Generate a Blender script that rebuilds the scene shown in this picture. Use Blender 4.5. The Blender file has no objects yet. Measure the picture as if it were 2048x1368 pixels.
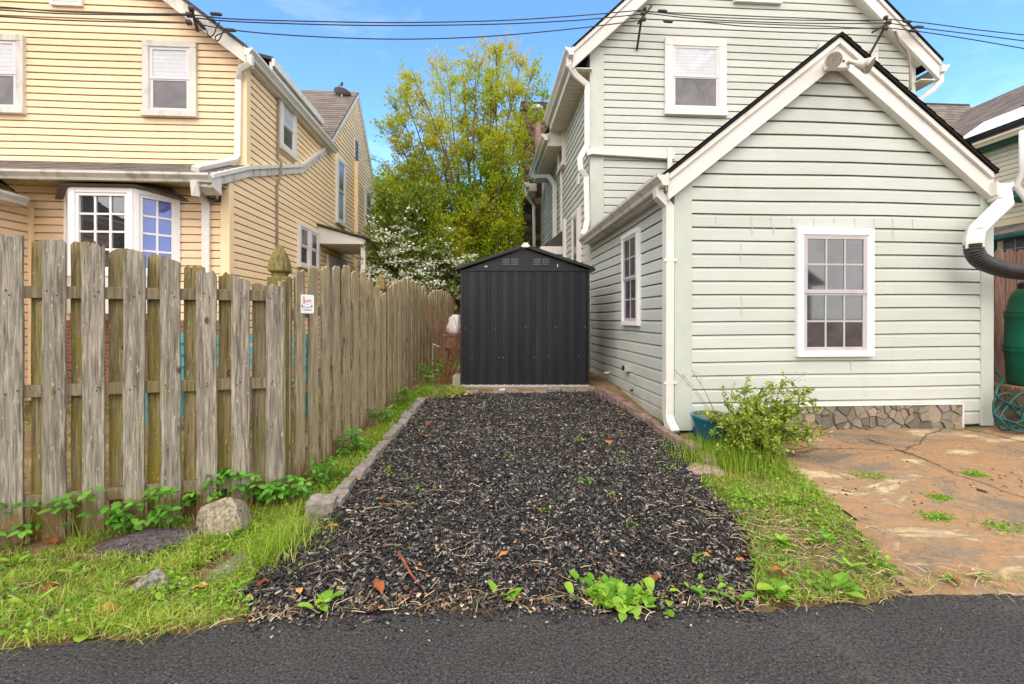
import bpy, bmesh, math, random
import numpy as np
from mathutils import Vector, Matrix
rng = np.random.default_rng(11)
R = random.Random(5)
scene = bpy.context.scene
COL = scene.collection
# ---------------------------------------------------------------- camera frame: camera stands at (0,0,HC) and looks along +Y
F, CX, HY, HC = 900.0, 1024.0, 636.0, 1.45
TH = math.atan(0.0633)
ct, st = math.cos(TH), math.sin(TH)
def lot(X, Y): return (ct*X + st*Y, -st*X + ct*Y)
def wld(u, v): return (ct*u - st*v, st*u + ct*v)
def U(px, py, u):
    dx = (px-CX)/F; t = u/(ct*dx + st); return t*(-st*dx + ct), HC + t*(HY-py)/F
def V(px, py, v):
    dx = (px-CX)/F; t = v/(-st*dx + ct); return t*(ct*dx + st), HC + t*(HY-py)/F
def W(px, py, Y): return Vector(((px-CX)/F*Y, Y, HC + (HY-py)/F*Y))
def gzp(P):   # ground height: a gentle rise from the alley, lower on the lawn side and along the side fence
    X, Y = P[:, 0], P[:, 1]; z = np.maximum(0.09*(Y-2.25), 0); z = np.where(z < 0.44, z, 0.44 + 0.05*(1-np.exp(-(z-0.44)*0.3)))
    sm = lambda t: np.clip(t, 0, 1)**2*(3-2*np.clip(t, 0, 1))
    return z - (0.075*sm((-1.22-X)/0.45)+0.03*sm((-1.7-X)/1.4))*sm((Y-2.15)/0.7)
def gz(X, Y): return float(gzp(np.array([[X, Y]], float))[0])
def G(px, py):
    dz = (HY-py)/F; dx = (px-CX)/F; Y = HC/-dz
    for _ in range(40): Y = 0.5*Y+0.5*(HC-gz(dx*Y, Y))/-dz
    return (dx*Y, Y)
# ---------------------------------------------------------------- mesh builder
class MB:
    def __init__(s): s.v = []; s.f = []; s.t = []
    def add(s, vs, fs, t=0.5):
        o = len(s.v); s.v += [tuple(v) for v in vs]
        for f in fs: s.f.append(tuple(i+o for i in f)); s.t.append(t)
    def hexa(s, p, t=0.5):   # p: 4 bottom ccw, 4 top ccw
        s.add(p, [(3,2,1,0),(4,5,6,7),(0,1,5,4),(1,2,6,5),(2,3,7,6),(3,0,4,7)], t)
    def box(s, x0, x1, y0, y1, z0, z1, t=0.5):
        x0,x1=sorted((x0,x1)); y0,y1=sorted((y0,y1)); z0,z1=sorted((z0,z1))
        s.hexa([(x0,y0,z0),(x1,y0,z0),(x1,y1,z0),(x0,y1,z0),(x0,y0,z1),(x1,y0,z1),(x1,y1,z1),(x0,y1,z1)], t)
    def bar(s, a, b, w, h, up=(0,0,1), t=0.5):
        a = Vector(a); b = Vector(b); d = (b-a).normalized(); sd = d.cross(Vector(up))
        if sd.length < 1e-4: sd = d.cross(Vector((1,0,0)))
        sd.normalize(); n = sd.cross(d)
        q = [(-w/2,-h/2),(w/2,-h/2),(w/2,h/2),(-w/2,h/2)]
        s.hexa([a+sd*i+n*j for i,j in q]+[b+sd*i+n*j for i,j in q], t)
    def prism(s, poly, off, t=0.5):
        n = len(poly); off = Vector(off); p = [Vector(q) for q in poly]
        nn = (p[1]-p[0]).cross(p[2]-p[0])
        if nn.dot(off) > 0: p.reverse()
        fs = [tuple(range(n)), tuple(range(2*n-1, n-1, -1))] + [((i+1)%n, i, n+i, n+(i+1)%n) for i in range(n)]
        s.add(p+[q+off for q in p], fs, t)
    def tube(s, path, r, n=8, cap=True, t=0.5, sq=None, twist=0):
        P = [Vector(p) for p in path]; m = len(P)
        rr = r if isinstance(r, (list, tuple)) else [r]*m
        vs = []; ref = None
        for i in range(m):
            d = (P[min(i+1,m-1)]-P[max(i-1,0)])
            d = d.normalized() if d.length > 1e-9 else Vector((0,0,1))
            if ref is None:
                ref = d.cross(Vector((0,0,1)))
                if ref.length < 0.05: ref = d.cross(Vector((0,1,0)))
            a = (ref - d*ref.dot(d)).normalized(); b = d.cross(a); ref = a
            if sq:
                # rectangular section, mitred a little at bends
                k = 1.0
                if 0 < i < m-1:
                    c = (P[i]-P[i-1]).normalized().dot((P[i+1]-P[i]).normalized()); k = 1/max(0.6, math.sqrt((1+c)/2))
                for x, y in ((-1,-1),(1,-1),(1,1),(-1,1)): vs.append(P[i]+a*(x*sq[0]/2*1)+b*(y*sq[1]/2*k))
            else:
                for j in range(n):
                    th = 2*math.pi*j/n+twist; vs.append(P[i]+(a*math.cos(th)+b*math.sin(th))*rr[i])
        n = 4 if sq else n
        fs = [(i*n+j, i*n+(j+1)%n, (i+1)*n+(j+1)%n, (i+1)*n+j) for i in range(m-1) for j in range(n)]
        if cap: fs += [tuple(range(n-1,-1,-1)), tuple((m-1)*n+j for j in range(n))]
        s.add(vs, fs, t)
    def lathe(s, prof, c, n=16, t=0.5, twist=0):
        vs = []; m = len(prof)
        for r, z in prof:
            for j in range(n):
                th = 2*math.pi*j/n+twist; vs.append((c[0]+r*math.cos(th), c[1]+r*math.sin(th), c[2]+z))
        fs = [(i*n+j, i*n+(j+1)%n, (i+1)*n+(j+1)%n, (i+1)*n+j) for i in range(m-1) for j in range(n)]
        fs += [tuple(range(n-1,-1,-1)), tuple((m-1)*n+j for j in range(n))]
        s.add(vs, fs, t)
    def mesh(s, name, mat, org=(0,0,0), smooth=False):
        me = bpy.data.meshes.new(name)
        me.from_pydata([(v[0]-org[0], v[1]-org[1], v[2]-org[2]) for v in s.v], [], s.f)
        a = me.attributes.new('tint', 'FLOAT', 'FACE'); a.data.foreach_set('value', s.t)
        if smooth: me.polygons.foreach_set('use_smooth', [True]*len(s.f))
        me.materials.append(mat); me.update(); return me
class NP:   # numpy mesh: all faces of one size
    def __init__(s, V, Fc, T, smooth=False): s.V, s.F, s.T, s.sm = np.asarray(V, np.float32), np.asarray(Fc, np.int32), np.asarray(T, np.float32), smooth
    def mesh(s, name, mat, org=(0,0,0), smooth=False):
        me = bpy.data.meshes.new(name); V = s.V - np.array(org, np.float32); m, k = s.F.shape
        me.vertices.add(len(V)); me.vertices.foreach_set('co', V.ravel())
        me.loops.add(m*k); me.loops.foreach_set('vertex_index', s.F.ravel())
        me.polygons.add(m); me.polygons.foreach_set('loop_start', np.arange(0, m*k, k, dtype=np.int32))
        if s.sm or smooth: me.polygons.foreach_set('use_smooth', np.ones(m, bool))
        a = me.attributes.new('tint', 'FLOAT', 'FACE'); a.data.foreach_set('value', s.T.astype(np.float32))
        me.materials.append(mat); me.update(calc_edges=True); return me
def npjoin(parts):
    V, Fc, T, o = [], [], [], 0
    for p in parts: V.append(p.V); Fc.append(p.F+o); T.append(p.T); o += len(p.V)
    return NP(np.concatenate(V), np.concatenate(Fc), np.concatenate(T), parts[0].sm)
def tag(o, label=None, cat=None, group=None, kind=None):
    for k, v in (('label', label), ('category', cat), ('group', group), ('kind', kind)):
        if v: o[k] = v
    return o
def finish(o, bevel=0):
    if bevel:
        b = o.modifiers.new('bevel', 'BEVEL'); b.width = bevel; b.segments = 2; b.limit_method = 'ANGLE'; b.angle_limit = math.radians(40)
    COL.objects.link(o); return o
class Thing:
    def __init__(s, name, label, cat, org, frame='W', group=None):
        s.org = org; e = bpy.data.objects.new(name, None); COL.objects.link(e); s.o = e
        e.empty_display_size = 0.1
        if frame == 'L':
            x, y = wld(org[0], org[1]); e.location = (x, y, org[2]); e.rotation_euler = (0, 0, TH)
        else: e.location = org
        tag(e, label, cat, group)
    def part(s, name, mb, mat, parent=None, label=None, bevel=0, smooth=False, kind=None):
        o = bpy.data.objects.new(name, mb.mesh(name, mat, s.org, smooth)); o.parent = parent or s.o
        tag(o, label, None, None, kind); return finish(o, bevel)
def single(name, label, cat, mb, mat, org=None, frame='W', group=None, kind=None, bevel=0, smooth=False):
    if org is None:
        A = np.array(mb.V if isinstance(mb, NP) else mb.v); org = tuple((A.min(0)+A.max(0))/2); org = (float(org[0]), float(org[1]), float(A[:,2].min()))
    o = bpy.data.objects.new(name, mb.mesh(name, mat, org, smooth))
    if frame == 'L':
        x, y = wld(org[0], org[1]); o.location = (x, y, org[2]); o.rotation_euler = (0, 0, TH)
    else: o.location = org
    tag(o, label, cat, group, kind); return finish(o, bevel)
# ---------------------------------------------------------------- materials
def lin(c):
    f = lambda x: x/12.92 if x <= 0.04045 else ((x+0.055)/1.055)**2.4
    return tuple(f(x/255.0) for x in c[:3]) + (1.0,)
class NT:
    def __init__(s, name):
        s.m = bpy.data.materials.new(name); s.m.use_nodes = True; s.t = s.m.node_tree; s.t.nodes.clear()
        s.out = s.n('ShaderNodeOutputMaterial')
    def n(s, typ, **kw):
        nd = s.t.nodes.new(typ)
        for k, v in kw.items(): setattr(nd, k, v)
        return nd
    def l(s, a, b): s.t.links.new(a, b)
    def coords(s, scale=(1,1,1), rand=True, gen='Object'):
        tc = s.n('ShaderNodeTexCoord'); mp = s.n('ShaderNodeMapping'); mp.inputs['Scale'].default_value = scale
        src = tc.outputs[gen]
        if rand:
            oi = s.n('ShaderNodeObjectInfo'); ml = s.n('ShaderNodeVectorMath', operation='SCALE'); ml.inputs[0].default_value = (7.3, 3.1, 11.7)
            s.l(oi.outputs['Random'], ml.inputs['Scale']); ad = s.n('ShaderNodeVectorMath', operation='ADD')
            s.l(src, ad.inputs[0]); s.l(ml.outputs[0], ad.inputs[1]); src = ad.outputs[0]
        s.l(src, mp.inputs['Vector']); return mp.outputs[0]
    def noise(s, vec, scale, detail=5, rough=0.55, dist=0):
        nd = s.n('ShaderNodeTexNoise'); nd.inputs['Scale'].default_value = scale; nd.inputs['Detail'].default_value = detail
        nd.inputs['Roughness'].default_value = rough; nd.inputs['Distortion'].default_value = dist; s.l(vec, nd.inputs['Vector']); return nd.outputs['Fac']
    def voro(s, vec, scale, feature='F1', out='Distance'):
        nd = s.n('ShaderNodeTexVoronoi', feature=feature); nd.inputs['Scale'].default_value = scale; s.l(vec, nd.inputs['Vector']); return nd.outputs[out]
    def ramp(s, fac, stops, interp='LINEAR'):
        nd = s.n('ShaderNodeValToRGB'); nd.color_ramp.interpolation = interp; e = nd.color_ramp.elements
        while len(e) < len(stops): e.new(0.5)
        for el, (p, c) in zip(e, stops): el.position = p; el.color = lin(c) if not isinstance(c, float) else (c, c, c, 1)
        s.l(fac, nd.inputs['Fac']); return nd.outputs['Color']
    def mix(s, fac, a, b, mode='MIX'):
        nd = s.n('ShaderNodeMix', data_type='RGBA', blend_type=mode)
        for k, v in ((0, fac), (6, a), (7, b)):
            if hasattr(v, 'node'): s.l(v, nd.inputs[k])
            elif k == 0: nd.inputs[0].default_value = v
            else: nd.inputs[k].default_value = lin(v)
        return nd.outputs[2]
    def math(s, op, a, b=0.0):
        nd = s.n('ShaderNodeMath', operation=op)
        for i, v in enumerate((a, b)):
            if hasattr(v, 'node'): s.l(v, nd.inputs[i])
            else: nd.inputs[i].default_value = v
        return nd.outputs[0]
    def attr(s, name='tint'):
        nd = s.n('ShaderNodeAttribute', attribute_name=name); return nd.outputs['Fac']
    def value(s, col, fac, lo, hi):   # scale the value of a colour by lo..hi as fac goes 0..1
        mr = s.n('ShaderNodeMapRange'); mr.inputs['To Min'].default_value = lo; mr.inputs['To Max'].default_value = hi; s.l(fac, mr.inputs['Value'])
        h = s.n('ShaderNodeHueSaturation'); s.l(mr.outputs[0], h.inputs['Value']); s.l(col, h.inputs['Color']); return h.outputs[0]
    def bump(s, h, strength, dist=0.01):
        b = s.n('ShaderNodeBump'); b.inputs['Strength'].default_value = strength; b.inputs['Distance'].default_value = dist; s.l(h, b.inputs['Height']); return b.outputs[0]
    def bsdf(s, col, rough=0.6, spec=0.4, metal=0.0, normal=None, coat=0, ior=None):
        b = s.n('ShaderNodeBsdfPrincipled')
        if hasattr(col, 'node'): s.l(col, b.inputs['Base Color'])
        else: b.inputs['Base Color'].default_value = lin(col)
        if hasattr(rough, 'node'): s.l(rough, b.inputs['Roughness'])
        else: b.inputs['Roughness'].default_value = rough
        b.inputs['Specular IOR Level'].default_value = spec; b.inputs['Metallic'].default_value = metal; b.inputs['Coat Weight'].default_value = coat
        if ior: b.inputs['IOR'].default_value = ior
        if normal is not None: s.l(normal, b.inputs['Normal'])
        s.l(b.outputs[0], s.out.inputs['Surface']); return b
def plain(name, c, c2=None, scale=6, rough=0.5, spec=0.4, metal=0, bump=0.05, bscale=60, stretch=(1,1,1), stain=None, stain_at=0.6, sscale=2.0, tint=0.0, coat=0):
    k = NT(name); v = k.coords(stretch); col = k.ramp(k.noise(v, scale), [(0.32, c), (0.68, c2 or tuple(min(255, x*1.06) for x in c))])
    if stain:
        v2 = k.coords((1,1,0.35)); col = k.mix(k.ramp(k.noise(v2, sscale, 7, 0.65), [(stain_at, 0.0), (stain_at+0.14, 0.8)]), col, stain)
    if tint: col = k.value(col, k.attr(), 1-tint, 1+tint)
    nb = k.bump(k.noise(k.coords(stretch), bscale, 4), bump, 0.004) if bump else None
    k.bsdf(col, rough, spec, metal, nb, coat); return k.m
def siding_mat(name, c, c2, stain, amount=0.55):
    k = NT(name); v = k.coords((1.0, 1.0, 4.0), rand=False)
    col = k.ramp(k.noise(v, 0.9, 4), [(0.3, c), (0.7, c2)])
    col = k.value(col, k.attr(), 0.93, 1.04)
    vs = k.coords((0.55, 0.55, 5.0), rand=False)
    m1 = k.ramp(k.noise(vs, 2.2, 9, 0.7), [(amount, 0.0), (amount+0.2, 0.75)])
    vb = k.coords((1, 1, 1), rand=False); m2 = k.ramp(k.noise(vb, 0.42, 2), [(0.5, 0.0), (0.66, 1.0)])
    col = k.mix(k.math('MULTIPLY', m1, m2), col, stain)
    col = k.mix(k.ramp(k.noise(k.coords((1, 1, 0.12), rand=False), 5.0, 6, 0.7), [(0.58, 0.0), (0.8, 0.25)]), col, stain)
    geo = k.n('ShaderNodeNewGeometry'); sx = k.n('ShaderNodeSeparateXYZ'); k.l(geo.outputs['Position'], sx.inputs[0])
    hh = k.math('SUBTRACT', k.math('ADD', k.math('MULTIPLY', k.noise(k.coords((1, 1, 0.6), rand=False), 3.5, 6, 0.65), 0.75), 0.12), sx.outputs['Z'])
    col = k.mix(k.ramp(hh, [(0.0, 0.0), (0.3, 0.55)]), col, (138, 120, 92))
    col = k.mix(k.ramp(k.noise(k.coords((1, 1, 1), rand=False), 34, 2), [(0.735, 0.0), (0.76, 0.35)]), col, (110, 104, 92))
    nb = k.bump(k.noise(k.coords((4, 4, 40), rand=False), 4, 5), 0.18, 0.004)
    k.bsdf(col, 0.55, 0.3, 0, nb); return k.m
def wood_mat(name, dark, light, moss, moss_at, splash=(112, 82, 36), specks=True):
    k = NT(name); v = k.coords((1, 1, 0.055)); g = k.noise(v, 60, 7, 0.68, 0.6)
    fine = k.noise(k.coords((1, 1, 0.02)), 190, 4, 0.7)
    col = k.ramp(g, [(0.3, tuple(x*0.8 for x in dark)), (0.5, tuple((a+b)/2 for a, b in zip(dark, light))), (0.68, light)])
    col = k.value(col, k.noise(k.coords((1, 1, 0.3)), 9, 4), 0.72, 1.3)
    col = k.value(col, k.attr(), 0.82, 1.16)
    m = k.ramp(k.noise(k.coords((1, 1, 0.3)), 5.5, 6, 0.62), [(moss_at, 0.0), (moss_at+0.22, 0.85)])
    col = k.mix(m, col, moss)
    crack = k.ramp(fine, [(0.33, 1.0), (0.43, 0.0)]); col = k.mix(k.math('MULTIPLY', crack, 0.8), col, (52, 42, 32))
    knot = k.ramp(k.voro(k.coords((1, 1, 0.55)), 4.2), [(0.045, 1.0), (0.085, 0.0)]); col = k.mix(k.math('MULTIPLY', knot, 0.8), col, (58, 40, 26))
    if specks:
        sp = k.ramp(k.noise(k.coords((1, 1, 0.28)), 55, 4, 0.65), [(0.63, 0.0), (0.68, 1.0)]); col = k.mix(k.math('MULTIPLY', sp, 0.6), col, (205, 195, 170))
    geo = k.n('ShaderNodeNewGeometry'); sx = k.n('ShaderNodeSeparateXYZ'); k.l(geo.outputs['Position'], sx.inputs[0])
    hh = k.math('SUBTRACT', k.math('ADD', k.math('MULTIPLY', k.noise(k.coords((1,1,0.4)), 14, 4), 0.42), 0.03), sx.outputs['Z'])
    col = k.mix(k.ramp(hh, [(0.0, 0.0), (0.12, 0.7)]), col, splash)
    hgt = k.math('ADD', k.math('MULTIPLY', g, 1.0), k.math('MULTIPLY', fine, 0.9))
    k.bsdf(col, 0.85, 0.15, 0, k.bump(hgt, 0.85, 0.006)); return k.m
def leaf_mat(name, stops, trans=0.35, rough=0.45, spec=0.3):
    k = NT(name); col = k.ramp(k.attr(), stops); col = k.value(col, k.noise(k.coords(), 9, 3), 0.85, 1.15)
    b = k.n('ShaderNodeBsdfPrincipled'); k.l(col, b.inputs['Base Color']); b.inputs['Roughness'].default_value = rough; b.inputs['Specular IOR Level'].default_value = spec
    tr = k.n('ShaderNodeBsdfTranslucent'); k.l(col, tr.inputs['Color']); mx = k.n('ShaderNodeMixShader'); mx.inputs[0].default_value = trans
    k.l(b.outputs[0], mx.inputs[1]); k.l(tr.outputs[0], mx.inputs[2]); k.l(mx.outputs[0], k.out.inputs['Surface']); return k.m
def pane_mat(name, c, c2, slats=0.0, rough=0.04, ior=2.1, scale=3.0):
    k = NT(name); v = k.coords(); col = k.ramp(k.noise(v, scale, 5, 0.6, 0.8), [(0.3, c), (0.72, c2)])
    if slats:
        w = k.n('ShaderNodeTexWave', wave_type='BANDS', bands_direction='Z'); w.inputs['Scale'].default_value = slats; k.l(k.coords(rand=False), w.inputs['Vector'])
        col = k.value(col, w.outputs['Fac'], 0.88, 1.03)
    k.bsdf(col, rough, 0.5, 0, k.bump(k.noise(k.coords(), 1.6, 2), 0.012, 0.02), 0, ior); return k.m
M = {}
M['green_siding'] = siding_mat('green_siding', (188, 190, 180), (197, 199, 190), (166, 164, 146), 0.56)
M['green_siding_main'] = siding_mat('green_siding_main', (189, 190, 180), (197, 199, 190), (176, 176, 156), 0.62)
M['green_trim'] = plain('green_trim', (182, 187, 175), (190, 194, 183), bump=0.03)
M['yellow_siding'] = siding_mat('yellow_siding', (236, 205, 166), (241, 213, 179), (140, 124, 84), 0.5)
M['yellow_side'] = siding_mat('yellow_side', (242, 212, 168), (245, 218, 180), (170, 140, 86), 0.6)
M['yellow_trim'] = plain('yellow_trim', (240, 211, 166), (243, 216, 174), bump=0.03)
M['cream_siding'] = siding_mat('cream_siding', (226, 214, 184), (230, 219, 191), (180, 165, 130), 0.62)
M['white_trim'] = plain('white_trim', (212, 207, 199), (224, 219, 211), scale=2, bump=0.04, stain=(178, 170, 156), stain_at=0.6, sscale=3)
M['grimy_trim'] = plain('grimy_trim', (198, 191, 181), (212, 206, 197), scale=3, bump=0.05, stain=(150, 142, 130), stain_at=0.52, sscale=4, stretch=(1,1,1))
M['vinyl_frame'] = plain('vinyl_frame', (236, 231, 228), (240, 236, 233), bump=0.0, rough=0.35)
M['sash'] = plain('sash', (205, 198, 200), (212, 206, 207), bump=0.0, rough=0.4)
M['screen_sash'] = plain('screen_sash', (178, 170, 173), (190, 182, 185), bump=0.0, rough=0.5)
M['muntin'] = plain('muntin', (172, 172, 172), (184, 183, 183), bump=0.0, rough=0.5)
M['downspout'] = plain('downspout', (212, 206, 196), (224, 218, 209), scale=3, bump=0.03, rough=0.35, stain=(190, 182, 168), stain_at=0.62)
M['soffit'] = plain('soffit', (205, 200, 186), (214, 208, 196), bump=0.02)
M['shingle'] = plain('shingle', (62, 58, 55), (86, 80, 76), scale=30, rough=0.9, spec=0.1, bump=0.5, bscale=200, tint=0.28)
M['shingle_brown'] = plain('shingle_brown', (104, 96, 90), (128, 118, 110), scale=26, rough=0.9, spec=0.1, bump=0.5, bscale=200, tint=0.22, stain=(160, 150, 140), stain_at=0.63)
M['shingle_dark'] = plain('shingle_dark', (30, 29, 28), (44, 41, 39), scale=30, rough=0.9, spec=0.1, bump=0.5, bscale=200, tint=0.2)
M['shingle_moss'] = plain('shingle_moss', (50, 46, 38), (70, 62, 50), scale=20, rough=0.95, spec=0.1, bump=0.6, bscale=120, tint=0.25, stain=(128, 116, 40), stain_at=0.55, sscale=3)
M['pane_dark'] = pane_mat('pane_dark', (44, 41, 45), (84, 78, 82), ior=1.95)
M['pane_screen'] = pane_mat('pane_screen', (62, 57, 59), (112, 106, 108), rough=0.16, ior=1.6, scale=2.2)
M['pane_blind'] = pane_mat('pane_blind', (176, 176, 182), (204, 203, 206), slats=5.0, rough=0.08, ior=1.7)
M['pane_bay'] = pane_mat('pane_bay', (24, 26, 32), (62, 60, 66), rough=0.015, ior=2.2, scale=1.6)
M['pane_sky_reflect'] = pane_mat('pane_sky_reflect', (72, 84, 170), (96, 108, 196), rough=0.02, ior=2.0, scale=1.0)  # blue base colour paints the sky reflection into these panes
M['metal_dark'] = plain('metal_dark', (52, 47, 42), (66, 60, 54), rough=0.5, metal=0.3)
M['black_plastic'] = plain('black_plastic', (38, 34, 33), (50, 45, 43), rough=0.4)
M['wire'] = plain('wire', (48, 45, 44), (60, 56, 54), rough=0.6)
M['galv'] = plain('galv', (176, 174, 172), (196, 194, 190), rough=0.4, metal=0.4)
M['cable_grey'] = plain('cable_grey', (128, 116, 100), (150, 138, 120), rough=0.6)
# ---------------------------------------------------------------- lapped siding, real courses with a shadow slot
def clip_half(poly, a, b, c):   # keep a*s+b*z+c >= 0
    out = []
    for i in range(len(poly)):
        p, q = poly[i], poly[(i+1) % len(poly)]; dp, dq = a*p[0]+b*p[1]+c, a*q[0]+b*q[1]+c
        if dp >= 0: out.append(p)
        if (dp >= 0) != (dq >= 0):
            t = dp/(dp-dq); out.append((p[0]+(q[0]-p[0])*t, p[1]+(q[1]-p[1])*t))
    return out
def siding(mb, poly, to3, z0, course, lip=0.02, gap=0.009, sag=0.003, seed=0, panel=3.4):
    rr = random.Random(seed); zs = [p[1] for p in poly]; ss = [p[0] for p in poly]
    ph = [rr.uniform(0, 6.28) for _ in range(6)]
    def P(s, z, o):
        dz = sag*(math.sin(s*1.1+ph[0]+z*0.7)+0.6*math.sin(s*2.7+ph[1]+z*2.1)); return to3(s, z+dz, o)
    k0 = int(math.floor((min(zs)-z0)/course)); k1 = int(math.ceil((max(zs)-z0)/course))
    area = sum(poly[i][0]*poly[(i+1)%len(poly)][1]-poly[(i+1)%len(poly)][0]*poly[i][1] for i in range(len(poly)))
    if area < 0: poly = poly[::-1]
    for k in range(k0, k1):
        zb = z0+k*course; zt = zb+course-gap; zm = zb+course*0.74
        off = rr.uniform(0, panel); cuts = [min(ss)-0.01]; tints = {}
        x = math.floor(min(ss)/0.45)*0.45
        while x < max(ss): 
            x += 0.45; cuts.append(min(x, max(ss)+0.01))
        for c0, c1 in zip(cuts[:-1], cuts[1:]):
            pid = math.floor(((c0+c1)/2+off)/panel); tints.setdefault(pid, rr.uniform(0.2, 0.8)); t = tints[pid]
            col = clip_half(clip_half(poly, 1, 0, -c0), -1, 0, c1)
            for za, zc, oa, oc in ((zb, zm, lip, lip*0.8), (zm, zt, lip*0.8, 0.0)):
                q = clip_half(clip_half(col, 0, 1, -za), 0, -1, zc)
                if len(q) < 3: continue
                mb.add([P(s, z, oa+(oc-oa)*(z-za)/(zc-za)) for s, z in q], [tuple(range(len(q)))], t)
                if za == zb:
                    lo = [p for p in q if abs(p[1]-zb) < 1e-6]
                    if len(lo) >= 2:
                        a, b = min(p[0] for p in lo), max(p[0] for p in lo)
                        mb.add([P(a, zb, lip), P(b, zb, lip), P(b, zb, -0.03), P(a, zb, -0.03)], [(0, 3, 2, 1)], t)
            q = clip_half(clip_half(col, 0, 1, -zt), 0, -1, zb+course)
            if len(q) >= 3: mb.add([P(s, z, -0.03) for s, z in q], [tuple(range(len(q)))], t)
def front(v): return lambda s, z, o: (s, v-o, z)         # wall facing the camera
def faceL(u): return lambda s, z, o: (u-o, s, z)         # wall facing left (-u)
def faceR(u): return lambda s, z, o: (u+o, s, z)         # wall facing right (+u)
def wbox(mb, to3, s0, s1, z0, z1, o0, o1, t=0.5):
    a = to3(s0, z0, o0); b = to3(s1, z1, o1); mb.box(a[0], b[0], a[1], b[1], a[2], b[2], t)
def window(T, to3, s0, s1, z0, z1, tw=0.09, d=0.055, sill=True, grid=None, up='pane_blind', low='pane_screen', trim='white_trim', sash='sash', split=0.5, head=None):
    s0, s1 = min(s0, s1), max(s0, s1); hd = head or tw; d = max(d, 0.066)
    m = MB()
    wbox(m, to3, s0, s0+tw, z0+tw, z1-hd, 0, d); wbox(m, to3, s1-tw, s1, z0+tw, z1-hd, 0, d)
    wbox(m, to3, s0, s1, z1-hd, z1, 0, d+0.003); wbox(m, to3, s0-(0.012 if sill else 0), s1+(0.012 if sill else 0), z0, z0+tw, 0, d+(0.022 if sill else 0.003))
    i0, i1, j0, j1 = s0+tw, s1-tw, z0+tw, z1-hd; e = 0.012
    wbox(m, to3, i0, i0+e, j0, j1, 0.0, d-0.008); wbox(m, to3, i1-e, i1, j0, j1, 0.0, d-0.008); wbox(m, to3, i0+e, i1-e, j1-e, j1, 0.0, d-0.008)
    w = T.part('window', m, M[trim], bevel=0.004)
    i0 += e; i1 -= e; j1 -= e; jm = j0+(j1-j0)*split; fw = min(0.042, (i1-i0)*0.12)
    for nm, a, b, o, pm in (('upper_sash', jm, j1, d-0.010, up), ('lower_sash', j0, jm+0.012, d-0.020, low)):
        q = MB(); o0 = o-0.016
        wbox(q, to3, i0, i0+fw, a, b, o0, o); wbox(q, to3, i1-fw, i1, a, b, o0, o); wbox(q, to3, i0+fw, i1-fw, a, a+fw, o0, o); wbox(q, to3, i0+fw, i1-fw, b-fw*0.8, b, o0, o)
        so = T.part(nm, q, M[sash], w, bevel=0.003)
        g = MB(); wbox(g, to3, i0+fw*0.5, i1-fw*0.5, a+fw*0.5, b-fw*0.4, o0-0.001, o0+0.006); T.part('pane', g, M[pm], w)
        if grid:
            g = MB(); c, r = grid; w_, h_ = (i1-i0-2*fw), (b-a-1.8*fw); bw = 0.009
            for i in range(1, c): x = i0+fw+w_*i/c; wbox(g, to3, x-bw, x+bw, a+fw, b-fw*0.8, o0+0.006, o0+0.013)
            for j in range(1, r): z = a+fw+h_*j/r; wbox(g, to3, i0+fw, i1-fw, z-bw, z+bw, o0+0.006, o0+0.0105)
            T.part('muntin_grid', g, M['muntin'], w)
    return w
def gutter(mb, a, b, out, h=0.125, w=0.13):
    a, b, out = Vector(a), Vector(b), Vector(out); z = Vector((0,0,1))
    sec = [(0, 0), (0, -h), (w*0.52, -h), (w*0.62, -h*0.72), (w*0.92, -h*0.38), (w, -h*0.3), (w, 0), (w*0.9, 0), (w*0.9, -0.02), (0.02, -0.02), (0.02, 0)]
    mb.prism([a+out*o+z*q for o, q in sec], b-a)
def shingles(mb, p0, ea, sl, nr, nt, lift=0.012, seed=0):
    rr = random.Random(seed); p0, ea, sl = Vector(p0), Vector(ea), Vector(sl); nrm = ea.cross(sl).normalized()
    if nrm.z < 0: nrm = -nrm
    for r in range(nr):
        o = rr.uniform(0, 1); edges = [0.0]
        while edges[-1] < 1: edges.append(min(1, edges[-1]+rr.uniform(0.6, 1.4)/nt))
        for a, b in zip(edges[:-1], edges[1:]):
            q = [p0+ea*a+sl*(r/nr)+nrm*lift, p0+ea*b+sl*(r/nr)+nrm*lift, p0+ea*b+sl*((r+1.25)/nr)+nrm*0.001, p0+ea*a+sl*((r+1.25)/nr)+nrm*0.001]
            if r == nr-1: q[2] = p0+ea*b+sl+nrm*0.001; q[3] = p0+ea*a+sl+nrm*0.001
            q += [q[0]-nrm*lift, q[1]-nrm*lift]
            mb.add(q, [(0,1,2,3),(4,5,1,0)], rr.uniform(0, 1))
# ================================================================ GREEN HOUSE (main block + gabled annex)
VA, VM = 4.69, 8.49
UA0 = V(1352, 600, VA)[0]; UA1 = V(1977, 600, VA)[0]
UM0 = UA0; UM1 = V(1826, 300, VM)[0]
gh = Thing('green_house', 'pale green sided two storey house with white trim and a small gabled annex in front', 'house', ((UA0+UA1)/2, VA, 0.2), 'L')
AP = (3.80, 4.45); PA = 0.80                       # annex roof apex (u, z) and slope
EL, ER = 1.93, 5.565
rz = lambda u: AP[1]-PA*abs(u-AP[0])
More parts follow.
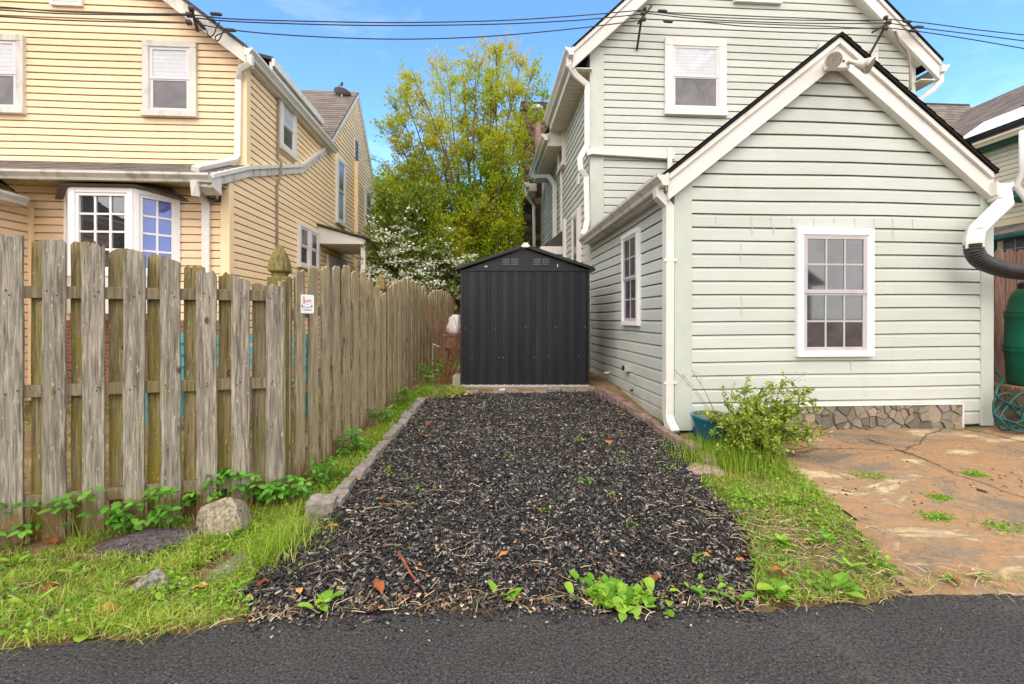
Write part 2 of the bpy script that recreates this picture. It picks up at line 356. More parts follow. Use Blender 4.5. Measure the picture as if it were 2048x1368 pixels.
# --- annex walls
mb = MB(); siding(mb, [(UA0+0.02, 0.269), (UA1-0.02, 0.269), (UA1-0.02, rz(UA1)-0.05), (AP[0], AP[1]-0.06), (UA0+0.02, rz(UA0)-0.05)], front(VA), 0.269, 0.144, 0.021, 0.010, 0.006, 3, 3.0)
gh.part('wall', mb, M['green_siding'])
mb = MB(); siding(mb, [(VA+0.02, 0.20), (VM+0.6, 0.30), (VM+0.6, 3.0), (VA+0.02, 3.0)], faceL(UA0), 0.269, 0.144, 0.021, 0.010, 0.006, 4, 3.0)
gh.part('wall', mb, M['green_siding'])
mb = MB(); mb.box(UA0+0.05, UA1-0.04, VA+0.06, VM-0.02, 0.0, 2.92); gh.part('wall_core', mb, M['green_trim'])
# corner boards
mb = MB(); uc = V(1382, 600, VA)[0]
mb.box(UA0-0.03, uc, VA-0.03, VA+0.0, 0.25, 2.98); mb.box(UA0-0.03, UA0, VA+0.0, VA+0.13, 0.25, 2.98); gh.part('corner_board', mb, M['green_trim'], bevel=0.006)
mb = MB(); uc = V(1957, 600, VA)[0]
mb.box(uc, UA1+0.03, VA-0.03, VA+0.0, 0.25, 3.0); mb.box(UA1, UA1+0.03, VA+0.0, VA+0.13, 0.25, 3.0); gh.part('corner_board', mb, M['green_trim'], bevel=0.006)
# patched siding pieces above the window: short seams
mb = MB()
for px in (1430, 1500, 1540, 1582, 1625, 1666, 1707, 1745, 1782, 1822):
    u = V(px, 440, VA)[0]; mb.box(u-0.003, u+0.003, VA-0.024, VA-0.019, 2.435, 2.54)
for px, y0, y1 in ((1502, 450, 470), (1545, 450, 470), (1480, 488, 530), (1481, 590, 640), (1699, 720, 748), (1783, 460, 480)):
    u, z1 = V(px, y0, VA); z0 = V(px, y1, VA)[1]; mb.box(u-0.0025, u+0.0025, VA-0.0235, VA-0.019, z0, z1)
gh.part('panel_seams', mb, M['green_siding_main'], kind='stuff')
# annex roof
VF = 4.55
mb = MB()
for s, e in ((-1, EL), (1, ER)):
    ue = e+s*0.03; ze = rz(ue)+0.012
    mb.prism([(ue, VF, ze), (AP[0], VF, AP[1]+0.012), (AP[0], VF, AP[1]+0.040), (ue, VF, ze+0.028)], (0, VM-VF, 0))
    sl = Vector((AP[0]-ue, 0, AP[1]-rz(ue))); shingles(mb, (ue, VF-0.006, ze+0.030), (0, VM-VF+0.012, 0), sl, 17, 16, seed=int(9+s))
rp = gh.part('roof', mb, M['shingle_dark'])
def rake(T, apex, pitch, e0, e1, v0, v1, tiers, mat, parent=None):
    for s, e in ((-1, e0), (1, e1)):
        mb = MB(); top = 0.0
        for h, proud in tiers:
            za = apex[1]-top; ze = apex[1]-pitch*abs(e-apex[0])-top
            mb.prism([(e, v0-proud, ze), (apex[0]+s*0.0006, v0-proud, za), (apex[0]+s*0.0006, v0-proud, za-h), (e, v0-proud, ze-h)], (0, v1-v0+proud, 0)); top += h+0.0005
        T.part('rake_board', mb, mat, parent, bevel=0.004)
rake(gh, AP, PA, EL, ER, 4.60, 4.67, ((0.065, 0.03), (0.17, 0.0), (0.035, 0.018)), M['white_trim'])
mb = MB()
for s, e in ((-1, EL), (1, ER)):
    mb.prism([(e, 4.64, rz(e)-0.02), (AP[0], 4.64, AP[1]-0.02), (AP[0], 4.64, AP[1]-0.04), (e, 4.64, rz(e)-0.04)], (0, 0.06, 0))
gh.part('rake_soffit', mb, M['soffit'])
# eave soffit + fascia, left and right
mb = MB(); zE = rz(EL)
mb.box(EL, UA0, 4.62, VM-0.3, zE-0.15, zE-0.135); mb.box(EL-0.02, EL, 4.62, VM-0.3, zE-0.16, zE+0.0)
gh.part('eave_fascia', mb, M['grimy_trim']); mb = MB(); mb.box(UA1-0.2, ER+0.0, 4.72, VM, zE-0.16, zE-0.02)
gh.part('eave_fascia', mb, M['grimy_trim'])
mb = MB(); gutter(mb, (EL-0.02, 4.53, zE-0.005), (EL-0.02, VM-0.12, zE-0.005), (-1, 0, 0), 0.13, 0.125); gh.part('gutter', mb, M['grimy_trim'])
mb = MB(); gutter(mb, (ER-0.01, 4.535, zE-0.02), (ER-0.01, VM-0.12, zE-0.02), (1, 0, 0), 0.15, 0.2)
gh.part('gutter', mb, M['downspout'])
# left downspout down the annex corner
mb = MB(); ud = UA0-0.085
mb.tube([(EL-0.07, 4.70, zE-0.12), (EL-0.065, 4.70, zE-0.2), (ud+0.005, 4.70, zE-0.32), (ud, 4.70, 0.42), (ud+0.002, 4.66, 0.33), (ud+0.01, 4.54, 0.25)], 0.05, sq=(0.115, 0.085))
d1 = gh.part('downspout', mb, M['downspout'], bevel=0.008)
mb = MB(); c = Vector((ud+0.0105, 4.535, 0.2475)); mb.tube([c, c+Vector((0.0006, -0.010, -0.007))], 0.05, sq=(0.09, 0.062)); gh.part('spout_opening', mb, M['black_plastic'], d1)  # dark plate painting the shade inside the solid spout's end
mb = MB()
for z in (0.75, 2.05): mb = MB(); mb.box(ud-0.064, ud+0.075, 4.64, 4.655, z, z+0.03); gh.part('strap', mb, M['downspout'], d1)
# right downspout: slanting elbow ending in black pipe
mb = MB(); pA = Vector((5.74, 4.45, zE-0.14))
ptB = V(1958, 492, 4.36); ptm = V(1985, 402, 4.42)
mb.tube([(ER+0.085, 4.60, zE-0.10), (ER+0.085, 4.58, zE-0.22)], 0.05, sq=(0.17, 0.13))
mb.tube([(ER+0.085, 4.58, zE-0.20), (ER+0.075, 4.55, zE-0.27), (ptB[0]+0.03, 4.43, ptB[1]+0.15), (ptB[0]-0.005, 4.41, ptB[1]+0.05), (ptB[0], 4.41, ptB[1]-0.02)], 0.05, sq=(0.145, 0.12))
d2 = gh.part('downspout', mb, M['downspout'], bevel=0.012)
mb = MB()
a_, b_ = Vector((ER+0.065, 4.485, zE-0.29)), Vector((ptB[0]+0.045, 4.365, ptB[1]+0.19))
for i in range(7):
    x = (i-3)*0.019; mb.tube([a_+Vector((x, 0, 0)), b_+Vector((x, 0, 0))], 0.0045, n=5)
gh.part('flute', mb, M['downspout'], d2)
PIPE0 = Vector((ptB[0], 4.41, ptB[1]-0.0))
# annex windows
u0, z1 = V(1588, 457, VA); u1, z0 = V(1739, 712, VA)
window(gh, front(VA), u0, u1, z0, z1, tw=0.062, d=0.065, sill=False, grid=(3, 2), up='pane_dark', low='pane_dark', trim='vinyl_frame', sash='screen_sash', split=0.5, head=0.075)
v0, z1 = U(1250.5, 473, UA0); _, z0 = U(1250.5, 653, UA0); v1, _ = U(1284, 470, UA0)
window(gh, faceL(UA0), v1, v0, z0+0.02, z1, tw=0.06, d=0.06, sill=False, grid=(2, 2), up='pane_screen', low='pane_screen', trim='vinyl_frame', sash='screen_sash')
# stone skirting of irregular slabs with a white frame
u0, u1 = V(1478, 850, VA)[0], V(1916, 850, VA)[0]; zs0, zs1 = 0.10, V(1800, 809, VA)[1]
pts = [(R.uniform(u0, u1), R.uniform(zs0, zs1)) for _ in range(125)]
for _ in range(2):   # relax the seeds a little
    pts = [(p[0]+sum((p[0]-q[0])*0.004/max(0.004, (p[0]-q[0])**2+(p[1]-q[1])**2) for q in pts if q is not p and abs(p[0]-q[0]) < 0.2)*0.04,
            min(zs1, max(zs0, p[1]+sum((p[1]-q[1])*0.004/max(0.004, (p[0]-q[0])**2+(p[1]-q[1])**2) for q in pts if q is not p and abs(p[0]-q[0]) < 0.2)*0.04))) for p in pts]
k = NT('stone_slab'); v = k.coords(rand=False)
col = k.ramp(k.attr(), [(0.0, (104, 98, 88)), (0.3, (130, 120, 106)), (0.55, (148, 134, 114)), (0.75, (160, 140, 122)), (1.0, (128, 124, 120))])
col = k.value(col, k.noise(v, 14, 6), 0.75, 1.2); k.bsdf(col, 0.85, 0.2, 0, k.bump(k.noise(v, 26, 6), 0.6, 0.01)); M['stone_slab'] = k.m
M['mortar'] = plain('mortar', (158, 146, 126), (178, 166, 146), scale=20, rough=0.95, bump=0.4)
mb = MB(); mb.box(u0, u1, VA-0.030, VA+0.02, zs0, zs1); sk = gh.part('stone_skirting', mb, M['mortar'])
mb = MB()
for i, p in enumerate(pts):
    q = [(u0, zs0), (u1, zs0), (u1, zs1), (u0, zs1)]
    for j, r_ in enumerate(pts):
        if i == j or abs(p[0]-r_[0]) > 0.6: continue
        a, b = p[0]-r_[0], p[1]-r_[1]; L = math.hypot(a, b) or 1; a /= L; b /= L
        mx, my = (p[0]+r_[0])/2, (p[1]+r_[1])/2; q = clip_half(q, a, b, -(a*mx+b*my)-0.0045)
        if len(q) < 3: break
    if len(q) < 3: continue
    th = R.uniform(0.034, 0.066); n = len(q); cx, cz = sum(x for x, _ in q)/n, sum(z for _, z in q)/n; t = R.random()
    o = [(x, VA-0.030, z) for x, z in q]; f = [(x+(cx-x)*0.06, VA-th-R.uniform(0, 0.007), z+(cz-z)*0.06) for x, z in q]
    mb.add(o+f, [tuple(range(n, 2*n))]+[(i2, (i2+1) % n, n+(i2+1) % n, n+i2) for i2 in range(n)], t)
gh.part('stone_slabs', mb, M['stone_slab'], sk)
mb = MB(); mb.box(u0-0.02, u1+0.02, VA-0.05, VA-0.02, zs1, zs1+0.010); mb.box(u1, u1+0.02, VA-0.05, VA-0.02, zs0, zs1); gh.part('skirting_trim', mb, M['white_trim'], sk, bevel=0.003)
# flood light on the annex peak
def W2(px, py, v): a = V(px, py, v); return Vector((a[0], v, a[1]))
mb = MB(); c = W2(1684, 120, 4.46); mb.box(c.x-0.115, c.x+0.125, 4.50, 4.572, c.z-0.06, c.z+0.055); fl = gh.part('flood_light', mb, M['downspout'], bevel=0.012)
for dx, dz in ((-0.05, 0.02), (0.0, 0.012), (0.05, 0.012)): mb = MB(); mb.tube([(c.x+dx, 4.502, c.z+dz), (c.x+dx, 4.492, c.z+dz)], 0.012, n=10); gh.part('mounting_screw', mb, M['metal_dark'], fl)
lamp_metal = plain('lamp_metal', (196, 184, 166), (214, 204, 188), scale=8, rough=0.35, metal=0.3, stain=(120, 108, 88), stain_at=0.5, sscale=8)
lamp_glass = pane_mat('lamp_glass', (120, 112, 98), (166, 158, 142), rough=0.12, ior=1.6, scale=30)
for (a, b, d) in (((-0.10, -0.01), (-0.155, -0.045), (-0.25, -0.85, -0.25)), ((0.10, -0.0), (0.17, -0.045), (0.55, -0.55, -0.45))):
    p = Vector((c.x+a[0], 4.48, c.z+a[1])); q = Vector((c.x+b[0], 4.44, c.z+b[1])); d = Vector(d).normalized()
    mb = MB(); mb.tube([p+Vector((0, 0.03, 0)), p, q], [0.022, 0.022, 0.024], n=10); mb.tube([q-d*0.03, q, q+d*0.03, q+d*0.085, q+d*0.11], [0.03, 0.042, 0.052, 0.078, 0.08], n=20)
    lp = gh.part('lamp_head', mb, lamp_metal, fl, smooth=False); mb = MB(); mb.tube([q+d*0.108, q+d*0.1135], 0.072, n=20); gh.part('lamp_glass', mb, lamp_glass, fl)
# outlet box and pipe stub on the side wall
v0, z0 = U(1259, 736, UA0); mb = MB(); mb.box(UA0-0.09, UA0-0.01, v0-0.07, v0+0.07, z0-0.045, z0+0.045); ob = gh.part('outlet_box', mb, M['galv'], bevel=0.006)
mb = MB(); mb.box(UA0-0.094, UA0-0.088, v0-0.05, v0+0.05, z0-0.028, z0+0.028); gh.part('cover', mb, M['metal_dark'], ob)
v0, z0 = U(1220, 745, UA0); mb = MB(); mb.tube([(UA0+0.01, v0, z0), (UA0-0.10, v0-0.02, z0-0.005)], 0.016, n=8); gh.part('pipe_stub', mb, M['yellow_trim'])
v0, z0 = U(1268, 779, UA0); mb = MB(); mb.tube([(UA0+0.01, v0, z0), (UA0-0.06, v0-0.03, z0-0.01)], 0.015, n=8); gh.part('hose_bib', mb, M['metal_dark'])
v0, z0 = U(1186, 560, UA0); mb = MB(); mb.tube([(UA0, v0, z0), (UA0-0.06, v0, z0+0.01), (UA0-0.07, v0, z0-0.02)], 0.01, n=6); gh.part('cable_hook', mb, M['white_trim'])
# --- main block
PM, MZ = 0.94, 6.46; AM = ((UM0+UM1)/2, 0.0); EML, EMR = UM0-0.40, UM1+0.36
AM = (AM[0], MZ+PM*(AM[0]-EML)); mz = lambda u: AM[1]-PM*abs(u-AM[0])
VB = 11.2
mb = MB(); siding(mb, [(UM0+0.02, 0.4), (UM1-0.02, 0.4), (UM1-0.02, mz(UM1)-0.05), (AM[0], AM[1]-0.06), (UM0+0.02, mz(UM0)-0.05)], front(VM), 0.3, 0.144, 0.02, 0.009, 0.004, 8)
gh.part('wall', mb, M['green_siding_main'])
mb = MB(); siding(mb, [(VM+0.02, 0.4), (16.0, 0.4), (16.0, 6.5), (VM+0.02, 6.5)], faceL(UM0), 0.3, 0.144, 0.02, 0.009, 0.003, 9)
gh.part('wall', mb, M['green_siding_main'])
mb = MB(); mb.box(UM0+0.05, UM1-0.05, VM+0.06, 16.0, 0.0, 6.4)
mb.prism([(UM0+0.06, VM+0.07, mz(UM0+0.06)-0.3), (UM1-0.06, VM+0.07, mz(UM1-0.06)-0.3), (AM[0], VM+0.07, AM[1]-0.3)], (0, 2.5, 0)); gh.part('wall_core', mb, M['green_trim'])
mb = MB(); uc = V(1207, 300, VM)[0]; mb.box(UM0-0.03, uc, VM-0.03, VM, 0.4, 6.5); mb.box(UM0-0.03, UM0, VM, VM+0.13, 0.4, 6.5); gh.part('corner_board', mb, M['green_trim'], bevel=0.006)
mb = MB(); uc = V(1819, 200, VM)[0]; mb.box(uc, UM1+0.03, VM-0.03, VM, 0.4, 6.5); gh.part('corner_board', mb, M['green_trim'], bevel=0.006)
mb = MB()
for s, e in ((-1, EML), (1, EMR)):
    ue = e+s*0.03; ze = mz(ue)+0.012
    mb.prism([(ue, 8.24, ze), (AM[0], 8.24, AM[1]+0.012), (AM[0], 8.24, AM[1]+0.055), (ue, 8.24, ze+0.035)], (0, VB-8.24, 0))
gh.part('roof', mb, M['shingle_dark'])
rake(gh, AM, PM, EML, EMR, 8.29, 8.35, ((0.09, 0.03), (0.27, 0.0)), M['white_trim'])
mb = MB()
for s, e in ((-1, UM0-0.05), (1, UM1+0.05)):
    mb.prism([(e, 8.33, mz(e)-0.30), (AM[0], 8.33, AM[1]-0.30), (AM[0], 8.33, AM[1]-0.34), (e, 8.33, mz(e)-0.34)], (0, 0.17, 0))
gh.part('rake_soffit', mb, M['soffit'])
mb = MB()
for i in range(18):
    a = 8.36+i*(VB-8.36)/18; mb.box(EML+0.02, UM0, a, a+(VB-8.36)/18-0.02, 6.14, 6.155)
mb.box(EML+0.02, UM0, 8.36, VB, 6.156, 6.16)
gh.part('soffit', mb, M['soffit'])
mb = MB(); mb.box(EML, EML+0.02, 8.30, VB, 6.12, 6.47); gh.part('eave_fascia', mb, M['white_trim']); mb = MB(); mb.box(UM1, EMR, 8.33, VB, 6.14, 6.16); gh.part('soffit', mb, M['soffit'])
mb = MB(); gutter(mb, (EML, 8.18, 6.44), (EML, VB, 6.44), (-1, 0, 0), 0.15, 0.15); gh.part('gutter', mb, M['white_trim'])
mb = MB(); gutter(mb, (EMR, 8.24, 6.42), (EMR, VB, 6.42), (1, 0, 0), 0.15, 0.15); gh.part('gutter', mb, M['white_trim'])
mb = MB(); e = V(1842, 150, 8.4)
mb.tube([(EMR+0.06, 8.34, 6.30), (EMR+0.05, 8.34, 6.12), (EMR-0.10, 8.38, 5.95), (UM1+0.06, 8.44, 5.78), (UM1+0.06, 8.44, 4.0)], 0.05, sq=(0.10, 0.08)); gh.part('downspout', mb, M['downspout'], bevel=0.008)
# left downspout with its offset, and the level pipe across the front
mb = MB(); xs = UM0-0.085; zj = V(1172, 312, VM)[1]
mb.tube([(EML-0.06, 8.34, 6.32), (EML-0.055, 8.34, 6.18), (EML+0.08, 8.40, 6.03), (xs, 8.46, 5.88), (xs, 8.46, 5.75), (xs, 8.46, zj+0.18), (xs-0.09, 8.42, zj+0.02), (xs-0.15, 8.42, zj-0.10), (xs-0.13, 8.42, zj-0.28), (xs-0.02, 8.44, zj-0.42), (xs, 8.44, 3.3), (xs-0.04, 8.40, 3.12), (xs-0.1, 8.34, 3.0)], 0.05, sq=(0.105, 0.085))
gh.part('downspout', mb, M['downspout'], bevel=0.012)
mb = MB(); mb.tube([(xs-0.04, 8.40, zj+0.02), (xs+0.08, VM-0.07, zj+0.06), (V(1345, 315, VM)[0], VM-0.07, zj+0.0)], 0.05, sq=(0.09, 0.12))
u, z = V(1338, 322, VM-0.1); mb.box(u-0.045, u+0.045, VM-0.16, VM-0.12, z-0.3, z+0.24); gh.part('level_pipe', mb, M['downspout'], bevel=0.008)
# front windows of the main block
u0, z1 = V(1328, 78, VM); u1, z0 = V(1450, 235, VM); window(gh, front(VM), u0, u1, z0, z1, tw=0.15, d=0.07, up='pane_blind', low='pane_screen')
wd = u1-u0; u0 = V(1634, 86, VM)[0]; window(gh, front(VM), u0, u0+wd, z0+0.05, z1+0.03, tw=0.15, d=0.07)
u0, z0 = V(1466, 8, VM); u1 = V(1558, 8, VM)[0]; window(gh, front(VM), u0, u1, z0, z0+0.9, tw=0.09, d=0.06)
# side windows and vents
v0, z1 = U(1132, 232, UM0); z0 = U(1132, 330, UM0)[1]; v1 = U(1121, 240, UM0)[0]; window(gh, faceL(UM0), v0, v1, z0, z1, tw=0.11, d=0.09)
v0, z1 = U(1164, 415, UM0); v1 = U(1151, 415, UM0)[0]; window(gh, faceL(UM0), v0, v1, 0.6, z1, tw=0.12, d=0.10, up='pane_screen')
v0, z0 = U(1159, 360, UM0); mb = MB(); mb.box(UM0-0.05, UM0-0.012, v0-0.1, v0+0.1, z0-0.12, z0+0.12); gh.part('wall_vent', mb, M['white_trim'], bevel=0.01)
# rear wing: lower eave with returned gutter, lower bay roof and posts
v2 = U(1110, 300, UM0)[0]
mb = MB(); mb.box(UM0-0.42, UM0-0.02, 11.3, 14.4, 5.80, 5.83); mb.box(UM0-0.44, UM0-0.42, 11.3, 14.4, 5.80, 6.08)
mb.prism([(UM0-0.44, 11.28, 5.80), (UM0-0.02, 11.28, 5.80), (UM0-0.02, 11.28, 6.52), (UM0-0.44, 11.28, 6.10)], (0, 0.05, 0)); gh.part('eave_fascia', mb, M['white_trim'])
mb = MB(); gutter(mb, (UM0-0.44, 11.2, 6.08), (UM0-0.44, 14.4, 6.08), (-1, 0, 0), 0.17, 0.16); gh.part('gutter', mb, M['white_trim'])
mb = MB(); mb.prism([(UM0-0.50, 11.24, 6.10), (UM0-0.02, 11.24, 6.58), (UM0-0.02, 11.24, 6.64), (UM0-0.50, 11.24, 6.16)], (0, 3.2, 0)); gh.part('roof', mb, M['shingle_dark'])
mb = MB(); mb.tube([(UM0-0.5, 13.6, 5.92), (UM0-0.5, 13.6, 5.75), (UM0-0.22, 12.6, 5.45), (UM0-0.10, 12.3, 5.1), (UM0-0.10, 12.3, 2.2)], 0.05, sq=(0.11, 0.09)); mb.box(UM0-0.06, UM0-0.012, 11.55, 11.7, 2.3, 5.8); gh.part('downspout', mb, M['downspout'], bevel=0.008)
mb = MB(); mb.box(UM0-0.56, UM0-0.3, 14.8, 15.8, 5.65, 5.9); gutter(mb, (UM0-0.56, 14.7, 5.93), (UM0-0.56, 15.8, 5.93), (-1, 0, 0), 0.17, 0.16)
mb.tube([(UM0-0.62, 15.0, 5.75), (UM0-0.62, 15.0, 5.55), (UM0-0.35, 15.2, 5.25), (UM0-0.3, 15.2, 0.5)], 0.05, n=8); gh.part('gutter', mb, M['white_trim'])
vb0, vb1 = U(1126, 480, UM0)[0], U(1085, 480, UM0)[0]
mb = MB(); mb.box(UM0-0.42, UM0, vb0, vb1, 0.4, 3.15); gh.part('bay', mb, M['white_trim'])
mb = MB(); mb.prism([(UM0-0.56, vb0-0.1, 3.15), (UM0-0.01, vb0-0.1, 3.15), (UM0-0.01, vb0-0.1, 3.72), (UM0-0.56, vb0-0.1, 3.26)], (0, vb1-vb0, 0)); gh.part('bay_roof', mb, M['shingle'])
mb = MB(); mb.box(UM0-0.60, UM0-0.56, vb0-0.14, vb1, 3.08, 3.28); mb.box(UM0-0.56, UM0-0.02, vb0-0.14, vb0-0.10, 3.08, 3.28); gh.part('bay_cornice', mb, M['white_trim'], bevel=0.01)
for a in (0.14, 0.55):
    window(gh, faceL(UM0-0.42), vb0+(vb1-vb0)*a, vb0+(vb1-vb0)*(a+0.34), 1.2, 2.85, tw=0.1, d=0.06)
v0 = U(1133, 500, UM0)[0]; mb = MB(); mb.box(UM0-0.09, UM0-0.02, v0-0.08, v0+0.08, 0.4, 3.9); gh.part('downspout', mb, M['downspout'])
# stone chimney and vent pipe behind
k = NT('chimney_stone'); v = k.coords((1, 1, 1.7), rand=False); vd = k.voro(v, 3.2, 'DISTANCE_TO_EDGE'); cc = k.voro(v, 3.2, 'F1', 'Color')
sx = k.n('ShaderNodeSeparateXYZ'); k.l(cc, sx.inputs[0]); col = k.ramp(sx.outputs[0], [(0.0, (70, 56, 44)), (0.5, (98, 80, 62)), (1.0, (122, 104, 84))]); col = k.value(col, k.noise(v, 12, 5), 0.7, 1.2)
col = k.mix(k.ramp(vd, [(0.03, 1.0), (0.07, 0.0)]), col, (66, 58, 50)); k.bsdf(col, 0.9, 0.1, 0, k.bump(k.ramp(vd, [(0.0, 0.0), (0.1, 1.0)]), 0.8, 0.03)); M['chimney_stone'] = k.m
mb = MB(); mb.box(1.38, 2.55, 15.95, 16.9, 0.3, 8.85); mb.box(1.32, 2.61, 15.89, 16.96, 8.85, 9.15); ch = gh.part('chimney', mb, M['chimney_stone'], bevel=0.03)
mb = MB(); a = V(1077, 300, 14.9); b = V(1073, 222, 14.9); mb.tube([(a[0], 14.9, 5.5), (a[0], 14.9, a[1]), (b[0], 14.9, b[1])], 0.11, n=12); vp = gh.part('vent_pipe', mb, plain('rusty_pipe', (112, 72, 58), (138, 104, 88), scale=5, stain=(96, 44, 34), stain_at=0.5), smooth=True)
mb = MB(); mb.lathe([(0.12, 0), (0.21, 0.04), (0.21, 0.12), (0.14, 0.17), (0.05, 0.2)], (b[0], 14.9, b[1]), 12); gh.part('cap', mb, M['galv'], vp)
# ---- black corrugated drain pipe
mb = MB(); P0 = PIPE0; pts = [P0+Vector((0, 0, 0.03)), P0+Vector((0.005, 0, -0.05)), P0+Vector((0.06, 0, -0.13)), P0+Vector((0.17, -0.005, -0.19)), P0+Vector((0.32, -0.01, -0.235)), P0+Vector((0.50, -0.01, -0.26)), P0+Vector((0.75, 0.0, -0.265)), P0+Vector((1.0, 0.02, -0.25)), P0+Vector((1.3, 0.1, -0.2))]
def spline(P, n):
    out = []; P = [Vector(p) for p in P]; Q = [P[0]*2-P[1]]+P+[P[-1]*2-P[-2]]
    for i in range(1, len(Q)-2):
        for j in range(n):
            t = j/n; a, b, c, d = Q[i-1], Q[i], Q[i+1], Q[i+2]
            out.append(0.5*((2*b)+(c-a)*t+(2*a-5*b+4*c-d)*t*t+(3*b-a-3*c+d)*t*t*t))
    out.append(P[-1]); return out
sp = spline(pts, 16)
L = 0; rr = []
for i, p in enumerate(sp):
    if i: L += (p-sp[i-1]).length
# resample evenly
def resample(P, step):
    out = [P[0]]; acc = 0
    for a, b in zip(P[:-1], P[1:]):
        d = (b-a).length; x = step-acc
        while x <= d: out.append(a+(b-a)*(x/d)); x += step
        acc = (acc+d) % step
    return out
sp = resample(sp, 0.0055); rr = [(0.078, 0.084, 0.084, 0.078)[i % 4] for i in range(len(sp))]
mb.tube(sp, rr, n=20); single('drain_pipe', 'black corrugated flexible drain pipe curving from the white downspout at the annex corner', 'drain pipe', mb, M['black_plastic'], frame='L')
# ================================================================ YELLOW HOUSE
US = -3.68; VL, VU = 6.75, 7.22
yh = Thing('yellow_house', 'pale yellow sided house with a white bay window and swept roof behind the wooden fence', 'house', (US-2, VL, 0.3), 'L')
A = (6.28, 3.365); A2 = (VU, 3.80); B = U(600, 330, US); C = U(655, 288, US); D = U(713.5, 188, US); E = U(753, 404, US)
def roofz(v):
    for p, q in ((A, A2), (A2, B), (B, C), (C, D), (D, E)):
        if p[0] <= v <= q[0]: return p[1]+(q[1]-p[1])*(v-p[0])/(q[0]-p[0])
UL = -9.6; ZE = 5.46; PY = 0.75; RY = V(138, 300, VU)[0]           # front gable: ridge u
YA = (RY, ZE+PY*(US+0.18-RY)); yz = lambda u: YA[1]-PY*abs(u-YA[0])
ul = 2*RY-US
mb = MB(); siding(mb, [(ul, 3.5), (US-0.02, 3.5), (US-0.02, yz(US)-0.04), (RY, YA[1]-0.05), (ul, yz(ul)-0.04)], front(VU), 3.58, 0.105, 0.019, 0.010, 0.004, 21, 3.6)
yh.part('wall', mb, M['yellow_siding'])
mb = MB(); siding(mb, [(UL, 0.2), (US-0.02, 0.2), (US-0.02, 3.45), (UL, 3.45)], front(VL), 0.3, 0.112, 0.019, 0.010, 0.003, 22, 3.6)
yh.part('wall', mb, M['yellow_siding'])
mb = MB(); vend = E[0]-0.12
for v0, v1 in ((VL+0.02, B[0]), (B[0], C[0]), (C[0], D[0]), (D[0], vend)):
    siding(mb, [(v0, 0.2), (v1, 0.2), (v1, roofz(v1)-0.03), (v0, roofz(v0)-0.03)], faceR(US), 0.3, 0.112, 0.019, 0.010, 0.0, 23)
yh.part('wall', mb, M['yellow_side'])
mb = MB(); siding(mb, [(VU+0.02, 3.75), (B[0], B[1]), (C[0], C[1]), (C[0], ZE), (VU+0.02, ZE)], faceR(US), 0.3, 0.112, 0.019, 0.010, 0.0, 24)
yh.part('wall', mb, M['yellow_side'])
mb = MB(); mb.box(UL, US-0.05, VL+0.06, vend, 0, 3.4); mb.box(ul, US-0.05, VU+0.06, C[0], 3.4, ZE)
mb.prism([(US-0.06, VL+1.5, 3.3), (US-0.06, C[0], C[1]-0.1), (US-0.06, D[0], D[1]-0.1), (US-0.06, vend, E[1]-0.1), (US-0.06, vend, 3.3)], (-4.5, 0, 0))
mb.prism([(ul, VU+0.06, ZE), (US-0.06, VU+0.06, ZE), (RY, VU+0.06, YA[1]-0.2)], (0, 3, 0)); yh.part('wall_core', mb, M['yellow_trim'])
for ux, v, z0, z1, w in ((US, VL, 0.2, 3.42, 0.1), (US, VU, 3.7, ZE, 0.1)):
    mb = MB(); mb.box(US-w, US+0.03, v-0.03, v, z0, z1); mb.box(US, US+0.03, v, v+w, z0, z1); yh.part('corner_board', mb, M['yellow_trim'], bevel=0.006)
# lower lean-to roof, gutter and soffit
mb = MB(); mb.prism([(US+0.03, A[0], A[1]), (US+0.03, A2[0], A2[1]), (US+0.03, B[0], B[1]), (US+0.03, C[0], C[1]), (US+0.03, C[0], C[1]-0.08), (US+0.03, B[0], B[1]-0.08), (US+0.03, A2[0], A2[1]-0.08), (US+0.03, A[0], A[1]-0.08)], (UL-US, 0, 0))
shingles(mb, (UL, A[0]-0.02, A[1]+0.004), (US-UL+0.03, 0, 0), (0, VU-A[0]+0.05, (VU-A[0]+0.05)*(A2[1]-A[1])/(A2[0]-A[0])), 7, 34, 0.012, 5); yh.part('roof', mb, M['shingle_brown'])
mb = MB(); gutter(mb, (UL, A[0]-0.0, A[1]-0.0), (US+0.06, A[0]-0.0, A[1]-0.0), (0, -1, 0), 0.11, 0.12); yh.part('gutter', mb, M['grimy_trim'])
mb = MB(); mb.box(UL, US+0.03, A[0]-0.02, A[0], A[1]-0.115, A[1]); mb.box(UL, US, A[0], VL, A[1]-0.055, A[1]-0.04)
yh.part('eave_fascia', mb, plain('stained_soffit', (172, 154, 112), (196, 178, 138), scale=3, stain=(74, 64, 46), stain_at=0.5, sscale=3))
def slopeboard(pts, o0, o1, h, top=0.0):
    mb = MB()
    for p, q in zip(pts[:-1], pts[1:]):
        mb.prism([(US+o0, p[0], p[1]-top), (US+o0, q[0], q[1]-top), (US+o0, q[0], q[1]-h-top), (US+o0, p[0], p[1]-h-top)], (o1-o0, 0, 0))
    return mb
c2 = (C[0]+0.25, C[1]+0.25*(D[1]-C[1])/(D[0]-C[0]))
yh.part('rake_board', slopeboard([(A[0]-0.02, A[1]+0.015), (VU, roofz(VU)+0.015), (B[0], B[1]+0.02), (C[0], C[1]+0.02)], 0.0, 0.075, 0.06), M['white_trim'])
yh.part('rake_board', slopeboard([(A[0]-0.02, A[1]+0.015), (VU, roofz(VU)+0.015), (B[0], B[1]+0.02), (C[0], C[1]+0.02)], 0.0, 0.05, 0.12, 0.0605), M['grimy_trim'])
yh.part('rake_board', slopeboard([C, D], 0.0, 0.05, 0.13, -0.02), M['white_trim'])
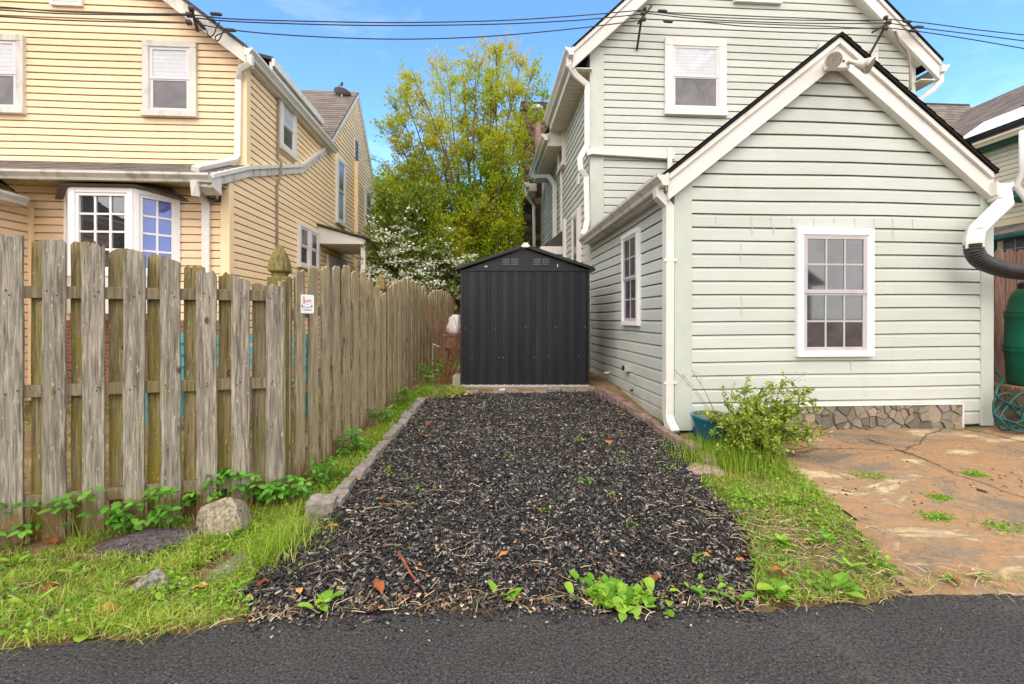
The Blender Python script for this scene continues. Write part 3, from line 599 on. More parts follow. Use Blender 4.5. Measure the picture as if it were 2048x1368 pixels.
yh.part('rake_board', slopeboard([D, E], 0.0, 0.05, 0.13, -0.02), M['white_trim'])
mb = MB(); mb.prism([(US+0.06, A[0]-0.02, A[1]+0.012), (US+0.06, A[0]+0.2, A[1]+0.02), (US+0.06, A[0]+0.2, A[1]-0.22), (US+0.06, A[0]-0.02, A[1]-0.16)], (-0.22, 0, 0)); yh.part('eave_return', mb, M['white_trim'], bevel=0.006)
# front gable roof, rakes and side eave
VG = C[0]+0.05
mb = MB()
for s in (-1, 1):
    ue = RY+s*(US+0.13-RY); mb.prism([(ue, VU-0.24, yz(ue)), (RY, VU-0.24, YA[1]), (RY, VU-0.24, YA[1]+0.05), (ue, VU-0.24, yz(ue)+0.05)], (0, VG-VU+0.24, 0))
yh.part('roof', mb, M['shingle'])
for s in (-1, 1):
    ue = RY+s*(US+0.12-RY); mb = MB(); mb.prism([(ue, VU-0.22, yz(ue)-0.002), (RY+s*0.001, VU-0.22, YA[1]-0.002), (RY+s*0.001, VU-0.22, YA[1]-0.23), (ue, VU-0.22, yz(ue)-0.23)], (0, 0.03, 0))
    yh.part('rake_board', mb, M['grimy_trim']); mb = MB(); mb.prism([(ue, VU-0.19, yz(ue)-0.17), (RY+s*0.001, VU-0.19, YA[1]-0.17), (RY+s*0.001, VU-0.19, YA[1]-0.20), (ue, VU-0.19, yz(ue)-0.20)], (0, 0.19, 0)); yh.part('rake_soffit', mb, M['white_trim'])
mb = MB(); ze = yz(US+0.1)-0.03; mb.box(US+0.07, US+0.1, VU-0.2, VG, ze-0.13, ze); mb.box(US, US+0.1, VU-0.2, VG, ze-0.14, ze-0.125); yh.part('eave_fascia', mb, M['white_trim'])
mb = MB(); gutter(mb, (US+0.1, VU-0.24, ze+0.03), (US+0.1, VG+0.12, ze+0.03), (1, 0, 0), 0.125, 0.12); yh.part('gutter', mb, M['white_trim'])
# small upper roof step behind the gutter
mb = MB(); v0 = U(540, 150, US-0.25)[0]; v1 = U(600, 187, US-0.25)[0]; zz = U(540, 126, US-0.25)[1]+0.06
mb.prism([(US-0.2, v0, zz), (US-1.8, v0, zz+0.35), (US-1.8, v0, zz+0.42), (US-0.2, v0, zz+0.06)], (0, v1-v0+1.2, 0)); yh.part('roof', mb, M['shingle'])
mb = MB(); mb.box(US-0.28, US-0.22, v0+0.04, v1+1.2, zz-0.75, zz-0.01); mb.box(US-0.21, US-0.16, v0-0.02, v1+1.2, zz-0.12, zz+0.02); yh.part('dormer_fascia', mb, M['white_trim'])
# rear block roof with shingles, vent dish
sv, sz = D[0]-B[0]*0-C[0]+0.0, D[1]-C[1]
mb = MB(); u0_ = -9.4
mb.prism([(US+0.05, C[0], C[1]+0.0), (US+0.05, D[0], D[1]+0.0), (US+0.05, E[0], E[1]), (US+0.05, E[0], E[1]+0.06), (US+0.05, D[0], D[1]+0.07), (US+0.05, C[0], C[1]+0.06)], (u0_-US, 0, 0))
shingles(mb, (u0_, C[0], C[1]+0.06), (US+0.05-u0_, 0, 0), (0, D[0]-C[0], D[1]-C[1]), 24, 20, 0.014, 6); yh.part('roof', mb, M['shingle_brown'])
p = V(684, 189, D[0]-0.3); dish_c = Vector((p[0], D[0]-0.3, p[1]))
# windows
for px0, px1 in ((290, 397), (-62, 54)):
    u0, z1 = V(px0, 84 if px0 > 0 else 70, VU); u1, z0 = V(px1, 238 if px0 > 0 else 231, VU); window(yh, front(VU), u0, u1, z0, z1, tw=0.095, d=0.06, trim='grimy_trim')
u0, z0 = V(106, 14, VU); u1 = V(170, 14, VU)[0]; mb = MB()
wbox(mb, front(VU), u0, u1, z0, z0+0.05, 0, 0.06); wbox(mb, front(VU), u0, u0+0.05, z0+0.05, z0+0.6, 0, 0.06); wbox(mb, front(VU), u1-0.05, u1, z0+0.05, z0+0.6, 0, 0.06)
for i in range(8): wbox(mb, front(VU), u0+0.05, u1-0.05, z0+0.07+i*0.065, z0+0.11+i*0.065, 0.018, 0.045)
yh.part('gable_vent', mb, M['white_trim'])
def sidewin(x0, x1, yt, yb, **kw):
    v0, z1 = U(x0, yt, US); z0 = U(x0, yb, US)[1]; v1 = U(x1, yt, US)[0]; return window(yh, faceR(US), v0, v1, z0, z1, **kw)
sidewin(554, 587, 183, 296, tw=0.11, d=0.07); sidewin(669.5, 687, 307, 445, tw=0.11, d=0.07, up='pane_screen'); sidewin(727.5, 740.5, 372, 451, tw=0.11, d=0.07, up='pane_screen')
v0, z1 = U(592.8, 443.7, US); z0 = U(592.8, 533.5, US)[1]; v1 = U(633, 443, US)[0]; vm = (v0+v1)/2
window(yh, faceR(US), v0, vm+0.02, z0, z1, tw=0.07, d=0.06, up='pane_screen'); window(yh, faceR(US), vm+0.022, v1, z0, z1, tw=0.07, d=0.06, up='pane_screen')
v0, z1 = U(707, 276, US); z0 = U(707, 314, US)[1]; v1 = U(714, 276, US)[0]; mb = MB(); wbox(mb, faceR(US), v0, v1, z0, z1, 0, 0.04); gv = yh.part('gable_vent', mb, M['white_trim'])
mb = MB(); n = 9
for i in range(n): wbox(mb, faceR(US), v0+0.04, v1-0.04, z0+(z1-z0)*(i+0.2)/n, z0+(z1-z0)*(i+0.75)/n, 0.0405, 0.05)
yh.part('louvre', mb, M['metal_dark'], gv)
v0 = U(708.5, 400, US)[0]; mb = MB(); mb.tube([(US+0.06, v0, z0-0.1), (US+0.06, v0, 1.0)], 0.05, sq=(0.1, 0.08)); yh.part('downspout', mb, M['yellow_trim'])
v0 = U(551, 400, US)[0]; mb = MB(); z1 = U(551, 186, US)[1]; z2 = U(551, 330, US)[1]; z3 = U(551, 525, US)[1]
mb.tube([(US+0.05, v0-0.12, ZE-0.02), (US+0.05, v0, z1-0.1), (US+0.05, v0-0.02, z2+0.12), (US+0.10, v0, z2+0.04), (US+0.10, v0, z2-0.14), (US+0.045, v0-0.04, z2-0.4), (US+0.045, v0-0.03, z3)], 0.022, n=6); yh.part('conduit', mb, M['cable_grey'])
# porch canopy over the side door
v0, z0 = U(634, 487, US); v1 = v0+1.75; zt = U(634, 452, US)[1]; k_ = 0.72
mb = MB(); mb.prism([(US+0.01, v0, z0), (US+1.05, v0, z0), (US+1.05, v0, z0+0.1), (US+0.01, v0, zt)], (0, v1-v0, 0)); pc = yh.part('porch_canopy', mb, M['white_trim'])
mb = MB(); mb.prism([(US+0.0, v0-0.06, zt+0.01), (US+1.12, v0-0.06, z0+0.105), (US+1.12, v0-0.06, z0+0.145), (US+0.0, v0-0.06, zt+0.06)], (0, v1-v0+0.12, 0)); yh.part('canopy_roof', mb, M['shingle'], pc)
for vv in (v0+0.12, v1-0.12): mb = MB(); mb.box(US+0.93, US+1.03, vv-0.05, vv+0.05, 0.3, z0); yh.part('porch_post', mb, M['white_trim'], bevel=0.006)
v0 = U(652, 520, US)[0]; v1 = U(690, 520, US)[0]; mb = MB(); wbox(mb, faceR(US), v0, v1, 0.5, z0-0.15, 0, 0.06); dr = yh.part('door', mb, M['white_trim'], bevel=0.01)
mb = MB()
for i in range(2): wbox(mb, faceR(US), v0+0.25+i*0.5, v0+0.62+i*0.5, 1.5, z0-0.45, 0.061, 0.066)
yh.part('door_glass', mb, M['pane_dark'], dr)
# downspouts on the front corner
mb = MB(); t = Vector((US+0.17, VU-0.2, ze-0.08)); q = V(477, 150, VU-0.06); r = V(475, 325, VU-0.06)
mb.tube([t, t+Vector((0, 0.01, -0.12)), (q[0]+0.06, VU-0.12, q[1]+0.05), (q[0], VU-0.06, q[1]-0.08), (r[0], VU-0.06, r[1]+0.1), (r[0]-0.02, VU-0.1, r[1]+0.02), (V(398, 332, A[0]+0.2)[0], A[0]+0.2, A[1]+0.16), (V(396, 340, A[0])[0], A[0]-0.06, A[1]+0.06)], 0.05, sq=(0.09, 0.075)); yh.part('downspout', mb, M['downspout'], bevel=0.012)
q = V(396, 362, A[0]); r = V(412, 400, VL-0.06)
mb = MB(); mb.tube([(q[0], A[0]-0.06, A[1]-0.1), (q[0], A[0]-0.05, A[1]-0.24), (r[0]-0.03, VL-0.15, r[1]+0.12), (r[0], VL-0.06, r[1]-0.05), (r[0], VL-0.06, 0.4)], 0.05, sq=(0.095, 0.075)); yh.part('downspout', mb, M['downspout'], bevel=0.012)
# coach lamp
q = V(428, 384, VL-0.12); c = (q[0], VL-0.13, q[1]); mb = MB()
mb.lathe([(0.055, -0.10), (0.06, -0.085), (0.085, 0.05)], c, 4, twist=math.pi/4); cl = yh.part('coach_lamp', mb, pane_mat('lamp_pane', (120, 112, 100), (170, 160, 140), rough=0.1, ior=1.5))
mb = MB(); mb.lathe([(0.105, 0.05), (0.105, 0.06), (0.06, 0.105), (0.03, 0.12), (0.02, 0.15), (0.005, 0.16)], c, 4, twist=math.pi/4); mb.lathe([(0.03, -0.13), (0.065, -0.115), (0.065, -0.10)], c, 4, twist=math.pi/4)
for sx_ in (-1, 1):
    for sy_ in (-1, 1): mb.bar((c[0]+sx_*0.042, c[1]+sy_*0.042, c[2]-0.1), (c[0]+sx_*0.06, c[1]+sy_*0.06, c[2]+0.05), 0.012, 0.012)
mb.box(c[0]-0.05, c[0]+0.05, VL-0.03, VL-0.012, c[2]-0.12, c[2]+0.18); mb.tube([(c[0], VL-0.02, c[2]+0.15), (c[0], VL-0.08, c[2]+0.2), (c[0], VL-0.13, c[2]+0.15)], 0.012, n=6); yh.part('lamp_frame', mb, M['metal_dark'], cl)
# bay window
VBY = 6.34; za, zb = V(200, 552, VBY)[1], V(200, 372, VBY)[1]
fl_, fr_ = V(140, 450, VBY)[0], V(267, 450, VBY)[0]; wl, wr = fl_-0.40, V(360, 450, VL-0.02)[0]
foot = [(wl, VL-0.02), (fl_, VBY), (fr_, VBY), (wr, VL-0.02)]
mb = MB(); mb.prism([(a, b, za-0.5) for a, b in foot], (0, 0, 0.5)); by = yh.part('bay_window', mb, M['white_trim']); mb = MB(); mb.prism([(a, b, zb-0.03) for a, b in foot], (0, 0, 0.05)); yh.part('bay_head', mb, M['white_trim'], by)
mb = MB(); fo = [(wl-0.14, VL-0.02, zb-0.09), (fl_-0.07, VBY-0.09, zb+0.0), (fr_+0.05, VBY-0.09, zb+0.0), (wr+0.13, VL-0.02, zb-0.09)]
top = [(fl_-0.1, VL-0.02, zb+0.10), (fl_+0.05, VBY+0.14, zb+0.085), (fr_-0.05, VBY+0.14, zb+0.085), (fr_+0.22, VL-0.02, zb+0.10)]
mb.add(fo+top, [(0,1,5,4), (1,2,6,5), (2,3,7,6), (4,5,6,7), (3,2,1,0)]); yh.part('bay_roof', mb, M['shingle_brown'], by)
def panel(p, q, cols, rows, pm, ww):
    p, q = Vector((p[0], p[1], 0)), Vector((q[0], q[1], 0)); d = (q-p); L = d.length; d.normalize(); n = Vector((d.y, -d.x, 0))
    def bx(mb, s0, s1, z0, z1, o0, o1):
        c = [p+d*s0+n*o0, p+d*s1+n*o0, p+d*s1+n*o1, p+d*s0+n*o1]
        mb.prism([(x.x, x.y, z0) for x in c], (0, 0, z1-z0))
    fw = ww; mb = MB(); z0, z1 = za, zb-0.03
    bx(mb, 0, fw*1.3, z0, z1, -0.05, 0.02); bx(mb, L-fw*1.3, L, z0, z1, -0.05, 0.02); bx(mb, fw*1.3, L-fw*1.3, z1-0.06, z1, -0.05, 0.018); bx(mb, fw*1.3, L-fw*1.3, z0, z0+0.08, -0.05, 0.018)
    s0, s1 = fw*1.3, L-fw*1.3; zz0, zz1 = z0+0.08, z1-0.06; f2 = 0.04
    bx(mb, s0, s0+f2, zz0, zz1, -0.04, 0.006); bx(mb, s1-f2, s1, zz0, zz1, -0.04, 0.006); bx(mb, s0+f2, s1-f2, zz1-f2, zz1, -0.04, 0.006); bx(mb, s0+f2, s1-f2, zz0, zz0+f2, -0.04, 0.006)
    yh.part('casement_frame', mb, M['vinyl_frame'], by, bevel=0.004)
    g = MB(); bx(g, s0+0.01, s1-0.01, zz0, zz1, -0.035, -0.028); yh.part('pane', g, M[pm], by)
    g = MB(); a, b = s0+f2, s1-f2; y0, y1 = zz0+f2, zz1-f2; bw = 0.013
    for i in range(1, cols): x = a+(b-a)*i/cols; bx(g, x-bw, x+bw, y0, y1, -0.028, -0.012)
    for j in range(1, rows): z = y0+(y1-y0)*j/rows; bx(g, a, b, z-bw, z+bw, -0.028, -0.0135)
    yh.part('muntin_grid', g, M['vinyl_frame'], by)
panel(foot[1], foot[2], 3, 4, 'pane_bay', 0.055); panel(foot[2], foot[3], 2, 4, 'pane_sky_reflect', 0.045); panel(foot[0], foot[1], 2, 4, 'pane_bay', 0.045)
# brick base under the bay and wall
k = NT('brick_base'); v = k.coords((1, 1, 1), rand=False); b = k.n('ShaderNodeTexBrick'); b.inputs['Scale'].default_value = 4.5; b.inputs['Color1'].default_value = lin((120, 76, 58)); b.inputs['Color2'].default_value = lin((142, 92, 70)); b.inputs['Mortar'].default_value = lin((150, 138, 124))
mp_ = k.n('ShaderNodeMapping'); mp_.inputs['Rotation'].default_value = (math.radians(90), 0, 0); k.l(v, mp_.inputs['Vector']); k.l(mp_.outputs[0], b.inputs['Vector']); k.bsdf(b.outputs['Color'], 0.9, 0.1); M['brick'] = k.m
mb = MB(); mb.box(UL, US+0.02, VL-0.05, VL-0.017, 0.2, 1.42); yh.part('brick_base', mb, M['brick'])
# projecting wing on the left with a mossy roof
uw, ue_ = V(64, 470, VL)[0], V(64, 470, VL)[0]+0.2
mb = MB(); siding(mb, [(4.6, 0.2), (VL-0.02, 0.2), (VL-0.02, 3.1), (4.6, 3.1)], faceR(uw), 0.3, 0.112, 0.019, 0.010, 0.0, 31)
yh.part('wall', mb, M['yellow_siding']); mb = MB(); mb.box(uw-1.5, uw-0.05, 4.65, VL, 0.2, 3.0); yh.part('wall_core', mb, M['yellow_trim'])
mb = MB(); mb.box(uw-0.002, uw+0.05, VL-0.07, VL-0.02, 0.3, 3.0); yh.part('corner_board', mb, M['yellow_trim'])
zw = U(84, 405, ue_)[1]
mb = MB(); gutter(mb, (ue_, 4.5, zw), (ue_, VL-0.35, zw), (1, 0, 0), 0.11, 0.11); mb.box(uw, ue_, 4.5, VL-0.35, zw-0.12, zw-0.105); yh.part('gutter', mb, M['grimy_trim'])
mb = MB(); mb.prism([(ue_, 4.5, zw-0.01), (ue_, VL-0.36, zw-0.01), (ue_-0.8, VL-0.2, zw+0.62), (ue_-0.8, 4.5, zw+0.62)], (0.02, 0, -0.06))
shingles(mb, (ue_+0.02, 4.5, zw-0.006), (0, VL-0.36-4.5, 0), (-0.8, 0.08, 0.63), 7, 14, 0.014, 4); yh.part('roof', mb, M['shingle_moss'])
# satellite dish on the ridge
mb = MB(); n = 24; vs_ = []; ax = Vector((0.2, 0.15, 0.95)).normalized(); s1_ = ax.cross(Vector((0, 0, 1))).normalized(); s2_ = ax.cross(s1_)
rings = [(0.0, 0.0), (0.09, 0.008), (0.18, 0.03), (0.24, 0.055)]
vv = [dish_c]; fs = []
for r_, h in rings[1:]:
    for j in range(n): th = 2*math.pi*j/n; vv.append(dish_c+(s1_*math.cos(th)*r_*1.15+s2_*math.sin(th)*r_)+ax*h)
for j in range(n): fs.append((0, 1+j, 1+(j+1) % n))
for i in range(2):
    for j in range(n): fs.append((1+i*n+j, 1+(i+1)*n+j, 1+(i+1)*n+(j+1) % n, 1+i*n+(j+1) % n))
mb.add(vv, fs)
ds = Thing('satellite_dish', 'grey satellite dish on the ridge of the yellow house roof', 'satellite dish', tuple(dish_c+Vector((0, 0, -0.4))), 'L')
ds.part('reflector', mb, plain('dish_grey', (140, 134, 130), (156, 150, 146), rough=0.4), smooth=True)
mb = MB(); mb.tube([dish_c, dish_c+Vector((0.02, 0.0, -0.15)), dish_c+Vector((0.1, -0.1, -0.42))], 0.025, n=8); mb.tube([dish_c+Vector((-0.1, -0.05, -0.35)), dish_c+Vector((0, 0, -0.12))], 0.02, n=6); ds.part('mast', mb, M['galv'])
mb = MB(); e_ = dish_c+ax*0.3-s2_*0.08; mb.tube([dish_c-s2_*0.2+ax*0.04, e_], 0.012, n=6); mb.tube([e_-ax*0.06, e_+ax*0.03], 0.035, n=8); ds.part('feed_arm', mb, M['metal_dark'])
# ================================================================ SHED
YS = 6.78; sx0, sx1 = (921-CX)/F*YS, (1179-CX)/F*YS
zb = HC+(HY-770)/F*YS; zt = HC+(HY-541)/F*YS; zp = HC+(HY-495)/F*YS
SH = Thing('garden_shed', 'charcoal ribbed metal garden shed with a low gable roof behind the black mulch', 'shed', ((sx0+sx1)/2, YS, zb))
k = NT('shed_steel'); v = k.coords((1, 1, 0.1), rand=False); col = k.ramp(k.noise(v, 7, 6, 0.65), [(0.3, (25, 25, 28)), (0.7, (36, 36, 39))])
col = k.mix(k.ramp(k.noise(k.coords((1, 1, 0.05), rand=False), 9, 4, 0.7), [(0.62, 0.0), (0.74, 0.35)]), col, (72, 76, 82)); k.bsdf(col, k.ramp(k.noise(v, 5, 4), [(0.3, 0.3), (0.7, 0.5)]), 0.4, 0.25); M['shed_steel'] = k.m
M['shed_roof'] = plain('shed_roof', (28, 28, 31), (38, 38, 42), rough=0.4, metal=0.25)
def ribbed(x0, x1, z0, z1, to3, step=0.168):
    mb = MB(); xs = []; x = x0
    while x < x1:
        for dx, d in ((0, 0), (0.016, 0), (0.022, 0.009), (0.040, 0.009), (0.046, 0), (0.066, 0), (0.072, 0.006), (0.086, 0.006), (0.092, 0)):
            if x+dx <= x1: xs.append((x+dx, d))
        x += step
    xs.append((x1, 0)); n = len(xs)
    mb.add([to3(a, z0, d) for a, d in xs]+[to3(a, z1, d) for a, d in xs], [(i, i+1, n+i+1, n+i) for i in range(n-1)])
    return mb
SD = 1.35
SH.part('wall', ribbed(sx0+0.03, sx1-0.03, zb, zt, lambda a, z, d: (a, YS-d, z)), M['shed_steel'])
SH.part('wall', ribbed(YS+0.03, YS+SD, zb, zt, lambda a, z, d: (sx1+d, a, z)), M['shed_steel'])
SH.part('wall', ribbed(YS+0.03, YS+SD, zb, zt, lambda a, z, d: (sx0-d, a, z)), M['shed_steel'])
mb = MB(); mb.box(sx0+0.01, sx1-0.01, YS+0.012, YS+SD, zb, zt); SH.part('wall_core', mb, M['shed_roof'])
mb = MB()
for x in (sx0, sx1-0.035): mb.box(x, x+0.035, YS-0.012, YS+0.03, zb, zt)
SH.part('corner_post', mb, M['shed_roof'])
xm = (sx0+sx1)/2; gl = lambda x: zp-0.03-(zp-zt-0.02)*abs(x-xm)/((sx1-sx0)/2)
mb = MB(); mb.prism([(sx0-0.01, YS-0.016, zt), (sx1+0.01, YS-0.016, zt), (sx1+0.01, YS-0.016, gl(sx1)), (xm, YS-0.016, zp-0.03), (sx0-0.01, YS-0.016, gl(sx0))], (0, 0.02, 0)); mb.box(sx0-0.01, sx1+0.01, YS-0.022, YS-0.014, zt-0.008, zt+0.008); mb.box(xm-0.006, xm+0.006, YS-0.02, YS-0.014, zt, zp-0.05); gp = SH.part('gable_panel', mb, M['shed_roof'])
for cx in (-0.22, 0.245):
    mb = MB()
    for j in range(4):
        for i in (-1, 1):
            z = zt+0.085+j*0.026; x = xm+cx+i*0.066; mb.prism([(x-0.055, YS-0.017, z), (x+0.055, YS-0.017, z), (x+0.055, YS-0.03, z-0.002), (x-0.055, YS-0.03, z-0.002)], (0, 0.0, 0.012))
    SH.part('vent', mb, plain('vent_grey', (86, 86, 88), (104, 104, 106), rough=0.4), gp)
for (px, w_, h_) in ((972, 0.045, 0.018), (1115, 0.012, 0.045)):
    x = (px-CX)/F*YS; mb = MB(); mb.box(x-w_/2, x+w_/2, YS-0.021, YS-0.0165, zt+0.05, zt+0.05+h_); SH.part('tag', mb, M['white_trim'], gp)
mb = MB()
for s, xe in ((-1, sx0-0.075), (1, sx1+0.075)):
    ze_ = zt-0.01; mb.prism([(xe, YS-0.09, ze_), (xm, YS-0.09, zp-0.01), (xm, YS-0.09, zp+0.03), (xe, YS-0.09, ze_+0.035)], (0, SD+0.2, 0))
rf = SH.part('roof', mb, M['shed_roof'], bevel=0.004)
mb = MB(); n = 12
for s, xe in ((-1, sx0-0.06), (1, sx1+0.06)):
    for i in range(n):
        y = YS-0.08+i*(SD+0.16)/n; mb.prism([(xe, y, zt+0.026), (xm, y, zp+0.031), (xm, y, zp+0.046), (xe, y, zt+0.041)], (0, 0.03, 0))
SH.part('roof_rib', mb, M['shed_roof'], rf)
mb = MB(); mb.prism([(xm-0.065, YS-0.12, zp+0.0), (xm-0.02, YS-0.12, zp+0.055), (xm+0.03, YS-0.12, zp+0.055), (xm+0.075, YS-0.12, zp+0.0), (xm+0.04, YS-0.12, zp-0.012), (xm-0.035, YS-0.12, zp-0.012)], (0, SD+0.2, 0)); SH.part('ridge_cap', mb, M['white_trim'], rf)
mb = MB(); mb.box(sx0-0.01, sx1+0.0, YS-0.03, YS+0.02, zb-0.028, zb+0.004); SH.part('base_rail', mb, M['galv'])
scr = MB()
for i in range(16): x = sx0+0.05+i*(sx1-sx0-0.1)/15; scr.lathe([(0.008, 0), (0.008, 0.012)], (x, YS-0.018, zb+0.004), 6)
for px, py in ((930, 656), (991, 656), (1051, 655), (1111, 655), (1170, 654), (944, 716), (998, 715), (1006, 715), (1068, 714), (1098, 713), (1157, 711)):
    x, z = (px-CX)/F*YS, HC+(HY-py)/F*YS; scr.tube([(x, YS-0.004, z), (x, YS-0.014, z)], 0.0055, n=6)
SH.part('screws', scr, M['galv'])
mb = MB(); mb.box(sx0-0.05, sx1+0.08, YS-0.02, YS+SD, zb-0.12, zb-0.03); SH.part('base', mb, plain('shed_base', (150, 130, 100), (170, 150, 120), stretch=(1, 6, 6)))
# scraps of board in front of the shed base
k_ = 0
for (x0, y0, x1, y1, c, lab) in ((925, 790, 1010, 779, 'board', 'long weathered white board lying against the left of the shed base'), (985, 781, 1050, 783, 'board', 'short reddish board tucked under the middle of the shed base')):
    P_ = W(x0, y0, YS-0.12); Q_ = W(x1, y1, YS-0.07); mb = MB(); mb.bar(P_, Q_, 0.09, 0.022, (0, 0, 1)); single('board', lab, 'board', mb, M['white_trim'] if k_ == 0 else plain('red_board', (120, 80, 60), (140, 100, 76)), bevel=0.003); k_ += 1
# ================================================================ FENCES
M['wood_grey'] = wood_mat('wood_grey', (96, 88, 76), (178, 168, 152), (124, 116, 62), 0.58)
M['wood_moss'] = wood_mat('wood_moss', (104, 92, 62), (166, 150, 110), (136, 122, 36), 0.45)
M['wood_tan'] = wood_mat('wood_tan', (120, 104, 78), (198, 180, 148), (150, 136, 72), 0.57)
M['wood_rail'] = wood_mat('wood_rail', (104, 92, 70), (150, 136, 110), (110, 104, 50), 0.5, specks=False)
M['wood_post'] = wood_mat('wood_post', (104, 92, 54), (146, 130, 84), (120, 112, 44), 0.5)
M['wood_red'] = wood_mat('wood_red', (92, 66, 54), (140, 112, 96), (120, 92, 76), 0.6, splash=(110, 70, 50), specks=False)
def picket(o, d, n, w_, zb_, zt_, th, jag, seed, tint=0.5, lean=0.0, dog=0, arch=0.0):
    """a single fence board: o bottom-centre (outer face), d along the fence, n outward, rough weathered top."""
    rr = random.Random(seed); o, d, n = Vector(o), Vector(d), Vector(n); nx, nz = 7, 12; mb = MB(); z = Vector((0, 0, 1))
    tops = [zt_+rr.uniform(-jag, jag*0.5)+arch*((i/(nx-1))-0.5) for i in range(nx)]
    if dog:
        for i in range(nx): tops[i] -= max(0, abs(i/(nx-1)-0.5)-0.22)*dog
    if jag: tops[0] -= rr.uniform(0, jag*1.4); tops[-1] -= rr.uniform(0, jag*1.4)
    ed = [[rr.uniform(-0.003, 0.003) for _ in range(nz)] for _ in range(2)]
    bow = rr.uniform(-0.006, 0.006)
    def pt(i, j, f):
        s = (i/(nx-1)-0.5)*w_+(ed[0][j] if i == 0 else ed[1][j] if i == nx-1 else 0); h = zb_+(tops[i]-zb_)*j/(nz-1)
        cup = bow*(1-(2*i/(nx-1)-1)**2)
        return o*1+d*(s+lean*(h-zb_))-n*(th if f else 0)+n*cup+z*(h-o.z)
    vs = [pt(i, j, 0) for j in range(nz) for i in range(nx)]+[pt(i, j, 1) for j in range(nz) for i in range(nx)]; N = nx*nz; fs = []
    for j in range(nz-1):
        for i in range(nx-1): a = j*nx+i; fs.append((a, a+1, a+nx+1, a+nx)); fs.append((N+a+nx, N+a+nx+1, N+a+1, N+a))
        a = j*nx; fs.append((a, a+nx, N+a+nx, N+a)); a = j*nx+nx-1; fs.append((N+a, N+a+nx, a+nx, a))
    for i in range(nx-1): a = (nz-1)*nx+i; fs.append((a, a+1, N+a+1, N+a+nx*0)); fs.append((N+i, N+i+1, i+1, i))
    mb.add(vs, fs, tint); return mb
PC = Vector((-1.77, 3.4, 0)); DF = Vector((-3.2, -1, 0)).normalized(); NF = Vector((-DF.y*-1, DF.x, 0)); NF = Vector((0.2983, -0.9545, 0))
def tf(px): kk = (px-CX)/F; return (kk*PC.y-PC.x)/(DF.x-kk*DF.y)
ff = Thing('picket_fence', 'front run of weathered grey board fence with mossy boards behind, facing the alley', 'fence', (PC.x-1, PC.y-0.35, 0.0))
fr = [(-2, 46, 470), (84, 130, 479), (165, 209, 489), (245, 288, 500), (322, 361, 515), (393, 433, 541), (462, 498, 554), (531, 567, 569)]
spans = [(tf(a), tf(b), (a+b)/2, y) for a, b, y in fr]
step = spans[0][0]-spans[1][0]
def zat(px, y, t): p = PC+DF*t; return HC+(HY-y)/F*p.y
boards = [((a+b)/2, abs(a-b), zat(px, y, (a+b)/2)) for a, b, px, y in spans]
for i in range(1, 5): boards.insert(0, (boards[0][0]+step, 0.152, boards[0][2]+0.015))
for i, (t, w_, zt_) in enumerate(boards):
    p = PC+DF*t; ff.part('picket', picket((p.x, p.y, 0), -DF, NF, w_, max(-0.05, gz(p.x, p.y)-0.08), zt_, 0.019, 0.020, 100+i, R.uniform(0.25, 0.8), R.uniform(-0.004, 0.004), arch=-0.025 if zt_ < 1.9 else 0.0), M['wood_grey'])
bk = [478, 484, 496, 509, 528, 543, 557]
for i in range(len(boards)-1):
    t = (boards[i][0]+boards[i+1][0])/2-0.014+R.uniform(-0.006, 0.006); p = PC+DF*t-NF*0.066; zt_ = (boards[i][2]+boards[i+1][2])/2+R.uniform(-0.012, 0.02)
    if i == len(boards)-2: zt_ -= 0.01
    ff.part('picket', picket((p.x, p.y, 0), -DF, NF, 0.132, gz(p.x, p.y)-0.06, zt_, 0.019, 0.022, 200+i, R.uniform(0.2, 0.8), R.uniform(-0.004, 0.004)), M['wood_moss'] if i != len(boards)-2 else M['wood_rail'])
for z in (1.625, 0.965, 0.235):
    a = PC+DF*(boards[0][0]+0.1)-NF*0.0425; b = PC+DF*0.03-NF*0.0425; mb = MB()
    mb.bar((a.x, a.y, z), (b.x, b.y, z-0.005), 0.044, 0.082); ff.part('rail', mb, M['wood_rail'], bevel=0.004)
nm = MB()
for i, (t, w_, zt_) in enumerate(boards):
    for z in (1.63, 1.6, 0.975, 0.955):
        p = PC+DF*(t+R.uniform(-0.035, 0.035))+NF*0.004; nm.tube([p+Vector((0, 0, z)), p+NF*0.0025+Vector((0, 0, z))], 0.0055, n=6)
ff.part('nail_heads', nm, M['metal_dark'], kind='stuff')
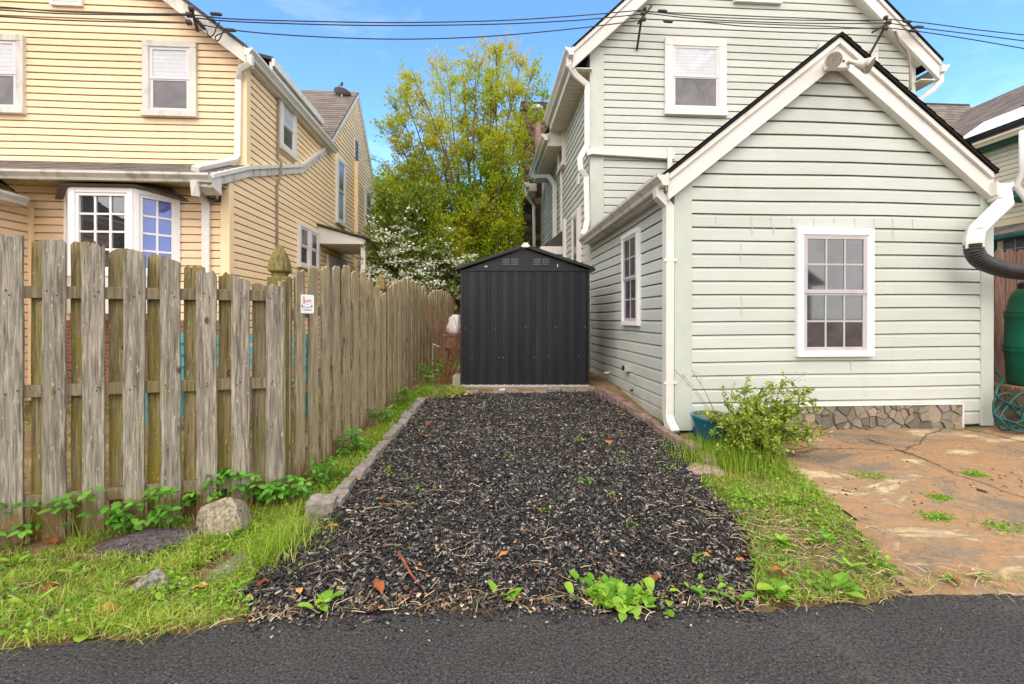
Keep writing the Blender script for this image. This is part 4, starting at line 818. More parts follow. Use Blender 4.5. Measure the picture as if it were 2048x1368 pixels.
# side run
DS = Vector((0.0444, 0.999, 0)).normalized(); NS = Vector((DS.y, -DS.x, 0)); SX = lambda t: PC+DS*t
sf = Thing('picket_fence', 'long side run of tan weathered fence with scalloped tops beside the black mulch', 'fence', (PC.x+0.15, PC.y+3.5, 0.2))
dips = [(0.0, 1.70), (2.46, 1.78), (4.88, 1.87), (7.3, 1.98), (9.7, 2.05)]
def stop(t):
    for (a, za_), (b, zb__) in zip(dips[:-1], dips[1:]):
        if a <= t <= b:
            f = (t-a)/(b-a); return za_+(zb__-za_)*f+(0.245 if a < 4 else 0.12)*math.sin(math.pi*f)**0.85
    return 2.0
i = 0; t = 0.10
while t < 9.0:
    p = SX(t); dz = stop(t+0.08)-stop(t-0.08); sp_ = 0.236
    sf.part('picket', picket((p.x, p.y, 0), DS, NS, 0.148, gz(p.x, p.y)-0.03, stop(t)+R.uniform(-0.02, 0.02), 0.019, 0.020, 300+i, R.uniform(0.2, 0.85), R.uniform(-0.006, 0.006), arch=dz*0.8), M['wood_tan'])
    tb = t+sp_/2; p = SX(tb)-NS*0.058; dz = stop(tb+0.08)-stop(tb-0.08)
    sf.part('picket', picket((p.x, p.y, 0), DS, NS, 0.146, gz(p.x, p.y)-0.03, stop(tb)+R.uniform(-0.03, 0.008), 0.019, 0.020, 400+i, R.uniform(0.15, 0.7), R.uniform(-0.006, 0.006), arch=dz*0.8), M['wood_tan'])
    t += sp_; i += 1
for zo in (0.2, 0.78, 1.42):
    mb = MB()
    for a, b in ((0.03, 2.44), (2.46, 4.87), (4.89, 7.29), (7.31, 9.0)):
        p, q = SX(a)-NS*0.0385, SX(b)-NS*0.0385; mb.bar((p.x, p.y, gz(p.x, p.y)+zo), (q.x, q.y, gz(q.x, q.y)+zo), 0.036, 0.082)
    sf.part('rail', mb, M['wood_rail'])
def gothic(px, Y, zapex, half, yaw):
    x = (px-CX)/F*Y; mb = MB(); r2 = half*math.sqrt(2); z0 = zapex-0.26; tw = math.pi/4+yaw
    mb.lathe([(r2, gz(x, Y)-0.1-z0), (r2, -0.005), (r2*0.96, 0.0)], (x, Y, z0), 4, twist=tw)
    pst = sf.part('post', mb, M['wood_post'])
    mb = MB(); mb.lathe([(r2*0.72, 0.0005), (r2*0.66, 0.018), (r2*0.72, 0.035), (r2*0.98, 0.05), (r2*1.0, 0.062), (r2*0.94, 0.10), (r2*0.80, 0.15), (r2*0.56, 0.20), (r2*0.26, 0.245), (r2*0.05, 0.26)], (x, Y, z0), 4, twist=tw)
    sf.part('finial', mb, M['wood_post'], pst, bevel=0.004)
gothic(560, 3.56, HC+(HY-490)/F*3.56, 0.072, 0.2); gothic(762, 6.0, HC+(HY-547)/F*6.0, 0.062, 0.05); gothic(848, 8.42, HC+(HY-569)/F*8.42, 0.062, 0.05)
# white sign on the side fence
pc = W(613, 608, 3.80)+Vector((0.035, 0, 0)); sd = Vector((0.52, 0.854, 0)); sn = Vector((0.854, -0.52, 0)); z = Vector((0, 0, 1))
pc = SX(0.38)+NS*0.03; pc.z = HC+(HY-608)/F*pc.y
SG = Thing('fence_sign', 'small white plastic sign with a red emblem and black ribbon screwed to the side fence', 'sign', tuple(pc))
def sq(mb, a0, a1, b0, b1, o0, o1):
    mb.prism([pc+sd*a+z*b+sn*o0 for a, b in ((a0, b0), (a1, b0), (a1, b1), (a0, b1))], sn*(o1-o0))
hw, hh = 0.066, 0.078
mb = MB(); mb.prism([pc+sd*a+z*b for a, b in ((-hw+0.01, -hh), (hw-0.01, -hh), (hw, -hh+0.01), (hw, hh-0.01), (hw-0.01, hh), (-hw+0.01, hh), (-hw, hh-0.01), (-hw, -hh+0.01))], sn*0.003); SG.part('plate', mb, plain('sign_white', (238, 236, 230), (243, 241, 236), bump=0, rough=0.35))
red = plain('sign_red', (190, 70, 74), (204, 92, 96), bump=0); blk = plain('sign_black', (52, 48, 48), (60, 56, 56), bump=0); pnk = plain('sign_pink', (226, 150, 152), (234, 170, 170), bump=0); gry = plain('sign_grey', (140, 134, 134), (158, 152, 152), bump=0)
mb = MB()
for a0, a1, b0, b1 in ((-0.036, -0.022, 0.048, 0.058), (-0.030, -0.022, 0.034, 0.046), (-0.038, -0.02, 0.024, 0.033), (-0.030, -0.018, 0.014, 0.023), (-0.04, -0.024, 0.007, 0.013), (-0.022, -0.014, 0.004, 0.012)): sq(mb, a0, a1, b0, b1, 0.003, 0.0036)
SG.part('emblem', mb, red)
mb = MB(); rr = random.Random(3); a = -0.012
while a < 0.042: w_ = rr.uniform(0.003, 0.007); sq(mb, a, a+w_, 0.016, 0.034, 0.003, 0.0036); a += w_+0.0015
SG.part('lettering', mb, pnk)
mb = MB()
for b0, b1, e0, e1 in ((0.036, 0.038, 0.0, 0.042), (0.009, 0.011, 0.0, 0.042), (-0.004, -0.001, -0.015, 0.028), (0.060, 0.061, -0.04, 0.05)):
    a = e0
    while a < e1: w_ = rr.uniform(0.004, 0.008); sq(mb, a, min(a+w_, e1), b0, b1, 0.003, 0.0034); a += w_+0.002
a = -0.034
while a < 0.045: w_ = rr.uniform(0.002, 0.004); sq(mb, a, a+w_, -0.058, -0.049, 0.003, 0.0034); a += w_+0.0025
SG.part('small_print', mb, gry)
mb = MB(); n = 14
for up, lo, wd in ((-0.016, -0.026, 0.0042), (-0.028, -0.046, 0.0028)):
    P_ = [(-0.045+0.09*i/n, up-(up-lo)*(1-(2*i/n-1)**2)) for i in range(n+1)]
    for p, q in zip(P_[:-1], P_[1:]): mb.prism([pc+sd*p[0]+z*p[1]+sn*0.003, pc+sd*q[0]+z*q[1]+sn*0.003, pc+sd*q[0]+z*(q[1]-wd)+sn*0.003, pc+sd*p[0]+z*(p[1]-wd)+sn*0.003], sn*0.0006)
for s in (-1, 1): sq(mb, s*0.045-0.005, s*0.045+0.005, -0.026, -0.008, 0.003, 0.0039)
SG.part('ribbon', mb, blk)
# ================================================================ RIGHT: dark red fence, rain barrel, stand, hose
bf = Thing('picket_fence', 'brown dog eared fence behind the green rain barrel', 'fence', (6.6, 5.6, 0.3))
for i in range(12):
    x = 5.55+i*0.142; y = 5.62+i*0.005; bf.part('picket', picket((x, y, 0), (1, 0.03, 0), (0.03, -1, 0), 0.135, 0.15, 2.31+R.uniform(-0.01, 0.01), 0.018, 0.002, 500+i, R.uniform(0.2, 0.8), 0, dog=0.24), M['wood_red'])
mb = MB()
for z_ in (0.5, 1.9): mb.bar((5.5, 5.66, z_), (7.3, 5.72, z_), 0.04, 0.09)
bf.part('rail', mb, M['wood_red'])
YB = 5.0; s_ = F/YB; bx_ = (2018+60-CX)/F*YB+0.10; bz0 = HC+(HY-772)/F*YB+0.0; br = 0.335; bh = 1.14
brl = Thing('rain_barrel', 'dark green plastic rain barrel with a brown lid on a wooden stand', 'rain barrel', (bx_, YB, bz0))
green = plain('barrel_green', (10, 88, 62), (16, 100, 72), scale=3, rough=0.38, bump=0.04, stain=(52, 76, 60), stain_at=0.54)
prof = [(br*0.90, 0), (br*0.95, 0.03), (br*0.985, 0.30), (br, 0.36), (br*1.03, 0.375), (br*1.03, 0.395), (br, 0.41), (br*1.03, 0.425), (br*1.03, 0.445), (br, 0.46), (br*0.985, 0.72), (br*0.99, 0.76), (br*1.015, 0.775), (br*1.015, 0.79), (br*0.98, 0.80), (br*1.01, 0.815), (br*1.01, 0.83), (br*0.96, 0.845), (br*0.88, 0.98), (br*0.78, 1.06), (br*0.6, 1.10)]
mb = MB(); mb.lathe(prof, (bx_, YB, bz0), 40); brl.part('body', mb, green, smooth=True)
mb = MB(); mb.lathe([(br*0.66, 1.07), (br*0.68, 1.09), (br*0.68, 1.15), (br*0.62, 1.165), (br*0.3, 1.17)], (bx_, YB, bz0), 28); brl.part('lid', mb, M['black_plastic'])
mb = MB(); mb.tube([(bx_-br*0.86, YB-0.1, bz0+0.98), (bx_-br*0.98, YB-0.12, bz0+0.99)], 0.03, n=8); brl.part('overflow_fitting', mb, M['black_plastic'])
mb = MB(); mb.tube([(bx_-0.05, YB-br, bz0+0.1), (bx_-0.05, YB-br-0.07, bz0+0.1), (bx_-0.05, YB-br-0.08, bz0+0.06)], 0.02, n=8); brl.part('tap', mb, M['galv'])
stt = Thing('barrel_stand', 'low wooden stand carrying the green rain barrel', 'stand', (bx_, YB, 0.25))
wd_ = wood_mat('stand_wood', (96, 72, 52), (168, 140, 112), (120, 96, 70), 0.6, specks=False)
gb = gz(bx_, YB)
for i in range(5): mb = MB(); y = YB-0.34+i*0.15; mb.box(bx_-0.43, bx_+0.5, y, y+0.135, bz0-0.036, bz0-0.0015); stt.part('slat', mb, wd_, bevel=0.004)
for dx, dy in ((-0.30, -0.28), (0.38, -0.28), (-0.30, 0.30), (0.38, 0.30)): mb = MB(); mb.box(bx_+dx-0.045, bx_+dx+0.045, YB+dy-0.045, YB+dy+0.045, gb-0.03, bz0-0.0365); stt.part('leg', mb, wd_, bevel=0.004)
mb = MB(); pts = []; rr = random.Random(8); c = Vector((5.31, 4.78, gz(0, 4.78)+0.16))
pts += [(5.50, 4.98, 0.98), (5.62, 4.86, 0.84), (5.52, 4.80, 0.72)]
pts = [(5.62, 5.3, 0.86), (5.40, 4.95, 0.78), (5.20, 4.82, 0.70), (5.16, 4.78, 0.60)]
for i in range(8*5):
    th = i*2*math.pi/8+0.6; tilt = 0.55+0.25*math.sin(i*0.37); r_ = 0.15+0.06*math.sin(i*0.61)+0.03*math.sin(i*1.37)
    pts.append((c.x+0.08*math.sin(i*0.21)+r_*math.cos(th), c.y+0.03*math.sin(i*0.5)+r_*0.35*math.sin(th), c.z+0.02+max(-0.14, (0.15+0.10*math.sin(i*0.9))*math.sin(th+0.6*math.sin(i*0.25)))))
mb.tube(spline(pts, 5), 0.0115, n=7); single('garden_hose', 'dark teal garden hose tangled in loops by the barrel stand', 'hose', mb, plain('hose_teal', (10, 66, 62), (18, 82, 76), rough=0.35), smooth=True)
# ================================================================ cream house on the far right
ch_ = Thing('cream_house', 'cream sided house with green trim, grey shingles and solar panels beyond the annex', 'house', (14.5, 12, 0.4), 'L')
UR = 13.5
mb = MB(); siding(mb, [(7.0, 0.4), (13.2, 0.4), (13.2, 6.3), (7.0, 6.3)], faceL(UR), 0.4, 0.125, 0.018, 0.009, 0, 41); ch_.part('wall', mb, M['cream_siding'])
mb = MB(); mb.box(UR+0.05, UR+6, 7.05, 13.2, 0, 6.3); ch_.part('wall_core', mb, M['cream_siding'])
gt = plain('green_paint', (22, 76, 66), (30, 88, 76), rough=0.5)
v1, z1 = U(1938, 291, UR-0.42); ez = z1
mb = MB(); gutter(mb, (UR-0.32, 6.8, ez), (UR-0.32, v1, ez), (-1, 0, 0), 0.13, 0.13); ch_.part('gutter', mb, plain('cream_paint', (224, 208, 172), (230, 216, 184)))
mb = MB(); mb.box(UR-0.32, UR-0.29, 6.8, v1+1.2, ez-0.17, ez+0.06); mb.box(UR-0.29, UR, 6.8, v1+1.2, ez-0.2, ez-0.17); ch_.part('eave_fascia', mb, gt)
P1 = Vector((UR-0.34, 6.8, ez+0.0)); ea = Vector((0, v1-6.8+4.2, 0)); sl = Vector((4.0, 0, 2.75))
mb = MB(); mb.prism([P1, P1+ea, P1+ea+sl, P1+sl], (0, 0, -0.05)); shingles(mb, P1+Vector((0, 0, 0.004)), ea, sl, 26, 26, 0.014, 7); ch_.part('roof', mb, M['shingle_brown'])
# lower cross roof facing the camera
P2 = Vector((11.0, 12.6, ez+0.0)); va = V(1900, 210, 15.2)
mb = MB(); ea = Vector((6.5, 0, 0)); sl = Vector((0, 2.6, va[1]-ez)); mb.prism([P2, P2+ea, P2+ea+sl, P2+sl], (0, 0, -0.05)); shingles(mb, P2+Vector((0, 0, 0.004)), ea, sl, 20, 26, 0.014, 8); ch_.part('roof', mb, M['shingle_brown'])
mb = MB(); mb.box(11.0, 17.5, 15.15, 15.25, va[1]-0.06, va[1]+0.03); ch_.part('ridge_cap', mb, M['shingle'])
mb = MB(); mb.box(11.0, UR-0.3, 12.55, 12.6, ez-0.25, ez+0.02); mb.box(11.2, UR, 12.8, 13.0, 3.0, ez-0.1); ch_.part('green_gable', mb, gt)
# solar panels
sol = k = NT('solar_sky_sheen'); k.bsdf((232, 232, 234), 0.35, 0.5); M['solar'] = k.m  # white base colour paints the bright sky reflection on the panels
nr = Vector((-2.75, 0, 4.0)).normalized(); sd_ = Vector((4.0, 0, 2.75)).normalized()
for (va_, vb_, s0, s1) in ((6.9, 11.1, 1.55, 3.1), (6.9, 11.9, 0.25, 1.35)):
    o = Vector((UR-0.34, 0, ez))+nr*0.14
    mb = MB(); mb.prism([o+sd_*s0+Vector((0, va_, 0)), o+sd_*s0+Vector((0, vb_, 0)), o+sd_*s1+Vector((0, vb_, 0)), o+sd_*s1+Vector((0, va_, 0))], nr*0.035); spn = ch_.part('solar_panel', mb, M['solar'])
    mb = MB(); mb.prism([o+sd_*(s0-0.03)+Vector((0, va_, 0)), o+sd_*(s0-0.03)+Vector((0, vb_, 0)), o+sd_*s0+Vector((0, vb_, 0)), o+sd_*s0+Vector((0, va_, 0))], nr*-0.12)
    mb.prism([o+sd_*(s0-0.03)+Vector((0, va_, 0)), o+sd_*(s0-0.03)+Vector((0, vb_+0.02, 0)), o+sd_*s0+Vector((0, vb_+0.02, 0)), o+sd_*s0+Vector((0, va_, 0))], nr*0.04); ch_.part('panel_frame', mb, plain('panel_black', (40, 38, 42), (48, 46, 50), rough=0.4), spn)
# pent roof, green lower wall and window
zq = U(2010, 468, UR-0.55)[1]; mb = MB(); P3 = Vector((UR-0.6, 7.0, zq)); ea = Vector((0, 5.2, 0)); sl = Vector((0.6, 0, 0.32))
mb.prism([P3, P3+ea, P3+ea+sl, P3+sl], (0, 0, -0.06)); shingles(mb, P3+Vector((0, 0, 0.004)), ea, sl, 5, 20, 0.014, 9); ch_.part('pent_roof', mb, M['shingle_brown'])
mb = MB(); mb.box(UR-0.06, UR-0.02, 7.0, 13.0, 0.4, zq); mb.box(UR-0.62, UR-0.58, 6.9, 12.2, zq-0.10, zq-0.02); mb.box(UR-0.6, UR-0.06, 7, 12.2, zq-0.1, zq-0.07); ch_.part('green_wall', mb, gt)
v0, z1 = U(1999, 473, UR-0.06); window(ch_, faceL(UR-0.06), v0-1.3, v0, z1-1.3, z1, tw=0.07, d=0.06, grid=(4, 2), up='pane_screen')
zc = U(2030, 440, UR)[1]; mb = MB(); mb.box(UR-0.08, UR-0.02, 7, 13, zc-0.12, zc+0.05); ch_.part('belt_course', mb, plain('cream_paint_b', (222, 206, 172), (228, 214, 182)))
q = U(2046, 268, UR-0.4); mb = MB(); mb.tube([(UR-0.40, q[0], ez-0.1), (UR-0.40, q[0], ez-1.1), (UR-0.45, q[0]+0.1, ez-1.4), (UR-0.3, q[0]-0.05, ez-1.9), (UR-0.1, q[0]-0.2, ez-2.3)], 0.075, n=10); ch_.part('downspout', mb, M['white_trim'], smooth=True)
q = U(1998, 378, UR-0.3); r = U(2042, 400, UR-0.3); mb = MB(); mb.bar((UR-0.35, q[0], q[1]), (UR-0.35, r[0], r[1]), 0.3, 0.16); ch_.part('green_bracket', mb, gt)
# ================================================================ overhead wires and their brackets
def Wl(px, py, v): a = V(px, py, v); x, y = wld(a[0], v); return Vector((x, y, a[1]))
b1, b2, b3 = Wl(386, 36, 6.9), Wl(1287, 32, 8.15), Wl(1772, 50, 8.15)
def bracket(lab, p, rods):
    T = Thing('wire_bracket', lab, 'wire bracket', tuple(p))
    mb = MB()
    for a, b in rods: mb.tube([p+Vector(a), p+Vector(b)], 0.022, n=6)
    T.part('arm', mb, M['metal_dark'])
    for dz in (-0.09, 0.02, 0.11):
        mb = MB(); c = p+Vector((R.uniform(-0.05, 0.03), -0.04, dz)); mb.tube([c+Vector((-0.035, 0, 0)), c+Vector((-0.02, 0, 0)), c, c+Vector((0.02, 0, 0)), c+Vector((0.035, 0, 0))], [0.025, 0.045, 0.03, 0.045, 0.025], n=10); T.part('insulator', mb, plain('insulator', (62, 44, 36), (80, 60, 50), rough=0.3))
    return T
bracket('dark wire bracket on the yellow house rake above the upper window', b1, [((-0.02, 0, 0.14), (0.0, 0.1, -0.14)), ((0, 0.02, 0.02), (0.12, 0.14, -0.12))])
bracket('dark wire bracket on the left rake of the green house', b2, [((0.18, 0.1, 0.26), (-0.1, 0.0, -0.14)), ((-0.02, 0.05, 0.0), (-0.04, 0.3, -0.45))])
bracket('dark wire bracket on the right rake of the green house', b3, [((-0.26, 0, -0.14), (0.05, 0.1, 0.06)), ((0.0, 0.0, 0.0), (-0.20, 0.3, -0.62)), ((0.0, 0.1, 0.0), (0.1, 0.1, 0.15))])
def wire(lab, P, r=0.009, mat='wire', grp='overhead wires between the houses', sag=None):
    mb = MB(); 
    if sag is not None:
        a, b = P; P = [a.lerp(b, i/24)-Vector((0, 0, sag*4*(i/24)*(1-i/24))) for i in range(25)]
    else: P = spline(P, 10)
    mb.tube(P, r, n=6); return single('overhead_wire', lab, 'overhead wire', mb, M[mat], group=grp, smooth=True)
def span(lab, pts, va, vb):   # traced sightings spread over a span that runs from depth va to vb
    x0, x1 = pts[0][0], pts[-1][0]; wire(lab, [Wl(x, y, va+(vb-va)*(x-x0)/(x1-x0)) for x, y in pts])
span('highest of the three wires crossing the sky between the two houses', [(388, 30), (470, 38), (640, 43), (800, 45), (1000, 41), (1160, 31), (1285, 20)], 6.9, 8.15)
span('middle of the three wires crossing the sky between the two houses', [(392, 36), (470, 43), (640, 49), (800, 51), (1000, 48), (1160, 40), (1285, 28)], 6.9, 8.15)
span('lowest of the three wires crossing the sky above the tree', [(388, 46), (450, 58), (560, 69), (720, 77), (860, 77.5), (1000, 71), (1160, 56), (1287, 40)], 6.9, 8.15)
span('upper wire across the upper front of the green house', [(1290, 22), (1400, 33), (1550, 39), (1680, 41), (1775, 40)], 8.15, 8.12)
span('middle wire across the upper front of the green house', [(1290, 26), (1400, 38), (1550, 45), (1680, 47), (1775, 46)], 8.15, 8.12)
span('lowest wire across the upper front of the green house', [(1290, 38), (1400, 44), (1500, 53), (1650, 57), (1775, 56)], 8.15, 8.12)
span('highest wire leaving the green house towards the right edge', [(1776, 38), (1860, 47), (1950, 59), (2060, 71), (2200, 86)], 8.15, 8.0)
span('middle wire leaving the green house towards the right edge', [(1776, 46), (1860, 58), (1950, 69), (2060, 83), (2200, 98)], 8.15, 8.0)
span('lowest wire leaving the green house towards the right edge', [(1780, 56), (1860, 66), (1950, 80), (2060, 99), (2200, 122)], 8.15, 8.0)
span('upper wire in front of the yellow house gable', [(-120, 8), (0, 14), (120, 23), (260, 27), (380, 28)], 6.6, 6.9)
span('middle wire in front of the yellow house gable', [(-120, 12), (0, 20), (120, 27), (260, 30), (380, 31)], 6.6, 6.9)
span('lowest wire in front of the yellow house gable', [(-120, 26), (0, 33), (120, 40), (260, 44), (380, 46)], 6.6, 6.9)
for lab, P in (('looped drip wire hanging from the yellow house bracket', [(395, 38), (410, 55), (418, 72), (428, 68), (434, 50), (440, 45)]), ('dark drip loop at the end of the yellow house rake', [(420, 26), (432, 45), (446, 58), (440, 76), (434, 82), (432, 72), (460, 60)])):
    wire(lab, [Wl(x, y, 6.88) for x, y in P], 0.009)
wire('thick grey service cable running down the right rake of the green house', [Wl(x, y, 8.2) for x, y in ((1790, 62), (1800, 85), (1815, 105), (1820, 130), (1821, 180))], 0.022, 'cable_grey')
for x, y, va_ in ((432, 28, 6.9), (460, 60, 6.9), (1325, 22, 8.15), (1336, 43, 8.15), (1814, 43, 8.15), (1838, 54, 8.15), (1826, 62, 8.15)):
    c = Wl(x, y, va_); mb = MB(); mb.tube([c+Vector((-0.09, 0, 0.01)), c+Vector((-0.06, 0, 0.005)), c+Vector((0.06, 0, -0.005)), c+Vector((0.09, 0, -0.01))], [0.012, 0.026, 0.026, 0.012], n=8)
    single('splice_sleeve', 'small dark splice sleeve on the overhead wire near a house bracket', 'splice sleeve', mb, M['wire'], group='splice sleeves on the overhead wires')
# ================================================================ GROUND
def inpoly(P, poly):
    x, y = P[:, 0], P[:, 1]; ins = np.zeros(len(P), bool); n = len(poly)
    for i in range(n):
        x0, y0 = poly[i]; x1, y1 = poly[(i+1) % n]
        c = ((y0 > y) != (y1 > y)); d = (y1-y0) if abs(y1-y0) > 1e-12 else 1e-12
        ins ^= c & (x < (x1-x0)*(y-y0)/d+x0)
    return ins
def scatter(poly, n, pad=0.0):
    A = np.array(poly); lo, hi = A.min(0)-pad, A.max(0)+pad; out = []
    tot = 0
    while tot < n:
        P = rng.uniform(lo, hi, (n*2, 2)); P = P[inpoly(P, poly)]; out.append(P); tot += len(P)
    return np.concatenate(out)[:n]
def vnoise(P, s, seed=0):   # cheap smooth noise from sines
    r = np.random.default_rng(seed); v = np.zeros(len(P))
    for _ in range(7):
        k = r.normal(size=2)*s; v += np.sin(P[:, 0]*k[0]+P[:, 1]*k[1]+r.uniform(0, 6.28))
    return v/7**0.5
def onground(P, h=0.0): return np.column_stack([P, gzp(P)+h])
def gridmesh(xs, ys, zf):
    X, Y = np.meshgrid(xs, ys); P = np.column_stack([X.ravel(), Y.ravel()]); Z = zf(P); nx = len(xs)
    idx = np.arange((len(ys)-1)*nx).reshape(len(ys)-1, nx)[:, :-1].ravel(); Fc = np.column_stack([idx, idx+1, idx+nx+1, idx+nx])
    return np.column_stack([P, Z]), Fc, P
far = np.geomspace(0.3, 300, 22)
xs = np.concatenate([-8-far[::-1], np.arange(-8, 8.01, 0.1), 8+far]); ys = np.concatenate([-5-far[::-1], np.arange(-5, 14.01, 0.1), 14+far])
Vt, Ft, Pt = gridmesh(xs, ys, lambda P: gzp(P)-0.014+0.004*np.clip(vnoise(P, 3.0, 1), -1.2, 1.2))
k = NT('soil'); v = k.coords(rand=False); col = k.ramp(k.noise(v, 3.0, 8, 0.65), [(0.28, (92, 72, 50)), (0.5, (128, 104, 76)), (0.72, (152, 130, 98))])
col = k.mix(k.ramp(k.noise(v, 1.1, 5), [(0.55, 0.0), (0.68, 0.8)]), col, (84, 96, 44)); col = k.value(col, k.noise(v, 60, 4), 0.7, 1.25)
k.bsdf(col, 0.95, 0.1, 0, k.bump(k.noise(v, 45, 6, 0.7), 0.7, 0.02)); M['soil'] = k.m
single('ground', None, None, NP(Vt, Ft, np.full(len(Ft), 0.5)), M['soil'], org=(0, 0, 0), kind='structure', smooth=True)
# asphalt alley with a ragged edge
edge_px = [(-900, 1318), (-300, 1305), (0, 1291), (120, 1284), (250, 1275), (370, 1258), (480, 1243), (600, 1230), (760, 1221), (1000, 1216), (1300, 1216), (1500, 1213), (1600, 1210), (1680, 1206), (1740, 1197), (1778, 1182), (1800, 1172), (1900, 1169), (2048, 1168), (2400, 1166), (3200, 1164)]
ew = [G(*p) for p in edge_px]; ew = [(-60, ew[0][1])]+ew+[(60, ew[-1][1])]
EX = np.concatenate([np.linspace(-60, -3.2, 8), np.arange(-3.1, 4.6, 0.02), np.linspace(4.7, 60, 8)])
EY = np.interp(EX, [p[0] for p in ew], [p[1] for p in ew]); EYr = EY+0.012*np.sin(EX*9)+0.01*np.sin(EX*23+1)+rng.normal(0, 0.006, len(EX))
def edgeY(x): return np.interp(x, EX, EY)
vs_ = []; fs_ = []; rows = [0, -0.04, -0.15, -0.5, -1.2, -2.2, -7.0]
for j, r_ in enumerate(rows):
    for x, y in zip(EX, EYr): vs_.append((x, y+r_, -0.012 if j == 0 else 0.009 if j == 1 else 0.012))
n = len(EX)
for j in range(len(rows)-1):
    for i in range(n-1): fs_.append((j*n+i, (j+1)*n+i, (j+1)*n+i+1, j*n+i+1))
k = NT('asphalt'); v = k.coords(rand=False); a = k.noise(v, 85, 4, 0.7); b = k.voro(v, 70)
col = k.ramp(a, [(0.30, (38, 36, 36)), (0.5, (66, 63, 62)), (0.68, (98, 94, 92))]); col = k.value(col, k.noise(v, 1.1, 7, 0.7), 0.62, 1.4); col = k.mix(k.ramp(k.noise(v, 2.3, 6, 0.7), [(0.56, 0.0), (0.7, 0.35)]), col, (112, 100, 90))
col = k.mix(k.ramp(k.noise(v, 72, 6, 0.7, 0.0), [(0.39, 0.95), (0.46, 0.0)]), col, (27, 26, 27))
col = k.mix(k.ramp(k.voro(v, 16), [(0.035, 1.0), (0.05, 0.0)]), col, (170, 160, 150))
h = k.math('ADD', a, k.math('MULTIPLY', b, 0.8)); k.bsdf(col, 0.82, 0.25, 0, k.bump(h, 1.0, 0.012)); M['asphalt'] = k.m
single('alley', None, None, NP(vs_, fs_, np.full(len(fs_), 0.5)), M['asphalt'], org=(0, 0, 0), kind='structure')
# patio of stained concrete and dirt
pat_px = [(1400, 862), (1990, 858), (2500, 880), (2500, 1200), (1830, 1205), (1790, 1185), (1770, 1120), (1700, 1045), (1640, 985), (1560, 930), (1440, 905)]
pat = [G(*p) for p in pat_px]
gx = np.arange(1.5, 7.6, 0.05); gy = np.arange(2.2, 5.6, 0.05)
PV, PF, PP = gridmesh(gx, gy, lambda P: gzp(P)+(0.010+0.006*vnoise(P, 2.2, 5))*np.clip((P[:, 1]-edgeY(P[:, 0])-0.02)/0.25, 0, 1)+0.002)
cen = PP[PF].mean(1); keep = inpoly(cen+0.03*np.column_stack([vnoise(cen, 9, 2), vnoise(cen, 9, 3)]), pat); PF = PF[keep]
k = NT('patio_dirt'); v = k.coords(rand=False)
col = k.ramp(k.noise(k.coords((1, 1.6, 1), rand=False), 1.3, 8, 0.66, 0.8), [(0.30, (108, 96, 84)), (0.42, (132, 114, 94)), (0.49, (160, 124, 90)), (0.56, (140, 119, 95)), (0.63, (194, 170, 134)), (0.8, (132, 122, 108))])
col = k.mix(k.ramp(k.noise(k.coords((1, 1.2, 1), rand=False), 2.1, 4), [(0.56, 0.0), (0.66, 0.55)]), col, (126, 112, 94))
col = k.value(col, k.noise(v, 22, 8, 0.75), 0.55, 1.38); col = k.value(col, k.noise(v, 110, 4), 0.75, 1.2)
wv = k.n('ShaderNodeVectorMath', operation='MULTIPLY_ADD'); nzc = k.n('ShaderNodeTexNoise'); nzc.inputs['Scale'].default_value = 3.0; nzc.inputs['Detail'].default_value = 6; k.l(v, nzc.inputs['Vector']); k.l(nzc.outputs['Color'], wv.inputs[0]); wv.inputs[1].default_value = (0.35, 0.35, 0.0); k.l(k.coords((1, 1.5, 1), rand=False), wv.inputs[2])
cr = k.ramp(k.voro(wv.outputs[0], 0.42, 'DISTANCE_TO_EDGE'), [(0.002, 1.0), (0.007, 0.0)])
col = k.mix(k.math('MULTIPLY', cr, 0.75), col, (66, 54, 40))
sp = k.ramp(k.noise(v, 44, 3, 0.7), [(0.29, 1.0), (0.35, 0.0)]); col = k.mix(k.math('MULTIPLY', sp, 0.7), col, (74, 58, 44))
hb = k.math('SUBTRACT', k.noise(v, 30, 7, 0.7), k.math('MULTIPLY', cr, 0.8)); k.bsdf(col, 0.92, 0.12, 0, k.bump(hb, 0.6, 0.012)); M['patio'] = k.m
single('patio', None, None, NP(PV, PF, np.full(len(PF), 0.5)), M['patio'], org=(0, 0, 0), kind='structure', smooth=True)
# black mulch parking bed
bed_px = [(505, 1243), (490, 1190), (540, 1120), (590, 1066), (650, 1040), (700, 985), (845, 800), (925, 789), (1195, 784), (1440, 940), (1400, 960), (1470, 1030), (1512, 1095), (1512, 1160), (1500, 1216), (1200, 1219), (900, 1220), (700, 1226)]
bed = [G(*p) for p in bed_px]
gx = np.arange(-1.7, 2.0, 0.04); gy = np.arange(2.0, 6.9, 0.04)
BV, BF, BP = gridmesh(gx, gy, lambda P: gzp(P)+0.004+0.008*vnoise(P, 2.5, 8)+0.006*vnoise(P, 14, 9))
cen = BP[BF].mean(1); BF = BF[inpoly(cen+0.025*np.column_stack([vnoise(cen, 11, 2), vnoise(cen, 11, 3)]), bed)]
k = NT('mulch_base'); v = k.coords(rand=False); k.bsdf(k.ramp(k.noise(v, 70, 6, 0.7), [(0.3, (20, 20, 21)), (0.62, (44, 43, 43)), (0.8, (82, 78, 74))]), 0.8, 0.2, 0, k.bump(k.noise(v, 60, 6, 0.7), 1.0, 0.02)); M['mulch_base'] = k.m
single('mulch_bed', None, None, NP(BV, BF, np.full(len(BF), 0.5)), M['mulch_base'], org=(0, 0, 0), kind='structure', smooth=True)
